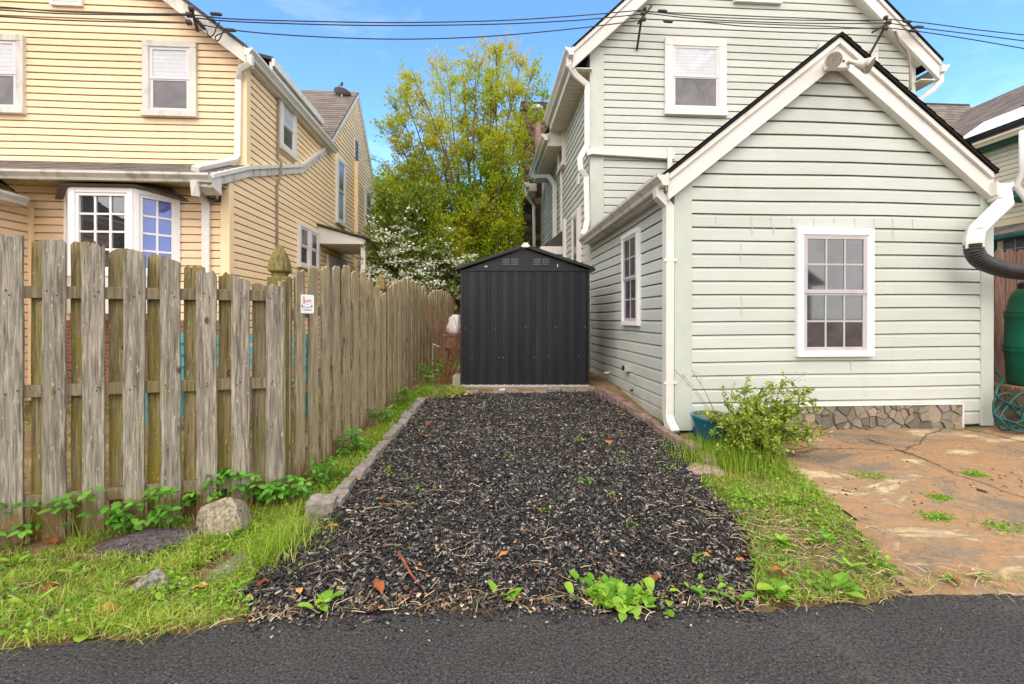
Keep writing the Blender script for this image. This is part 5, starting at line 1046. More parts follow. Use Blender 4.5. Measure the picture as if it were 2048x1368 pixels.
def rotm(yaw, tilt, roll):
    cy, sy = np.cos(yaw), np.sin(yaw); cx, sx = np.cos(tilt), np.sin(tilt); cr, sr = np.cos(roll), np.sin(roll); N = len(yaw); o = np.ones(N); z = np.zeros(N)
    Rz = np.stack([np.stack([cy, -sy, z], 1), np.stack([sy, cy, z], 1), np.stack([z, z, o], 1)], 1)
    Ry = np.stack([np.stack([cx, z, sx], 1), np.stack([z, o, z], 1), np.stack([-sx, z, cx], 1)], 1)
    Rx = np.stack([np.stack([o, z, z], 1), np.stack([z, cr, -sr], 1), np.stack([z, sr, cr], 1)], 1)
    return Rz@Ry@Rx
CH = np.array([(-.5,-.4,-.4),(.5,-.3,-.5),(.42,.45,-.3),(-.42,.38,-.5),(-.4,-.3,.45),(.45,-.42,.35),(.36,.36,.5),(-.46,.4,.3)])
CF = np.array([(3,2,1,0),(4,5,6,7),(0,1,5,4),(1,2,6,5),(2,3,7,6),(3,0,4,7)])
def chips(P, L, Wd, Hh, tint, tmax=0.6):
    N = len(P); B = CH[None]*np.stack([L, Wd, Hh], 1)[:, None]*(1+rng.uniform(-.35, .35, (N, 8, 3)))
    Rm = rotm(rng.uniform(0, 6.28, N), rng.uniform(-tmax, tmax, N), rng.uniform(-tmax, tmax, N)); Vv = np.einsum('nij,nkj->nki', Rm, B)+P[:, None]
    Fc = (CF[None]+(np.arange(N)*8)[:, None, None]).reshape(-1, 4); return NP(Vv.reshape(-1, 3), Fc, np.repeat(tint, 6))
bedw = bed
P = scatter(bedw, 80000); P = P+rng.normal(0, 0.012, P.shape)
N = len(P); big = rng.uniform(size=N)**2.2
L = 0.010+0.030*big; P3 = onground(P, 0.008)+np.column_stack([np.zeros(N), np.zeros(N), 0.008*vnoise(P, 2.5, 8)+0.006*vnoise(P, 14, 9)+rng.uniform(0, 0.012, N)])
M['mulch'] = None; k = NT('mulch_chip'); col = k.ramp(k.attr(), [(0.0, (32, 30, 30)), (0.45, (58, 55, 53)), (0.78, (90, 85, 81)), (0.93, (132, 125, 115)), (1.0, (172, 162, 147))]); k.bsdf(col, 0.78, 0.28); M['mulch'] = k.m
main = chips(P3, L, L*rng.uniform(.25, .6, N), L*rng.uniform(.12, .35, N), rng.uniform(0, 1, N)**1.3)
# spill onto the alley and edges
Pe = np.column_stack([rng.uniform(-1.25, 1.25, 900), np.zeros(900)]); Pe[:, 1] = edgeY(Pe[:, 0])-np.abs(rng.normal(0, 0.07, 900)); Le = rng.uniform(0.006, 0.022, 900)
Pp = np.column_stack([rng.uniform(1.6, 5.0, 1100), rng.uniform(2.5, 4.5, 1100)]); Pp = Pp[inpoly(Pp, pat)]; Pp = Pp[vnoise(Pp, 2.6, 66) > rng.uniform(0.1, 1.3, len(Pp))]; keep = rng.uniform(size=len(Pp)) < np.clip(1.3-np.abs(Pp[:, 1]-3.0)*0.9, 0.1, 1); Pp = Pp[keep]
Ps = np.concatenate([Pe, Pp]); Ls = np.concatenate([Le, rng.uniform(0.006, 0.022, len(Pp))])
spill = chips(onground(Ps, 0.018), Ls, Ls*rng.uniform(.4, .9, len(Ls)), Ls*0.3, rng.uniform(0, 1, len(Ls)), 0.2)
single('mulch_chips', None, None, npjoin([main, spill]), M['mulch'], org=(0, 0, 0), kind='stuff')
# dry straw strands and orange wood crumbs
def strands(P, L, wd, lift, tint):
    N = len(P); yaw = rng.uniform(0, 6.28, N); k_ = rng.normal(0, 0.45, N); ns = 5; S = np.linspace(-.5, .5, ns); out = np.zeros((N, ns, 2, 3))
    for j, s in enumerate(S):
        a = yaw+k_*s; cx = np.cos(yaw)*s*L-np.sin(yaw)*k_*s*s*L*0.6; cy = np.sin(yaw)*s*L+np.cos(yaw)*k_*s*s*L*0.6
        nx, ny = -np.sin(a)*wd, np.cos(a)*wd; z = lift*(1-abs(2*s)**1.5)
        for q, sg in ((0, -1), (1, 1)): out[:, j, q] = P+np.column_stack([cx+sg*nx, cy+sg*ny, z+sg*wd*0.6])
    b = (np.arange(N)*ns*2)[:, None, None]; fc = np.array([(2*j, 2*j+2, 2*j+3, 2*j+1) for j in range(ns-1)])[None]+b
    return NP(out.reshape(-1, 3), fc.reshape(-1, 4), np.repeat(tint, ns-1))
k = NT('straw'); col = k.ramp(k.attr(), [(0.0, (112, 90, 62)), (0.6, (150, 130, 96)), (1.0, (190, 176, 144))]); k.bsdf(col, 0.8, 0.2); M['straw'] = k.m
Pa = scatter(bedw, 2300); wgt = np.exp(-np.abs(Pa[:, 1]-2.3)/0.5)+0.30*(vnoise(Pa, 1.6, 44)+0.6)+0.9*(Pa[:, 0] > 0.9)*(Pa[:, 1] < 3.6); Pa = Pa[rng.uniform(size=len(Pa)) < wgt]
Pb = np.column_stack([rng.uniform(-1.9, 2.7, 560), np.zeros(560)]); Pb[:, 1] = edgeY(Pb[:, 0])+rng.normal(0.02, 0.05, 560)
Pc = np.column_stack([rng.uniform(1.1, 2.9, 800), rng.uniform(2.3, 3.2, 800)]); Pc = Pc[np.abs(Pc[:, 0]-(2.1-0.25*(Pc[:, 1]-2.3))) < 0.55]
Pd = np.column_stack([rng.uniform(2.8, 5.6, 500), rng.uniform(4.0, 4.65, 500)]); Pd = Pd[rng.uniform(size=500) < 0.6]
Pt_ = np.concatenate([scatter([G(-100, 1290), G(-100, 1110), G(560, 1080), G(490, 1200)], 650), scatter([G(1480, 960), G(1640, 1000), G(1780, 1150), G(1700, 1200), G(1510, 1205)], 650)]); Pall = np.concatenate([Pa, Pb, Pc, Pd, Pt_]); N = len(Pall); Ls = np.concatenate([rng.uniform(0.03, 0.13, len(Pa)), rng.uniform(0.02, 0.1, len(Pb)), rng.uniform(0.03, 0.14, len(Pc)), rng.uniform(0.01, 0.035, len(Pd)), rng.uniform(0.03, 0.13, len(Pt_))])
single('straw_litter', None, None, strands(onground(Pall, 0.026), Ls, np.full(N, 0.0010)*rng.uniform(.6, 1.8, N), rng.uniform(0, 0.008, N), rng.uniform(0, 1, N)), M['straw'], org=(0, 0, 0), kind='stuff')
k = NT('wood_crumb'); col = k.ramp(k.attr(), [(0.0, (120, 66, 38)), (0.5, (176, 112, 70)), (0.85, (206, 150, 108)), (1.0, (226, 210, 190))]); k.bsdf(col, 0.85, 0.15); M['crumb'] = k.m
Pa = scatter(bedw, 1700); Pa = Pa[rng.uniform(size=len(Pa)) < np.exp(-np.abs(Pa[:, 1]-2.3)/0.7)+0.3]
Pb = np.column_stack([rng.uniform(-1.6, 2.6, 300), np.zeros(300)]); Pb[:, 1] = edgeY(Pb[:, 0])+rng.normal(0.03, 0.04, 300)
Pd = np.column_stack([rng.uniform(2.4, 5.8, 900), 4.7-np.abs(rng.normal(0, 0.45, 900))]); Pd = Pd[inpoly(Pd, pat)]
Pe = np.column_stack([rng.uniform(-3, 4, 60), rng.uniform(1.6, 2.2, 60)])
Pall = np.concatenate([Pa, Pb, Pd, Pe]); N = len(Pall); Ls = (0.005+0.021*rng.uniform(0, 1, N)**2.5)*np.where(np.arange(N) >= len(Pa)+len(Pb), 0.55, 1); single('wood_crumbs', None, None, chips(onground(Pall, 0.024), Ls, Ls*rng.uniform(.3, .9, N), Ls*.25, np.where(np.arange(N) >= len(Pa)+len(Pb), rng.uniform(.6, 1, N), rng.uniform(0, 1, N)), 0.4), M['crumb'], org=(0, 0, 0), kind='stuff')
# ================================================================ edging blocks
M['block_grey'] = plain('block_grey', (112, 104, 98), (146, 136, 128), scale=22, rough=0.95, spec=0.1, bump=0.7, bscale=70, stain=(92, 96, 62), stain_at=0.6, sscale=4)
M['block_red'] = plain('block_red', (116, 96, 88), (146, 124, 114), scale=22, rough=0.95, spec=0.1, bump=0.7, bscale=70, stain=(96, 98, 66), stain_at=0.62, sscale=4)
def block(a, b, w_, h_, seed, mat, lab, group, z0=-0.05, tilt=0.0, name='edging_block', cat='edging block'):
    rr = random.Random(seed); a, b = Vector((a[0], a[1], 0)), Vector((b[0], b[1], 0)); d = b-a; L = d.length; d.normalize(); n = Vector((-d.y, d.x, 0)); c = (a+b)/2; bm = bmesh.new()
    bmesh.ops.create_cube(bm, size=1); bmesh.ops.subdivide_edges(bm, edges=bm.edges[:], cuts=3, use_grid_fill=True)
    gzc = gz(c.x, c.y); mb = MB(); bm.verts.ensure_lookup_table()
    for v_ in bm.verts:
        j = Vector((rr.uniform(-1, 1), rr.uniform(-1, 1), rr.uniform(-1, 1)))*0.0045; p = v_.co; k2 = 1.0-0.06*(p.z+0.5)
        q = c+d*(p.x*(L-0.012)*k2)+n*(p.y*w_*k2); zz = gz(q.x, q.y) if name == 'edging_block' else gzc; mb.v.append(tuple(q+Vector((0, 0, zz+z0+(p.z+0.5)*(h_-z0)+tilt*p.y))+j))
    for f in bm.faces: mb.f.append(tuple(v_.index for v_ in f.verts)); mb.t.append(0.5)
    bm.free(); return single(name, lab, cat, mb, mat, group=group, bevel=0.006)
def row(pts, Lb, w_, h_, mat, lab, group, seed):
    P = [Vector((x, y, 0)) for x, y in pts]; Q = resample(P, Lb)
    for i in range(len(Q)-1):
        o = Vector((R.uniform(-.014, .014), R.uniform(-.012, .012), 0)); block(Q[i]+o+Vector((R.uniform(-.012, .012), 0, 0)), Q[i+1]+o-(Q[i+1]-Q[i])*R.uniform(0, .08), w_*R.uniform(.92, 1.1), h_+R.uniform(-0.028, 0.010), seed+i, mat, lab, group, tilt=R.uniform(-0.03, 0.03))
row([G(662, 1022), G(700, 975), G(752, 912), G(800, 858), G(846, 800)], 0.215, 0.105, 0.068, M['block_grey'], 'grey concrete edging block in the row along the side fence', 'edging blocks along the side fence', 600)
row([G(1199, 786), G(1260, 822), G(1330, 868), G(1400, 918), G(1428, 942)], 0.235, 0.115, 0.085, M['block_red'], 'reddish concrete edging block in the row along the green annex', 'edging blocks along the green annex', 640)
row([G(928, 789), G(1060, 786), G(1192, 782)], 0.20, 0.10, 0.05, M['block_grey'], 'low concrete edging block in the row before the shed', 'edging blocks before the shed', 670)
a, b = G(603, 1046), G(668, 1028); block((a[0], a[1]+0.08), (b[0], b[1]+0.06), 0.15, 0.10, 690, M['block_grey'], 'thick grey concrete block ending the edging row near the front fence corner', None, tilt=0.02, name='concrete_block', cat='concrete block')
# ================================================================ rocks
def rock(px0, px1, ybase, ytop, mat, lab, seed, depth=0.6, flat=False, rough=0.14):
    x0, y0 = G(px0, ybase); x1, _ = G(px1, ybase); w_ = abs(x1-x0); Yc = y0+w_*depth*0.42; h_ = (ybase-ytop)/F*Yc
    if flat:
        yb2 = G((px0+px1)/2, ytop)[1]; dd = yb2-y0; h_ = flat; Yc = y0+dd/2
    else: dd = w_*depth
    rr = random.Random(seed); bm = bmesh.new(); bmesh.ops.create_icosphere(bm, subdivisions=4, radius=1); mb = MB(); ph = [(Vector((rr.gauss(0, 1), rr.gauss(0, 1), rr.gauss(0, 1))), rr.uniform(0, 6)) for _ in range(12)]
    cuts = [(Vector((rr.gauss(0, 1), rr.gauss(0, 1), abs(rr.gauss(0, .8)))).normalized(), rr.uniform(0.5, 0.78) if not flat else rr.uniform(0.8, 0.95)) for _ in range(12)]
    for v_ in bm.verts:
        p = v_.co.copy()
        for nn, dd_ in cuts:
            e = p.dot(nn)-dd_
            if e > 0: p -= nn*e*0.92
        k2 = 1+sum(math.sin(a.dot(v_.co)*1.6*(1+i*0.55)+b)/(1+i*0.7) for i, (a, b) in enumerate(ph))*rough*0.16
        p = p*k2; q = Vector(((x0+x1)/2+p.x*w_*(0.6 if flat else 0.53), Yc+p.y*dd*(0.6 if flat else 0.55), 0)); mb.v.append((q.x, q.y, gz(q.x, Yc)-0.01+p.z*h_*(1.05 if flat else 0.62)+(0 if flat else h_*0.40)))
    for f in bm.faces: mb.f.append(tuple(v_.index for v_ in f.verts)); mb.t.append(0.5)
    bm.free(); return single('rock', lab, 'rock', mb, mat)
rk = lambda nm, a, b, s, sa: plain(nm, tuple(x*0.8 for x in a), tuple(min(255, x*1.12) for x in b), scale=48, rough=0.9, spec=0.15, bump=1.0, bscale=70, stain=s, stain_at=sa, sscale=7)
rock(378, 486, 1078, 1006, rk('rock_tan', (116, 106, 92), (150, 138, 118), (120, 110, 60), 0.55), 'rounded tan boulder leaning in the weeds at the front fence foot', 1, 0.75)
rock(172, 345, 1118, 1062, rk('rock_dark', (48, 44, 46), (92, 84, 84), (70, 64, 60), 0.6), 'long dark layered rock lying in the grass below the front fence', 2, flat=0.085, rough=0.3)
rock(238, 326, 1192, 1150, rk('rock_grey', (106, 100, 96), (140, 132, 126), (90, 88, 70), 0.62), 'small pointed grey stone in the grass by the alley', 6, 0.6)
rock(396, 472, 1168, 1104, rk('rock_flat', (92, 86, 78), (126, 118, 106), (84, 86, 60), 0.62), 'flat brown stone sunk in the grass beside the black mulch', 4, flat=0.06)
rock(1392, 1458, 954, 926, rk('rock_pink', (132, 112, 100), (160, 140, 126), (110, 106, 76), 0.62), 'flat pinkish stone at the end of the edging by the shrub', 9, flat=0.05)
# ================================================================ VEGETATION
def unit(A): return A/np.maximum(np.linalg.norm(A, axis=1, keepdims=True), 1e-9)
LB = np.array([(0,0,0),(.3,-.44,.10),(.3,0,0),(.3,.44,.10),(.68,-.38,.10),(.68,0,0),(.68,.38,.10),(1,0,0)], float)
LF = np.array([(0,2,3),(0,1,2),(1,4,5),(1,5,2),(2,5,6),(2,6,3),(4,7,5),(5,7,6)])
SB = np.array([(0,0,0),(.45,-.5,.12),(1,0,0),(.45,.5,.12)], float); SF = np.array([(0,1,2),(0,2,3)])
def leaves(P, D, Nn, L, Wd, tint, simple=False, droop=0.25):
    D = unit(D); S = unit(np.cross(Nn, D)); Nn = np.cross(D, S); B, Fb = (SB, SF) if simple else (LB, LF)
    x = B[:, 0][None, :, None]*L[:, None, None]; y = B[:, 1][None, :, None]*Wd[:, None, None]; z = (B[:, 2]*1.0)[None, :, None]*Wd[:, None, None]-droop*(B[:, 0]**2)[None, :, None]*L[:, None, None]
    Vv = P[:, None]+D[:, None]*x+S[:, None]*y+Nn[:, None]*z
    N = len(P); nb = len(B); Fc = (Fb[None]+(np.arange(N)*nb)[:, None, None]).reshape(-1, 3)
    return NP(Vv.reshape(-1, 3), Fc, np.repeat(tint, len(Fb)))
def blades(P, H, wd, bend, tint, ns=4):
    N = len(P); yaw = rng.uniform(0, 6.28, N); d = np.column_stack([np.cos(yaw), np.sin(yaw), np.zeros(N)]); s = np.column_stack([-np.sin(yaw), np.cos(yaw), np.zeros(N)]); out = np.zeros((N, ns*2, 3))
    for j in range(ns):
        t = j/(ns-1); c = P+d*(bend*H*t**1.8)[:, None]; c[:, 2] += H*(t-0.35*bend*t*t); w_ = wd*(1-0.92*t**1.5)
        out[:, 2*j] = c-s*w_[:, None]; out[:, 2*j+1] = c+s*w_[:, None]
    Fc = (np.array([(2*j, 2*j+1, 2*j+3, 2*j+2) for j in range(ns-1)])[None]+(np.arange(N)*ns*2)[:, None, None]).reshape(-1, 4)
    return NP(out.reshape(-1, 3), Fc, np.repeat(tint, ns-1))
def rdir(N, up=0.0, sp=1.0):
    d = rng.normal(size=(N, 3)); d[:, 2] = d[:, 2]*sp+up; return unit(d)
M['grass'] = leaf_mat('grass', [(0.0, (102, 138, 32)), (0.5, (138, 168, 44)), (0.8, (176, 190, 72)), (1.0, (200, 186, 124))], 0.4)
M['weed'] = leaf_mat('weed', [(0.0, (76, 122, 26)), (0.5, (108, 156, 36)), (1.0, (150, 184, 60))], 0.35, 0.4, 0.35)
M['elder'] = leaf_mat('elder', [(0.0, (58, 108, 30)), (0.5, (84, 142, 40)), (1.0, (120, 172, 58))], 0.32, 0.42, 0.35)
M['shrub'] = leaf_mat('shrub', [(0.0, (98, 122, 34)), (0.5, (140, 160, 54)), (1.0, (186, 196, 92))], 0.3)
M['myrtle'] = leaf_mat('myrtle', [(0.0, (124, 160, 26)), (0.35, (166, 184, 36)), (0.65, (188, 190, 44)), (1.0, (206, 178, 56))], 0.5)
M['bg_leaf'] = leaf_mat('bg_leaf', [(0.0, (112, 146, 30)), (0.5, (152, 178, 46)), (1.0, (188, 206, 74))], 0.5)
M['dk_leaf'] = leaf_mat('dk_leaf', [(0.0, (78, 98, 28)), (0.5, (112, 132, 38)), (1.0, (150, 166, 56))], 0.35)
M['blossom'] = leaf_mat('blossom', [(0.0, (222, 222, 196)), (1.0, (240, 238, 224))], 0.3)
M['bark'] = plain('bark', (92, 72, 52), (132, 108, 80), scale=14, rough=0.9, spec=0.1, bump=0.5, stretch=(1, 1, 0.3))
M['bark_dark'] = plain('bark_dark', (58, 46, 36), (84, 68, 52), scale=14, rough=0.9, spec=0.1, bump=0.5, stretch=(1, 1, 0.3))
M['red_twig'] = plain('red_twig', (120, 66, 42), (156, 96, 62), scale=14, rough=0.8, spec=0.1)
M['stem'] = plain('stem', (98, 120, 52), (122, 138, 66), bump=0)
# ---- lawn areas (stuff)
STONES = [(260, 1088, 78, 24), (436, 1046, 56, 40), (282, 1174, 44, 24), (434, 1138, 42, 34), (1426, 940, 36, 16)]
SXY = [(G(a, b), c/F*G(a, b)[1], (G(a, b-d)[1]-G(a, b+d)[1])/2) for a, b, c, d in STONES]
def clear(P):
    k_ = np.ones(len(P), bool)
    for (cx_, cy_), rx, ry in SXY: k_ &= ((P[:, 0]-cx_)/rx)**2+((P[:, 1]-cy_)/ry)**2 > 0.8
    return P[k_]
def lawn(name, poly, nb, nl, hb, lb, seed, dry=0.1, patch=None):
    P = clear(scatter(poly, nb)); P = P+rng.normal(0, 0.012, P.shape); f = vnoise(P, 4.5, seed); P = P[f > rng.uniform(-1.3, 1.1, len(P))]; N = len(P); f = vnoise(P, 4.5, seed)
    H = hb*rng.uniform(0.4, 1.25, N)*(1+0.35*f); tint = np.clip(0.42+0.2*f+rng.normal(0, 0.18, N), 0, 0.86); dr = rng.uniform(size=N) < dry; tint[dr] = rng.uniform(0.9, 1, dr.sum())
    A = blades(onground(P, 0.005), np.maximum(H, 0.012), rng.uniform(0.0016, 0.0036, N), rng.uniform(0.15, 1.5, N), tint)
    single(name, None, None, A, M['grass'], org=(0, 0, 0), kind='stuff')
    P = clear(scatter(poly, nl)); P = P+rng.normal(0, 0.012, P.shape); f = vnoise(P, 5.5, seed+7); P = P[f > rng.uniform(-1.4, 0.9, len(P))]; N = len(P); f = vnoise(P, 5.5, seed+7)
    Q = onground(P, 0.0); Q[:, 2] += np.abs(rng.normal(0, 0.018, N))*(1+0.5*f)+0.008; D = rdir(N, 0.15, 0.35); Nn = rdir(N, 1.6, 0.7)
    L = lb*rng.uniform(0.5, 1.6, N); B = leaves(Q, D, Nn, L, L*rng.uniform(0.45, 0.8, N), np.clip(0.5+0.22*f+rng.normal(0, 0.2, N), 0, 1))
    single('ground_cover', None, None, B, M['weed'], org=(0, 0, 0), kind='stuff')
Lp = [G(-320, 1300), G(-320, 1075), G(60, 1082), G(250, 1050), G(420, 1040), G(540, 1012), G(612, 1010), G(600, 1060), G(540, 1110), G(490, 1185), G(508, 1238), G(380, 1256), G(250, 1274), G(0, 1290)]
lawn('grass', Lp, 26000, 13000, 0.062, 0.021, 3, 0.22)
Rp = [G(1375, 875), G(1500, 880), G(1560, 905), G(1590, 935), G(1640, 985), G(1700, 1045), G(1760, 1108), G(1790, 1150), G(1740, 1195), G(1640, 1206), G(1500, 1212), G(1508, 1150), G(1500, 1085), G(1455, 1025), G(1395, 965), G(1440, 940)]
lawn('grass', Rp, 17000, 7500, 0.055, 0.020, 5, 0.3)
Sp = [G(612, 1008), G(592, 1000), G(700, 900), G(800, 805), G(845, 768), G(868, 775), G(848, 795), G(760, 895), G(690, 970), G(650, 1010)]
lawn('grass', Sp, 6000, 5200, 0.06, 0.022, 9, 0.12)
Bp = [G(850, 800), G(850, 770), G(930, 776), G(930, 792), G(880, 800)]
lawn('grass', Bp, 2200, 900, 0.075, 0.02, 12, 0.3)
Yp = [(-7.0, 3.6), (-1.95, 3.9), (-1.7, 7.5), (-3.6, 7.0), (-7.5, 6.6)]
lawn('grass', Yp, 9000, 3000, 0.06, 0.025, 15, 0.35)
for px, py, w_, h_ in ((1735, 955, 34, 10), (1872, 1038, 26, 12), (2010, 1060, 40, 22), (1950, 952, 20, 6), (1880, 1000, 20, 5)):
    c = G(px, py); e = G(px+w_, py)[0]-c[0]; P = np.array(c)+rng.normal(0, 1, (260, 2))*np.array([e*0.55, e*0.35]); N = len(P)
    Q = onground(P, 0.018); A = leaves(Q, rdir(N, .2, .3), rdir(N, 1.5, .6), rng.uniform(.012, .03, N), rng.uniform(.006, .016, N), rng.uniform(.3, 1, N))
    single('weed_tuft', 'small green weed tuft growing from a crack in the orange dirt patio', 'weed', A, M['weed'], group='weed tufts in the patio')
# ---- broad leaved weeds at the alley edge
def bigleaf(mb, base, yaw, L, Wd, rise, arch, rr, wav=0.12, t=0.5):
    nu, nv = 8, 6; d = Vector((math.cos(yaw), math.sin(yaw), 0)); s = Vector((-d.y, d.x, 0)); z = Vector((0, 0, 1)); vs = []; ph = rr.uniform(0, 6)
    for i in range(nu+1):
        u = i/nu; wv = Wd*0.5*(0.10+0.90*math.sin(math.pi*min(1, (u*0.92+0.06))**1.25)**0.8) if u < 1 else Wd*0.03
        if u < 0.22: wv *= 0.25+0.75*(u/0.22)**2
        c = base+d*(L*(u-0.12*arch*u*u))+z*(L*(rise*u-arch*u*u))
        for j in range(nv+1):
            v_ = j/nv*2-1; vs.append(c+s*(wv*v_)+z*(wv*(0.28*abs(v_)+wav*math.sin(u*11+ph+v_*2)*abs(v_))))
    mb.add(vs, [(i*(nv+1)+j, (i+1)*(nv+1)+j, (i+1)*(nv+1)+j+1, i*(nv+1)+j+1) for i in range(nu) for j in range(nv)], t)
def rosette(px, py, wpx, lab, n, seed, rise=(0.5, 1.3), asp=0.5, hpx=None, name='broadleaf_weed', lf=0.9, sp=0.22):
    x, y = G(px, py); Lm = wpx/F*y/2; rr = random.Random(seed); mb = MB()
    for i in range(n):
        yaw = i*2.399+rr.uniform(-.3, .3); f = rr.uniform(0.55, 1.05); st_ = Vector((x+rr.gauss(0, Lm*sp), y+rr.gauss(0, Lm*sp*0.8), gz(x, y)+0.006))
        L = Lm*f*lf; r_ = rr.uniform(*rise); bigleaf(mb, st_, yaw, L, L*asp*rr.uniform(.8, 1.2), r_, r_*rr.uniform(0.35, 0.75), rr, t=rr.uniform(0.15, 1))
    return single(name, lab, 'weed', mb, M['weed'], org=(x, y, gz(x, y)), smooth=True)
rosette(1228, 1200, 170, 'big bushy broad leaved weed at the middle of the alley edge', 120, 1, (0.5, 1.5), 0.85, lf=0.34, sp=0.36)
rosette(644, 1214, 88, 'small light green weed rosette at the left of the mulch edge', 9, 2, (0.5, 1.2), 0.42)
rosette(1015, 1200, 84, 'small weed with slanting pointed leaves left of the big bushy weed', 7, 3, (0.5, 1.1), 0.34)
rosette(1400, 1190, 120, 'broad leaved weed with long upright leaf right of the big bushy weed', 18, 4, (0.3, 1.3), 0.4, lf=0.55, sp=0.4)
rosette(1470, 1196, 70, 'sparse plantain weed in dry litter near the asphalt corner', 8, 5, (0.3, 1.0), 0.5)
rosette(1545, 1190, 120, 'dark green plantain rosette where the grass meets the alley', 16, 6, (0.4, 1.2), 0.45)
rosette(1655, 1178, 110, 'light green plantain in the grass strip before the alley', 14, 7, (0.4, 1.0), 0.42)
rosette(1338, 862, 70, 'bright leafy weed under the annex downspout outlet', 9, 8, (0.9, 1.8), 0.36)
rosette(1770, 1140, 70, 'small flat weed where the dirt patio meets the alley', 7, 9, (0.2, 0.7), 0.4)
rosette(195, 1262, 86, 'pale heart shaped leaf weed hanging over the asphalt edge', 3, 10, (0.3, 0.6), 0.95)
rosette(1170, 966, 46, 'yellow green weed tuft in the middle of the black mulch', 26, 11, (0.7, 1.5), 0.6, lf=0.5, sp=0.35)
for i, (px, py, w_, lab) in enumerate(((60, 1215, 90, 'dandelion rosette in the lawn near the left picture edge'), (150, 1150, 80, 'dandelion rosette in the lawn left of the dark rock'), (330, 1225, 84, 'dandelion rosette in the lawn between small stone and asphalt'), (430, 1205, 74, 'dandelion rosette in the lawn below the flat brown stone'), (40, 1130, 76, 'dandelion rosette in the lawn under the leftmost fence board'), (1560, 1090, 90, 'dandelion rosette in the middle of the right grass strip'), (1640, 1085, 84, 'dandelion rosette on the patio side of the right grass strip'), (1500, 1000, 76, 'dandelion rosette in the grass strip below the arching shrub'), (1590, 1010, 76, 'dandelion rosette beside the orange dirt at the strip middle'), (1700, 1140, 84, 'dandelion rosette near the asphalt corner of the grass strip'), (1900, 1162, 60, 'small weed at the dirt patio edge along the alley'), (1960, 1158, 50, 'tiny weed at the far right of the patio edge'))):
    rosette(px, py, w_, lab, 13, 200+i, (0.3, 1.1), 0.32, lf=0.85, sp=0.12)
def tuft(px, py, n, h, sx, seed):
    x, y = G(px, py); r = np.random.default_rng(seed); P = np.column_stack([r.normal(x, sx, n), r.normal(y, sx*.6, n)]); single('grass_tuft', 'pale drooping grass tuft along the asphalt edge of the verge', 'grass tuft', blades(onground(P, 0), r.uniform(h*.5, h, n), r.uniform(.0012, .0028, n), r.uniform(.9, 1.9, n), r.uniform(.55, 1, n)), M['grass'], group='grass tufts along the alley edge')
for i, (px, py, n, h, sx) in enumerate(((290, 1258, 130, .13, .07), (350, 1248, 120, .12, .06), (420, 1240, 80, .09, .06), (60, 1284, 90, .08, .09), (1745, 1180, 90, .09, .07), (1690, 1196, 70, .08, .06), (1850, 1168, 60, .06, .08), (2000, 1166, 60, .06, .1))): tuft(px, py, n, h, sx, 300+i)
rr_ = random.Random(77)
for px, py in ((776, 944), (782, 958), (1012, 918), (1156, 884), (1236, 914), (1250, 925), (1206, 896), (1092, 1032), (1262, 1058), (1226, 1000), (1400, 1130), (818, 962), (836, 985), (1330, 940), (1350, 920)):
    x, y = G(px, py); N = rr_.randint(10, 26); P = np.column_stack([x+rng.normal(0, .022, N), y+rng.normal(0, .02, N)]); Q = onground(P, 0.02); Q[:, 2] += rng.uniform(0, .03, N)
    single('weed_sprout', 'tiny green weed sprout coming up through the black mulch', 'weed', leaves(Q, rdir(N, .5, .5), rdir(N, 1.2, .6), rng.uniform(.012, .03, N), rng.uniform(.006, .014, N), rng.uniform(.3, 1, N)), M['weed'], group='weed sprouts in the mulch')
# ---- three leaved plants along the fences
def elder(px, py, wpx, hpx, n, lab, seed, leaf=0.058, off=0.0):
    x, y = G(px, py); y += off; g = gz(x, y); hw = wpx/F*y/2; hh = hpx/F*y; r = np.random.default_rng(seed); mb = MB(); Ps, Ds, Ns, Ls, Ts = [], [], [], [], []
    for i in range(n):
        bx, by = x+r.uniform(-hw, hw)*0.7, y+r.normal(0, 0.035); h = hh*r.uniform(0.3, 1.0); tx, ty = bx+r.normal(0, 0.05), by-abs(r.normal(0, 0.06)); tp = Vector((tx, ty, gz(tx, ty)+h))
        mb.tube([(bx, by, gz(bx, by)-0.01), (bx*0.5+tx*0.5, by*0.6+ty*0.4, gz(bx, by)+h*0.6), tp], [0.003, 0.0025, 0.0018], n=5)
        a0 = r.uniform(0, 6.28); k_ = int(r.choice([3, 5])); tb = r.uniform(0.1, 1)
        for j in range(k_):
            a = a0+j*2*math.pi/k_+r.normal(0, .15); d = np.array([math.cos(a), math.sin(a), r.uniform(-.35, .25)])
            Ps.append(np.array(tp)+d*0.008); Ds.append(d); Ns.append(np.array([r.normal(0, .25), r.normal(-.25, .25), 1.0])); Ls.append(leaf*r.uniform(.7, 1.25)); Ts.append(min(1, max(0, tb+r.normal(0, .12))))
    T = Thing('leafy_weed', lab, 'weed', (x, y, g)); L = np.array(Ls)
    T.part('stem', mb, M['stem']); T.part('foliage', leaves(np.array(Ps), np.array(Ds), unit(np.array(Ns)), L, L*0.68, np.array(Ts), droop=0.3), M['elder'], smooth=True)
elder(30, 1085, 110, 95, 12, 'leafy green weed at the left end of the front fence foot', 1)
elder(140, 1080, 90, 105, 12, 'leafy green weed hanging over the second board of the front fence', 2)
elder(245, 1070, 80, 70, 12, 'low leafy weed behind the long dark rock', 3)
elder(322, 1062, 100, 95, 22, 'bushy leafy weed between the dark rock and the boulder', 4)
elder(380, 1022, 90, 60, 16, 'low leafy weed directly left of the tan boulder', 5)
elder(462, 1018, 140, 95, 34, 'tall leafy weed behind the tan boulder', 6)
elder(548, 1015, 90, 60, 20, 'leafy weed at the front fence corner board', 7)
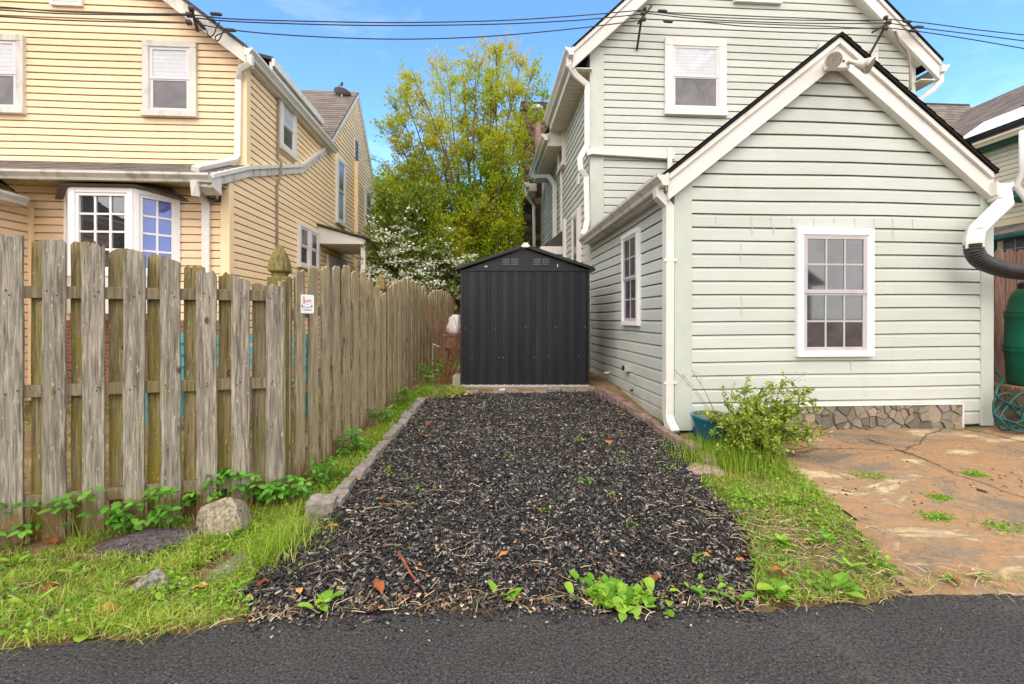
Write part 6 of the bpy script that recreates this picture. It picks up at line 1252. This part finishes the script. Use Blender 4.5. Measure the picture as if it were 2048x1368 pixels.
for i, (px, py, w_, h_, n_) in enumerate(((600, 1005, 70, 60, 18), (650, 965, 70, 62, 22), (705, 905, 66, 52, 24), (760, 850, 60, 40, 20), (808, 808, 50, 36, 20), (858, 772, 60, 48, 26))):
    elder(px, py, w_, h_, n_, ('leafy weed nearest the corner along the side fence foot', 'bright leafy weed by the second stretch of edging along the side fence', 'bright bushy weed halfway along the side fence foot', 'low leafy weed beyond the middle of the side fence foot', 'small leafy weed near the far end of the left edging', 'leafy weed in the gap between the side fence and the shed')[i], 20+i, 0.05)
# ---- shrub in front of the teal planter
x, y = 1.97, 4.42; g = gz(x, y)
PL = Thing('planter', 'round glossy teal planter with a dark rim of soil at the annex corner', 'planter', (x, y, g))
mb = MB(); mb.lathe([(0.15, 0), (0.165, 0.02), (0.195, 0.26), (0.205, 0.30), (0.205, 0.325), (0.185, 0.325), (0.18, 0.29), (0.02, 0.285)], (x, y, g-0.02), 36); PL.part('pot', mb, plain('teal_glaze', (14, 78, 90), (26, 98, 108), scale=4, rough=0.2, bump=0.02, stretch=(1, 1, 0.2), coat=0.4), smooth=True)
mb = MB(); mb.lathe([(0.178, 0.28), (0.178, 0.295), (0.1, 0.302), (0.01, 0.303)], (x, y, g-0.02), 24); PL.part('soil', mb, M['soil'])
N = 90; a = rng.uniform(0, 6.28, N); r_ = 0.17*np.sqrt(rng.uniform(size=N)); Q = np.column_stack([x+r_*np.cos(a), y+r_*np.sin(a), np.full(N, g+0.29)+rng.uniform(0, .03, N)])
PL.part('seedlings', leaves(Q, rdir(N, .4, .4), rdir(N, 1.2, .5), rng.uniform(.015, .03, N), rng.uniform(.01, .018, N), rng.uniform(.2, 1, N)), M['shrub'], kind='stuff')
def shrubby(T, x, y, g, targets, nl, leafL, mat, stem_mat, seed, spread=0.05, rad=0.006, sub=7):
    r = np.random.default_rng(seed); mb = MB(); Ps, Ds = [], []
    for tx, ty, tz in targets:
        b = Vector((x+r.normal(0, .07), y+r.normal(0, .05), g)); t = Vector((tx, ty, tz)); m = b.lerp(t, 0.5)+Vector((r.normal(0, .04), r.normal(0, .04), 0.10+0.05*r.random()))
        P = [b*(1-s)**2+m*2*s*(1-s)+t*s*s for s in np.linspace(0, 1, 9)]; mb.tube(P, list(np.linspace(rad, rad*0.25, 9)), n=5)
        for _ in range(sub):
            s = r.uniform(0.36, 1.0)**0.85; i = min(8, int(s*8.5)); p = P[i]; q = p+Vector((r.normal(0, spread*1.6), r.normal(0, spread*1.6), r.normal(0.03, spread*1.2))); mb.tube([p, p.lerp(q, .5)+Vector((0, 0, .01)), q], [rad*.35, rad*.25, rad*.15], n=4)
            for _ in range(nl):
                f = r.uniform(0.15, 1.0); c = p.lerp(q, f); Ps.append(np.array(c)+r.normal(0, 0.008, 3)); Ds.append(np.array(q-p)/max(1e-3, (q-p).length)+r.normal(0, .8, 3))
    N = len(Ps); L = leafL*r.uniform(.6, 1.35, N); P = np.array(Ps)
    T.part('stem', mb, stem_mat); T.part('foliage', leaves(P, np.array(Ds), rdir(N, 0.9, 1), L, L*0.5, np.clip(r.normal(.5, .25, N), 0, 1), simple=False, droop=.1), mat, smooth=True)
bx, by = 2.22, 4.22; bg = gz(bx, by)
tg = [W(px, py, Y) for px, py, Y in ((1490, 772, 4.25), (1475, 800, 4.2), (1440, 830, 4.1), (1420, 838, 4.2), (1520, 800, 4.15), (1545, 790, 4.3), (1560, 776, 4.2), (1600, 780, 4.3), (1612, 776, 4.2), (1580, 815, 4.15), (1620, 800, 4.3), (1640, 872, 4.1), (1625, 880, 4.05), (1590, 860, 4.1), (1500, 830, 4.0), (1470, 850, 3.98), (1540, 840, 4.0), (1445, 860, 4.0), (1560, 845, 4.2), (1505, 850, 3.95), (1530, 870, 3.92), (1480, 880, 3.95), (1600, 826, 4.25), (1516, 786, 4.3), (1455, 815, 4.2), (1500, 905, 3.85), (1540, 900, 3.85), (1570, 890, 3.95), (1460, 900, 3.9))]
SHR = Thing('arching_shrub', 'loose arching green shrub spreading in front of the teal planter and stone skirting', 'shrub', (bx, by, bg))
shrubby(SHR, bx, by, bg, tg, 16, 0.037, M['shrub'], M['bark_dark'], 5, 0.05, sub=13)
mb = MB(); rr = random.Random(4); Ps = []; 
for px, py in ((1352, 742), (1366, 750), (1385, 740), (1392, 752), (1470, 762), (1610, 748), (1590, 752)):
    b = Vector((2.05, 4.35, bg+0.1)) if px < 1480 else Vector((2.25, 4.2, bg+0.3)); t = W(px, py, 4.3); P = [b, b.lerp(t, .5)+Vector((0, 0, .06)), t]; mb.tube(spline(P, 6), 0.0022, n=4)
    for _ in range(12): Ps.append(np.array(b.lerp(t, rr.uniform(.85, 1)))+rng.normal(0, .018, 3))
DG = Thing('dry_grass', 'thin dry grass stalks with seed heads rising beside the arching shrub', 'dry grass', (2.05, 4.35, bg)); DG.part('stalks', mb, M['straw']); N = len(Ps)
DG.part('seed_heads', leaves(np.array(Ps), rdir(N, -.5, 1), rdir(N), np.full(N, .022), np.full(N, .006), rng.uniform(0, .5, N), simple=True), M['straw'])
# tall grass clump round the shrub foot
P = np.column_stack([rng.normal(1.94, .19, 1900), rng.normal(4.04, .15, 1900)]); N = len(P)
single('tall_grass', None, None, blades(onground(P, 0), rng.uniform(.08, .26, N), rng.uniform(.0018, .0035, N), rng.uniform(.1, .7, N), rng.uniform(.05, .8, N)), M['grass'], org=(0, 0, 0), kind='stuff')
P = np.column_stack([rng.normal(-1.45, .12, 900), rng.normal(2.78, .14, 900)]); N = len(P)
single('tall_grass', None, None, blades(onground(P, 0), rng.uniform(.06, .2, N), rng.uniform(.0016, .003, N), rng.uniform(.3, 1.3, N), rng.uniform(.2, .9, N)), M['grass'], org=(0, 0, 0), kind='stuff')
# ---- reddish bare shrub and clutter beside the shed
x, y = (895-CX)/F*7.2, 7.2; g = gz(x, y); mb = MB(); r = np.random.default_rng(12)
for i in range(15):
    b = Vector((x+r.normal(0, .12), y+r.normal(0, .1), g)); t = b+Vector((r.normal(0, .22), r.normal(-.05, .15), r.uniform(.5, 1.25))); m = b.lerp(t, .5)+Vector((r.normal(0, .06), r.normal(0, .05), 0)); P = spline([b, m, t], 5); mb.tube(P, list(np.linspace(.009, .003, len(P))), n=5)
    for _ in range(4): s = P[int(r.integers(3, len(P)))]; mb.tube([s, s+Vector((r.normal(0, .09), r.normal(0, .08), r.uniform(.05, .25)))], [.003, .0015], n=4)
bs = Thing('bare_shrub', 'reddish bare twiggy shrub between the side fence and the shed', 'shrub', (x, y, g)); bs.part('twigs', mb, M['red_twig']); N = 120
bs.part('foliage', leaves(np.array([x, y, g])+rng.normal(0, 1, (N, 3))*np.array([.2, .12, .1])+np.array([0, -.1, .25]), rdir(N), rdir(N, 1), rng.uniform(.03, .06, N), rng.uniform(.02, .035, N), rng.uniform(0, .8, N)), M['elder'])
tx = (908-CX)/F*7.9; tz = HC+(HY-668)/F*7.9; wt = Thing('potting_table', 'old weathered wooden table standing between the fence and the shed', 'table', (tx, 7.9, gz(tx, 7.9)))
tw = wood_mat('table_wood', (104, 84, 66), (160, 138, 116), (120, 110, 80), .6, specks=False)
for i in range(3): mb = MB(); mb.box(tx-.17, tx+.8, 7.72+i*.15, 7.86+i*.15, tz-.035, tz); wt.part('slat', mb, tw)
mb = MB(); mb.box(tx-.15, tx+.75, 7.735, 7.76, tz-.24, tz-.036); wt.part('apron', mb, tw)
for dx in (-.12, .7):
    for yy in (7.8, 8.1): mb = MB(); mb.box(tx+dx-.03, tx+dx+.03, yy-.03, yy+.03, gz(tx, yy)-.02, tz-.0355); wt.part('leg', mb, tw)
mb = MB(); c = Vector((tx+.03, 7.95, tz)); mb.lathe([(.14, 0), (.17, .04), (.165, .12), (.13, .22), (.12, .28), (.07, .34)], c, 18); bag = Thing('soil_bag', 'slumped white plastic bag with orange top on the old table', 'bag', tuple(c))
mb.v = [(a+R.uniform(-.026, .026), b+R.uniform(-.026, .026), z_) for a, b, z_ in mb.v]; bag.part('sack', mb, plain('bag_white', (214, 212, 208), (228, 226, 222), rough=.35, bump=.4, bscale=8, stain=(224, 130, 30), stain_at=.57, sscale=3.2), smooth=True)
mb = MB(); mb.box((905-CX)/F*6.9, (922-CX)/F*6.9, 6.9, 7.3, gz(0, 6.9)-0.02, HC+(HY-752)/F*6.9); single('concrete_block', 'short upright tan block under the left front corner of the shed', 'concrete block', mb, M['mortar'], bevel=.006)
mb = MB(); a, b = W(866, 688, 7.5), W(880, 695, 7.3); mb.tube([a, b], .012, n=7); mb.tube([a, (a.x-0.01, a.y+.02, gz(a.x, a.y)-.02)], .009, n=6); single('bent_cane', 'bent pale cane sticking up beside the reddish bare shrub', 'cane', mb, plain('pale_cane', (196, 186, 170), (212, 204, 190)))
# ---- trees
def tree(name, lab, cat, base, limbs, r0, nsub, leafn, leafL, mat, bark, seed, tintf, subL=(.5, 1.1), twig=(.15, .4), r1=.006, asp=.5, simple=True, upb=.6, lspread=.07, group=None, start=.35):
    r = np.random.default_rng(seed); mb = MB(); Ps, Ds = [], []
    for (b, t) in limbs:
        b, t = Vector(b), Vector(t); L = (t-b).length; m = b.lerp(t, .45)+Vector((0, 0, L*.10))+Vector(r.normal(0, L*.035, 3)); m.x = m.x*.72+b.x*.28; m.y = m.y*.72+b.y*.28
        P = [b*(1-s)**2+m*2*s*(1-s)+t*s*s+Vector(r.normal(0, .02, 3))*(s > 0) for s in np.linspace(0, 1, 14)]; mb.tube(P, [r0*(1-s)**.9*R.uniform(.9, 1.1)+r1 for s in np.linspace(0, 1, 14)], n=6)
        for _ in range(nsub):
            s = start+(1-start)*r.random()**.8; i = min(12, int(s*13)); p = P[i]; dd = (P[i+1]-P[i]).normalized(); o = Vector(r.normal(0, 1, 3)); o = (o-dd*o.dot(dd)).normalized()
            d = (dd*.55+o*.75+Vector((0, 0, upb))).normalized(); sl = r.uniform(*subL)*(1.15-.5*s); q = p+d*sl; mb.tube([p, p.lerp(q, .5)+Vector(r.normal(0, .03, 3)), q], [r1*1.3, r1, r1*.5], n=4)
            for _ in range(4):
                f = r.uniform(.25, 1.0); a = p.lerp(q, f); e = (d*.6+Vector(r.normal(0, .7, 3))+Vector((0, 0, upb*.6))).normalized()*r.uniform(*twig); mb.tube([a, a+e], [r1*.5, r1*.25], n=3, cap=False)
                k_ = leafn; ff_ = r.uniform(.1, 1.05, k_); c = np.array(a)[None]+np.array(e)[None]*ff_[:, None]+r.normal(0, lspread, (k_, 3)); Ps.append(c); Ds.append(np.array(e)[None]/np.linalg.norm(e)+r.normal(0, .8, (k_, 3)))
    P = np.concatenate(Ps); D = np.concatenate(Ds); N = len(P); L = leafL*r.uniform(.6, 1.3, N); Nn = rdir(N, .5, 1)
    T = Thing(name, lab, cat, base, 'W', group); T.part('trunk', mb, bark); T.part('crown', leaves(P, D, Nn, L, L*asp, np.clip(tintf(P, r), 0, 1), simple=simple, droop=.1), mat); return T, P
YT = 12.6
env = [(560, 930, 1000), (500, 900, 1040), (440, 862, 1058), (380, 800, 1062), (300, 768, 1068), (240, 764, 1075), (180, 772, 1098), (140, 790, 1112), (110, 840, 1100), (80, 950, 1060)]
limbs = []; r = np.random.default_rng(21); bc = W(962, 566, YT)
heads = [(775, 175), (800, 140), (768, 225), (830, 118), (860, 100), (890, 92), (920, 105), (950, 88), (985, 72), (1010, 70), (1040, 85), (1070, 110), (1100, 150), (1010, 205), (990, 240), (985, 290), (980, 340), (975, 390), (790, 270), (775, 320), (810, 350), (835, 400), (870, 180), (930, 150), (985, 130), (1030, 150), (900, 240), (960, 210), (970, 240), (850, 290), (940, 300), (1005, 330), (880, 430), (1005, 440), (1015, 255), (1020, 180), (1000, 390), (1028, 350), (1035, 420), (770, 350), (765, 300), (800, 380), (840, 340), (900, 420), (930, 460), (1030, 500), (850, 450), (960, 400), (915, 350), (1000, 480), (900, 500), (850, 230), (800, 220)]
for px, py in heads:
    Y = YT+r.normal(0, .75); t = W(px+r.normal(0, 6), py+14, Y); b = bc+Vector((r.normal(0, .25), r.normal(0, .2), -.3)); b.z = gz(b.x, b.y)-.05; limbs.append((b, t))
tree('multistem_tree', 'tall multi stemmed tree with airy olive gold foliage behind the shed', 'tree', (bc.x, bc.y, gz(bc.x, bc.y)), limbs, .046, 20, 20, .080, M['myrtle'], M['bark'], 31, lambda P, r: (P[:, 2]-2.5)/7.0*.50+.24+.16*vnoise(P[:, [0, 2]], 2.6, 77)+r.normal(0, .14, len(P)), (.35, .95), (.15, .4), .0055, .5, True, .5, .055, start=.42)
# white blossom shrub
YW = 11.2; r = np.random.default_rng(22); bc = W(830, 600, YW); g = gz(bc.x, bc.y); limbs = []
heads = [(765, 370), (790, 395), (760, 430), (820, 400), (850, 430), (790, 450), (830, 480), (870, 470), (900, 500), (760, 490), (800, 520), (850, 530), (890, 545), (915, 540), (780, 570), (830, 570), (870, 580), (910, 580), (750, 550), (740, 470), (840, 360), (880, 520), (935, 520), (940, 560)]
for px, py in heads: t = W(px, py+10, YW+r.normal(0, .55)); limbs.append((Vector((bc.x+r.normal(0, .2), bc.y+r.normal(0, .2), g-.05)), t))
T, P = tree('flowering_shrub', 'white flowering shrub with dark leaves left of the shed behind the side fence', 'shrub', (bc.x, bc.y, g), limbs, .03, 18, 14, .11, M['dk_leaf'], M['bark_dark'], 32, lambda P, r: .35+r.normal(0, .25, len(P))+.06*(P[:, 2]-2), (.3, .7), (.12, .3), .005, .58, True, .2, .08, start=.3)
front_ = P[(P[:, 1] < YW+.25) & (P[:, 2] < 4.3-rng.uniform(0, 1.8, len(P)))]; idx = r.choice(len(front_), 950, replace=False); C_ = front_[idx]; C_ = C_[(vnoise(C_[:, [0, 2]], 2.4, 4) > -.35)]
Q = []
for c in C_:
    n_ = int(r.integers(9, 18)); o = r.normal(0, 1, (n_, 3))*np.array([.075, .06, .028]); Q.append(c+o+np.array([0, -.10, .05]))
Q = np.concatenate(Q); N = len(Q); D = rdir(N, .1, .4)
fl1 = leaves(Q, D, rdir(N, 1.0, .6)+np.array([0, -.5, 0]), np.full(N, .062)*rng.uniform(.7, 1.3, N), np.full(N, .062), rng.uniform(0, 1, N), simple=True, droop=0); T.part('blossom', fl1, M['blossom'])
# far green trees closing the gap
def bgtree(lab, px, Y, heads, seed, mat='bg_leaf', lf=18, grp=None, leafL=.2):
    r = np.random.default_rng(seed); bc = W(px, 600, Y); g = gz(bc.x, bc.y); limbs = [(Vector((bc.x+r.normal(0, .15), bc.y+r.normal(0, .15), g-.05)), W(a, b, Y+r.normal(0, .9))) for a, b in heads]
    return tree('broadleaf_tree', lab, 'tree', (bc.x, bc.y, g), limbs, .06, 14, lf, leafL, M[mat], M['bark_dark'], seed+50, lambda P, r: .5+.3*vnoise(P[:, [0, 2]], 1.2, seed)+r.normal(0, .15, len(P)), (.5, 1.3), (.2, .6), .008, .6, True, .25, .15, grp, start=.25)
bgtree('bright green tree seen between the yellow house and the airy olive tree', 800, 19, [(755, 330), (790, 320), (830, 335), (740, 370), (770, 390), (820, 390), (860, 360), (750, 440), (800, 460), (850, 430), (870, 490), (740, 510), (790, 540), (840, 540), (880, 400), (720, 420), (700, 480), (890, 550)], 61)
bgtree('green tree showing low through the olive tree beside the chimney', 985, 20, [(920, 400), (960, 380), (1000, 385), (1040, 400), (940, 450), (990, 450), (1050, 450), (910, 500), (960, 520), (1010, 520), (1060, 510), (1080, 430), (1000, 560), (940, 560), (1050, 560), (1030, 340), (1100, 500)], 62)
bgtree('dark green tree low behind the white flowering shrub', 880, 16, [(840, 480), (880, 470), (920, 480), (960, 490), (860, 520), (900, 530), (950, 540), (820, 540), (980, 560), (1010, 510), (880, 570), (800, 500), (1040, 550), (930, 440)], 63, 'dk_leaf')
iv = W(1056, 400, 15.6); r = np.random.default_rng(5); N = 2600; zz_ = r.uniform(.4, 8.6, N); Q = np.column_stack([1.36-np.abs(r.normal(0, .14, N))-.0*zz_-1.0, 15.85-np.abs(r.normal(0, .1, N)), zz_]); u_, v_ = Q[:, 0]+1.0, Q[:, 1]; Q[:, 0], Q[:, 1] = ct*u_-st*v_, st*u_+ct*v_
Q = Q[vnoise(Q[:, [0, 2]], 1.5, 3) > -.4]; N = len(Q); single('climbing_ivy', 'ivy climbing the left edge of the stone chimney', 'ivy', leaves(Q, rdir(N, -.3), rdir(N, .3)+np.array([0, -.8, 0]), rng.uniform(.08, .15, N), rng.uniform(.06, .12, N), rng.uniform(0, .8, N), simple=True), M['myrtle'])
# ---- teal bench glimpsed through the front fence, hedge beyond
bn = Thing('garden_bench', 'teal painted garden bench glimpsed between the front fence boards', 'bench', (-3.3, 5.2, gz(0, 5.2))); tl = plain('teal_paint', (62, 140, 146), (84, 160, 164), rough=.5); g = gz(0, 5.2)
for i in range(4): mb = MB(); mb.box(-4.1, -2.5, 5.0+i*.11, 5.09+i*.11, g+.43, g+.46); bn.part('seat', mb, tl)
for i in range(3): mb = MB(); mb.box(-4.1, -2.5, 5.47, 5.5, g+.6+i*.14, g+.7+i*.14); bn.part('backrest', mb, tl)
for x in (-4.05, -2.55):
    for yy, h in ((5.05, .6), (5.45, 1.0)): mb = MB(); mb.box(x-.035, x+.035, yy-.035, yy+.035, g-.02, g+(.4295 if yy < 5.2 else .99)) if yy < 5.2 else mb.box(x-.035, x+.035, yy+.051, yy+.12, g-.02, g+.99); bn.part('leg', mb, tl)
# ---- fallen leaves, sticks, pebbles
rr = random.Random(31); k = NT('dead_leaf'); col = k.ramp(k.attr(), [(0.0, (110, 58, 30)), (0.5, (156, 92, 48)), (1.0, (196, 140, 90))]); k.bsdf(col, .7, .2); M['dead_leaf'] = k.m
for i, (px, py, w_) in enumerate(((118, 1085, 46), (205, 1240, 60), (110, 1198, 50), (450, 1062, 36), (395, 1190, 36), (526, 1185, 34), (686, 1060, 20), (790, 1200, 50), (612, 1200, 24), (1010, 1125, 28), (1310, 1172, 34), (1598, 1160, 40), (770, 1008, 16), (712, 965, 18), (1230, 895, 22), (1410, 1116, 26), (868, 880, 22), (858, 860, 20), (910, 800, 28), (935, 796, 22), (1690, 1180, 24), (1480, 1130, 20))):
    x, y = G(px, py); L = w_/F*y; mb = MB(); bigleaf(mb, Vector((x-L/2, y, gz(x, y)+.03)), rr.uniform(-.6, 3.6), L, L*rr.uniform(.35, .6), rr.uniform(.1, .4), rr.uniform(-.1, .4), rr, .35, rr.uniform(0, 1)); single('fallen_leaf', 'curled brown fallen leaf lying among the mulch and weeds', 'fallen leaf', mb, M['dead_leaf'], group='fallen leaves on the ground', smooth=True)
for lab, a, b, r_ in (('short brown stick lying on the black mulch', (797, 1112), (836, 1178), .007), ('thin dark twig lying across the dirt patio', (1790, 903), (1856, 926), .004), ('small dark twig on the dirt patio near the stone skirting', (1735, 884), (1778, 896), .004), ('short dark stick on the pale patio patch', (1955, 985), (1976, 992), .008)):
    p, q = G(*a), G(*b); P = [Vector((p[0]+(q[0]-p[0])*s, p[1]+(q[1]-p[1])*s, 0)) for s in (0, .35, .7, 1)]; P = [v_+Vector((R.uniform(-.006, .006), R.uniform(-.006, .006), gz(v_.x, v_.y)+.026)) for v_ in P]; mb = MB(); mb.tube(P, [r_, r_, r_*.8, r_*.5], n=6); single('stick', lab, 'stick', mb, M['bark_dark'] if 'dark' in lab else M['red_twig'])

# ---- across the alley, behind the camera: seen only as reflections in the window glass
gg = Thing('garage', 'pale sided garage across the alley, seen only as a reflection in the annex window', 'garage', (10.5, -7, 0))
mb = MB(); siding(mb, [(-13.5, 0), (-7.6, 0), (-7.6, 2.9), (-10.5, 4.9), (-13.5, 2.9)], lambda s_, z, o: (-s_, -7+o, z), 0.1, 0.2, 0.02, 0.01, 0.002, 71); gg.part('wall', mb, M['green_siding_main'])
mb = MB()
for e in (7.2, 13.9): mb.prism([(e, -6.8, 2.75), (10.5, -6.8, 5.0), (10.5, -6.8, 5.12), (e, -6.8, 2.87)], (0, -6, 0))
gg.part('roof', mb, M['shingle'])
mb = MB(); mb.box(9.0, 12.0, -6.95, -6.9, 0, 2.2); gg.part('door', mb, M['white_trim'])
for i, (tx_, ty_, hh_) in enumerate(((-19, -8, 8.5), (-13, -10, 7.0), (-24, -6, 8.0), (4, -13, 8.0))):
    r = np.random.default_rng(90+i); N = 2600; D_ = unit(r.normal(size=(N, 3))); Q = np.array([tx_, ty_, hh_*.6])+D_*np.array([2.6, 2.4, hh_*.4])*(r.uniform(.5, 1, N)**.5)[:, None]*(1+.2*vnoise(D_[:, :2], 3, i))[:, None]
    T = Thing('broadleaf_tree', 'dark tree across the alley, seen only as a reflection in the window glass', 'tree', (tx_, ty_, 0), 'W', 'trees across the alley')
    mb = MB(); mb.tube([(tx_, ty_, -.05), (tx_+.1, ty_, hh_*.4), (tx_, ty_+.1, hh_*.8)], [.2, .15, .05], n=8); T.part('trunk', mb, M['bark_dark']); T.part('crown', leaves(Q, rdir(N), rdir(N, .4), r.uniform(.3, .55, N), r.uniform(.2, .35, N), r.uniform(0, 1, N), simple=True), M['dk_leaf'])
# ================================================================ camera, light, sky
cam = bpy.data.cameras.new('camera'); cam.sensor_width = 36; cam.lens = F/2048*36; cam.shift_y = -(684-HY)/2048; cam.clip_end = 2000; cam.clip_start = 0.05
co = bpy.data.objects.new('camera', cam); COL.objects.link(co); co.location = (0, 0, HC); co.rotation_euler = (math.radians(90), 0, 0); scene.camera = co
w = bpy.data.worlds.new('World'); scene.world = w; w.use_nodes = True; t = w.node_tree; bg = t.nodes['Background']
SUN_DIR = Vector((-0.14, -0.72, 0.80)).normalized()
el = math.asin(SUN_DIR.z); az = math.atan2(SUN_DIR.x, SUN_DIR.y)
sky = t.nodes.new('ShaderNodeTexSky'); sky.sky_type = 'NISHITA'; sky.sun_disc = False; sky.sun_elevation = el; sky.sun_rotation = az
sky.air_density = 1.0; sky.dust_density = 0.15; sky.ozone_density = 2.2; sky.altitude = 0
tc = t.nodes.new('ShaderNodeTexCoord'); mp = t.nodes.new('ShaderNodeMapping'); mp.inputs['Scale'].default_value = (1.0, 1.0, 3.2); t.links.new(tc.outputs['Generated'], mp.inputs['Vector'])
nz = t.nodes.new('ShaderNodeTexNoise'); nz.inputs['Scale'].default_value = 2.6; nz.inputs['Detail'].default_value = 7; nz.inputs['Roughness'].default_value = 0.58; nz.inputs['Distortion'].default_value = 0.5; t.links.new(mp.outputs[0], nz.inputs['Vector'])
rp_ = t.nodes.new('ShaderNodeValToRGB'); rp_.color_ramp.elements[0].position = 0.5; rp_.color_ramp.elements[1].position = 0.85; rp_.color_ramp.elements[0].color = (0, 0, 0, 1); rp_.color_ramp.elements[1].color = (0.22, 0.22, 0.22, 1); t.links.new(nz.outputs['Fac'], rp_.inputs['Fac'])
# broken cloud: thin wisps ahead, unseen bright cloud added overhead and behind as fill
def wm(op, a, b):
    n_ = t.nodes.new('ShaderNodeMath'); n_.operation = op
    for i, v_ in enumerate((a, b)):
        if hasattr(v_, 'node'): t.links.new(v_, n_.inputs[i])
        else: n_.inputs[i].default_value = v_
    return n_.outputs[0]
sp_ = t.nodes.new('ShaderNodeSeparateXYZ'); t.links.new(tc.outputs['Generated'], sp_.inputs[0])
m_ = wm('ADD', wm('MULTIPLY', wm('SUBTRACT', 0.48, sp_.outputs['Y']), 1.6), wm('MULTIPLY', wm('SUBTRACT', sp_.outputs['Z'], 0.60), 2.0))
m_ = wm('ADD', m_, wm('MULTIPLY', wm('SUBTRACT', nz.outputs['Fac'], 0.5), 0.6))
m_ = wm('MINIMUM', wm('MAXIMUM', m_, 0.0), 0.92); m_ = wm('MAXIMUM', m_, rp_.outputs['Color'])
mx = t.nodes.new('ShaderNodeMix'); mx.data_type = 'RGBA'; t.links.new(m_, mx.inputs[0]); tint_ = t.nodes.new('ShaderNodeMix'); tint_.data_type = 'RGBA'; tint_.blend_type = 'MULTIPLY'; tint_.inputs[0].default_value = 1.0; t.links.new(sky.outputs[0], tint_.inputs[6]); tint_.inputs[7].default_value = (0.80, 1.10, 1.32, 1); t.links.new(tint_.outputs[2], mx.inputs[6]); mx.inputs[7].default_value = (9.6, 9.1, 8.6, 1)
t.links.new(mx.outputs[2], bg.inputs['Color']); bg.inputs['Strength'].default_value = 0.15
sl = bpy.data.lights.new('sun', 'SUN'); sl.energy = 0.6; sl.angle = math.radians(28); sl.color = (1.0, 0.94, 0.86)
so = bpy.data.objects.new('sun', sl); COL.objects.link(so); so.rotation_euler = SUN_DIR.to_track_quat('Z', 'Y').to_euler(); so.location = (-10, -15, 20)
vs = scene.view_settings; vs.view_transform = 'Standard'; vs.look = 'None'; vs.gamma = 1; vs.exposure = 1.0; vs.use_curve_mapping = False
scene.cycles.max_bounces = 8; scene.cycles.diffuse_bounces = 4; scene.cycles.transparent_max_bounces = 8; scene.cycles.use_denoising = True
scene.cycles.sample_clamp_indirect = 6
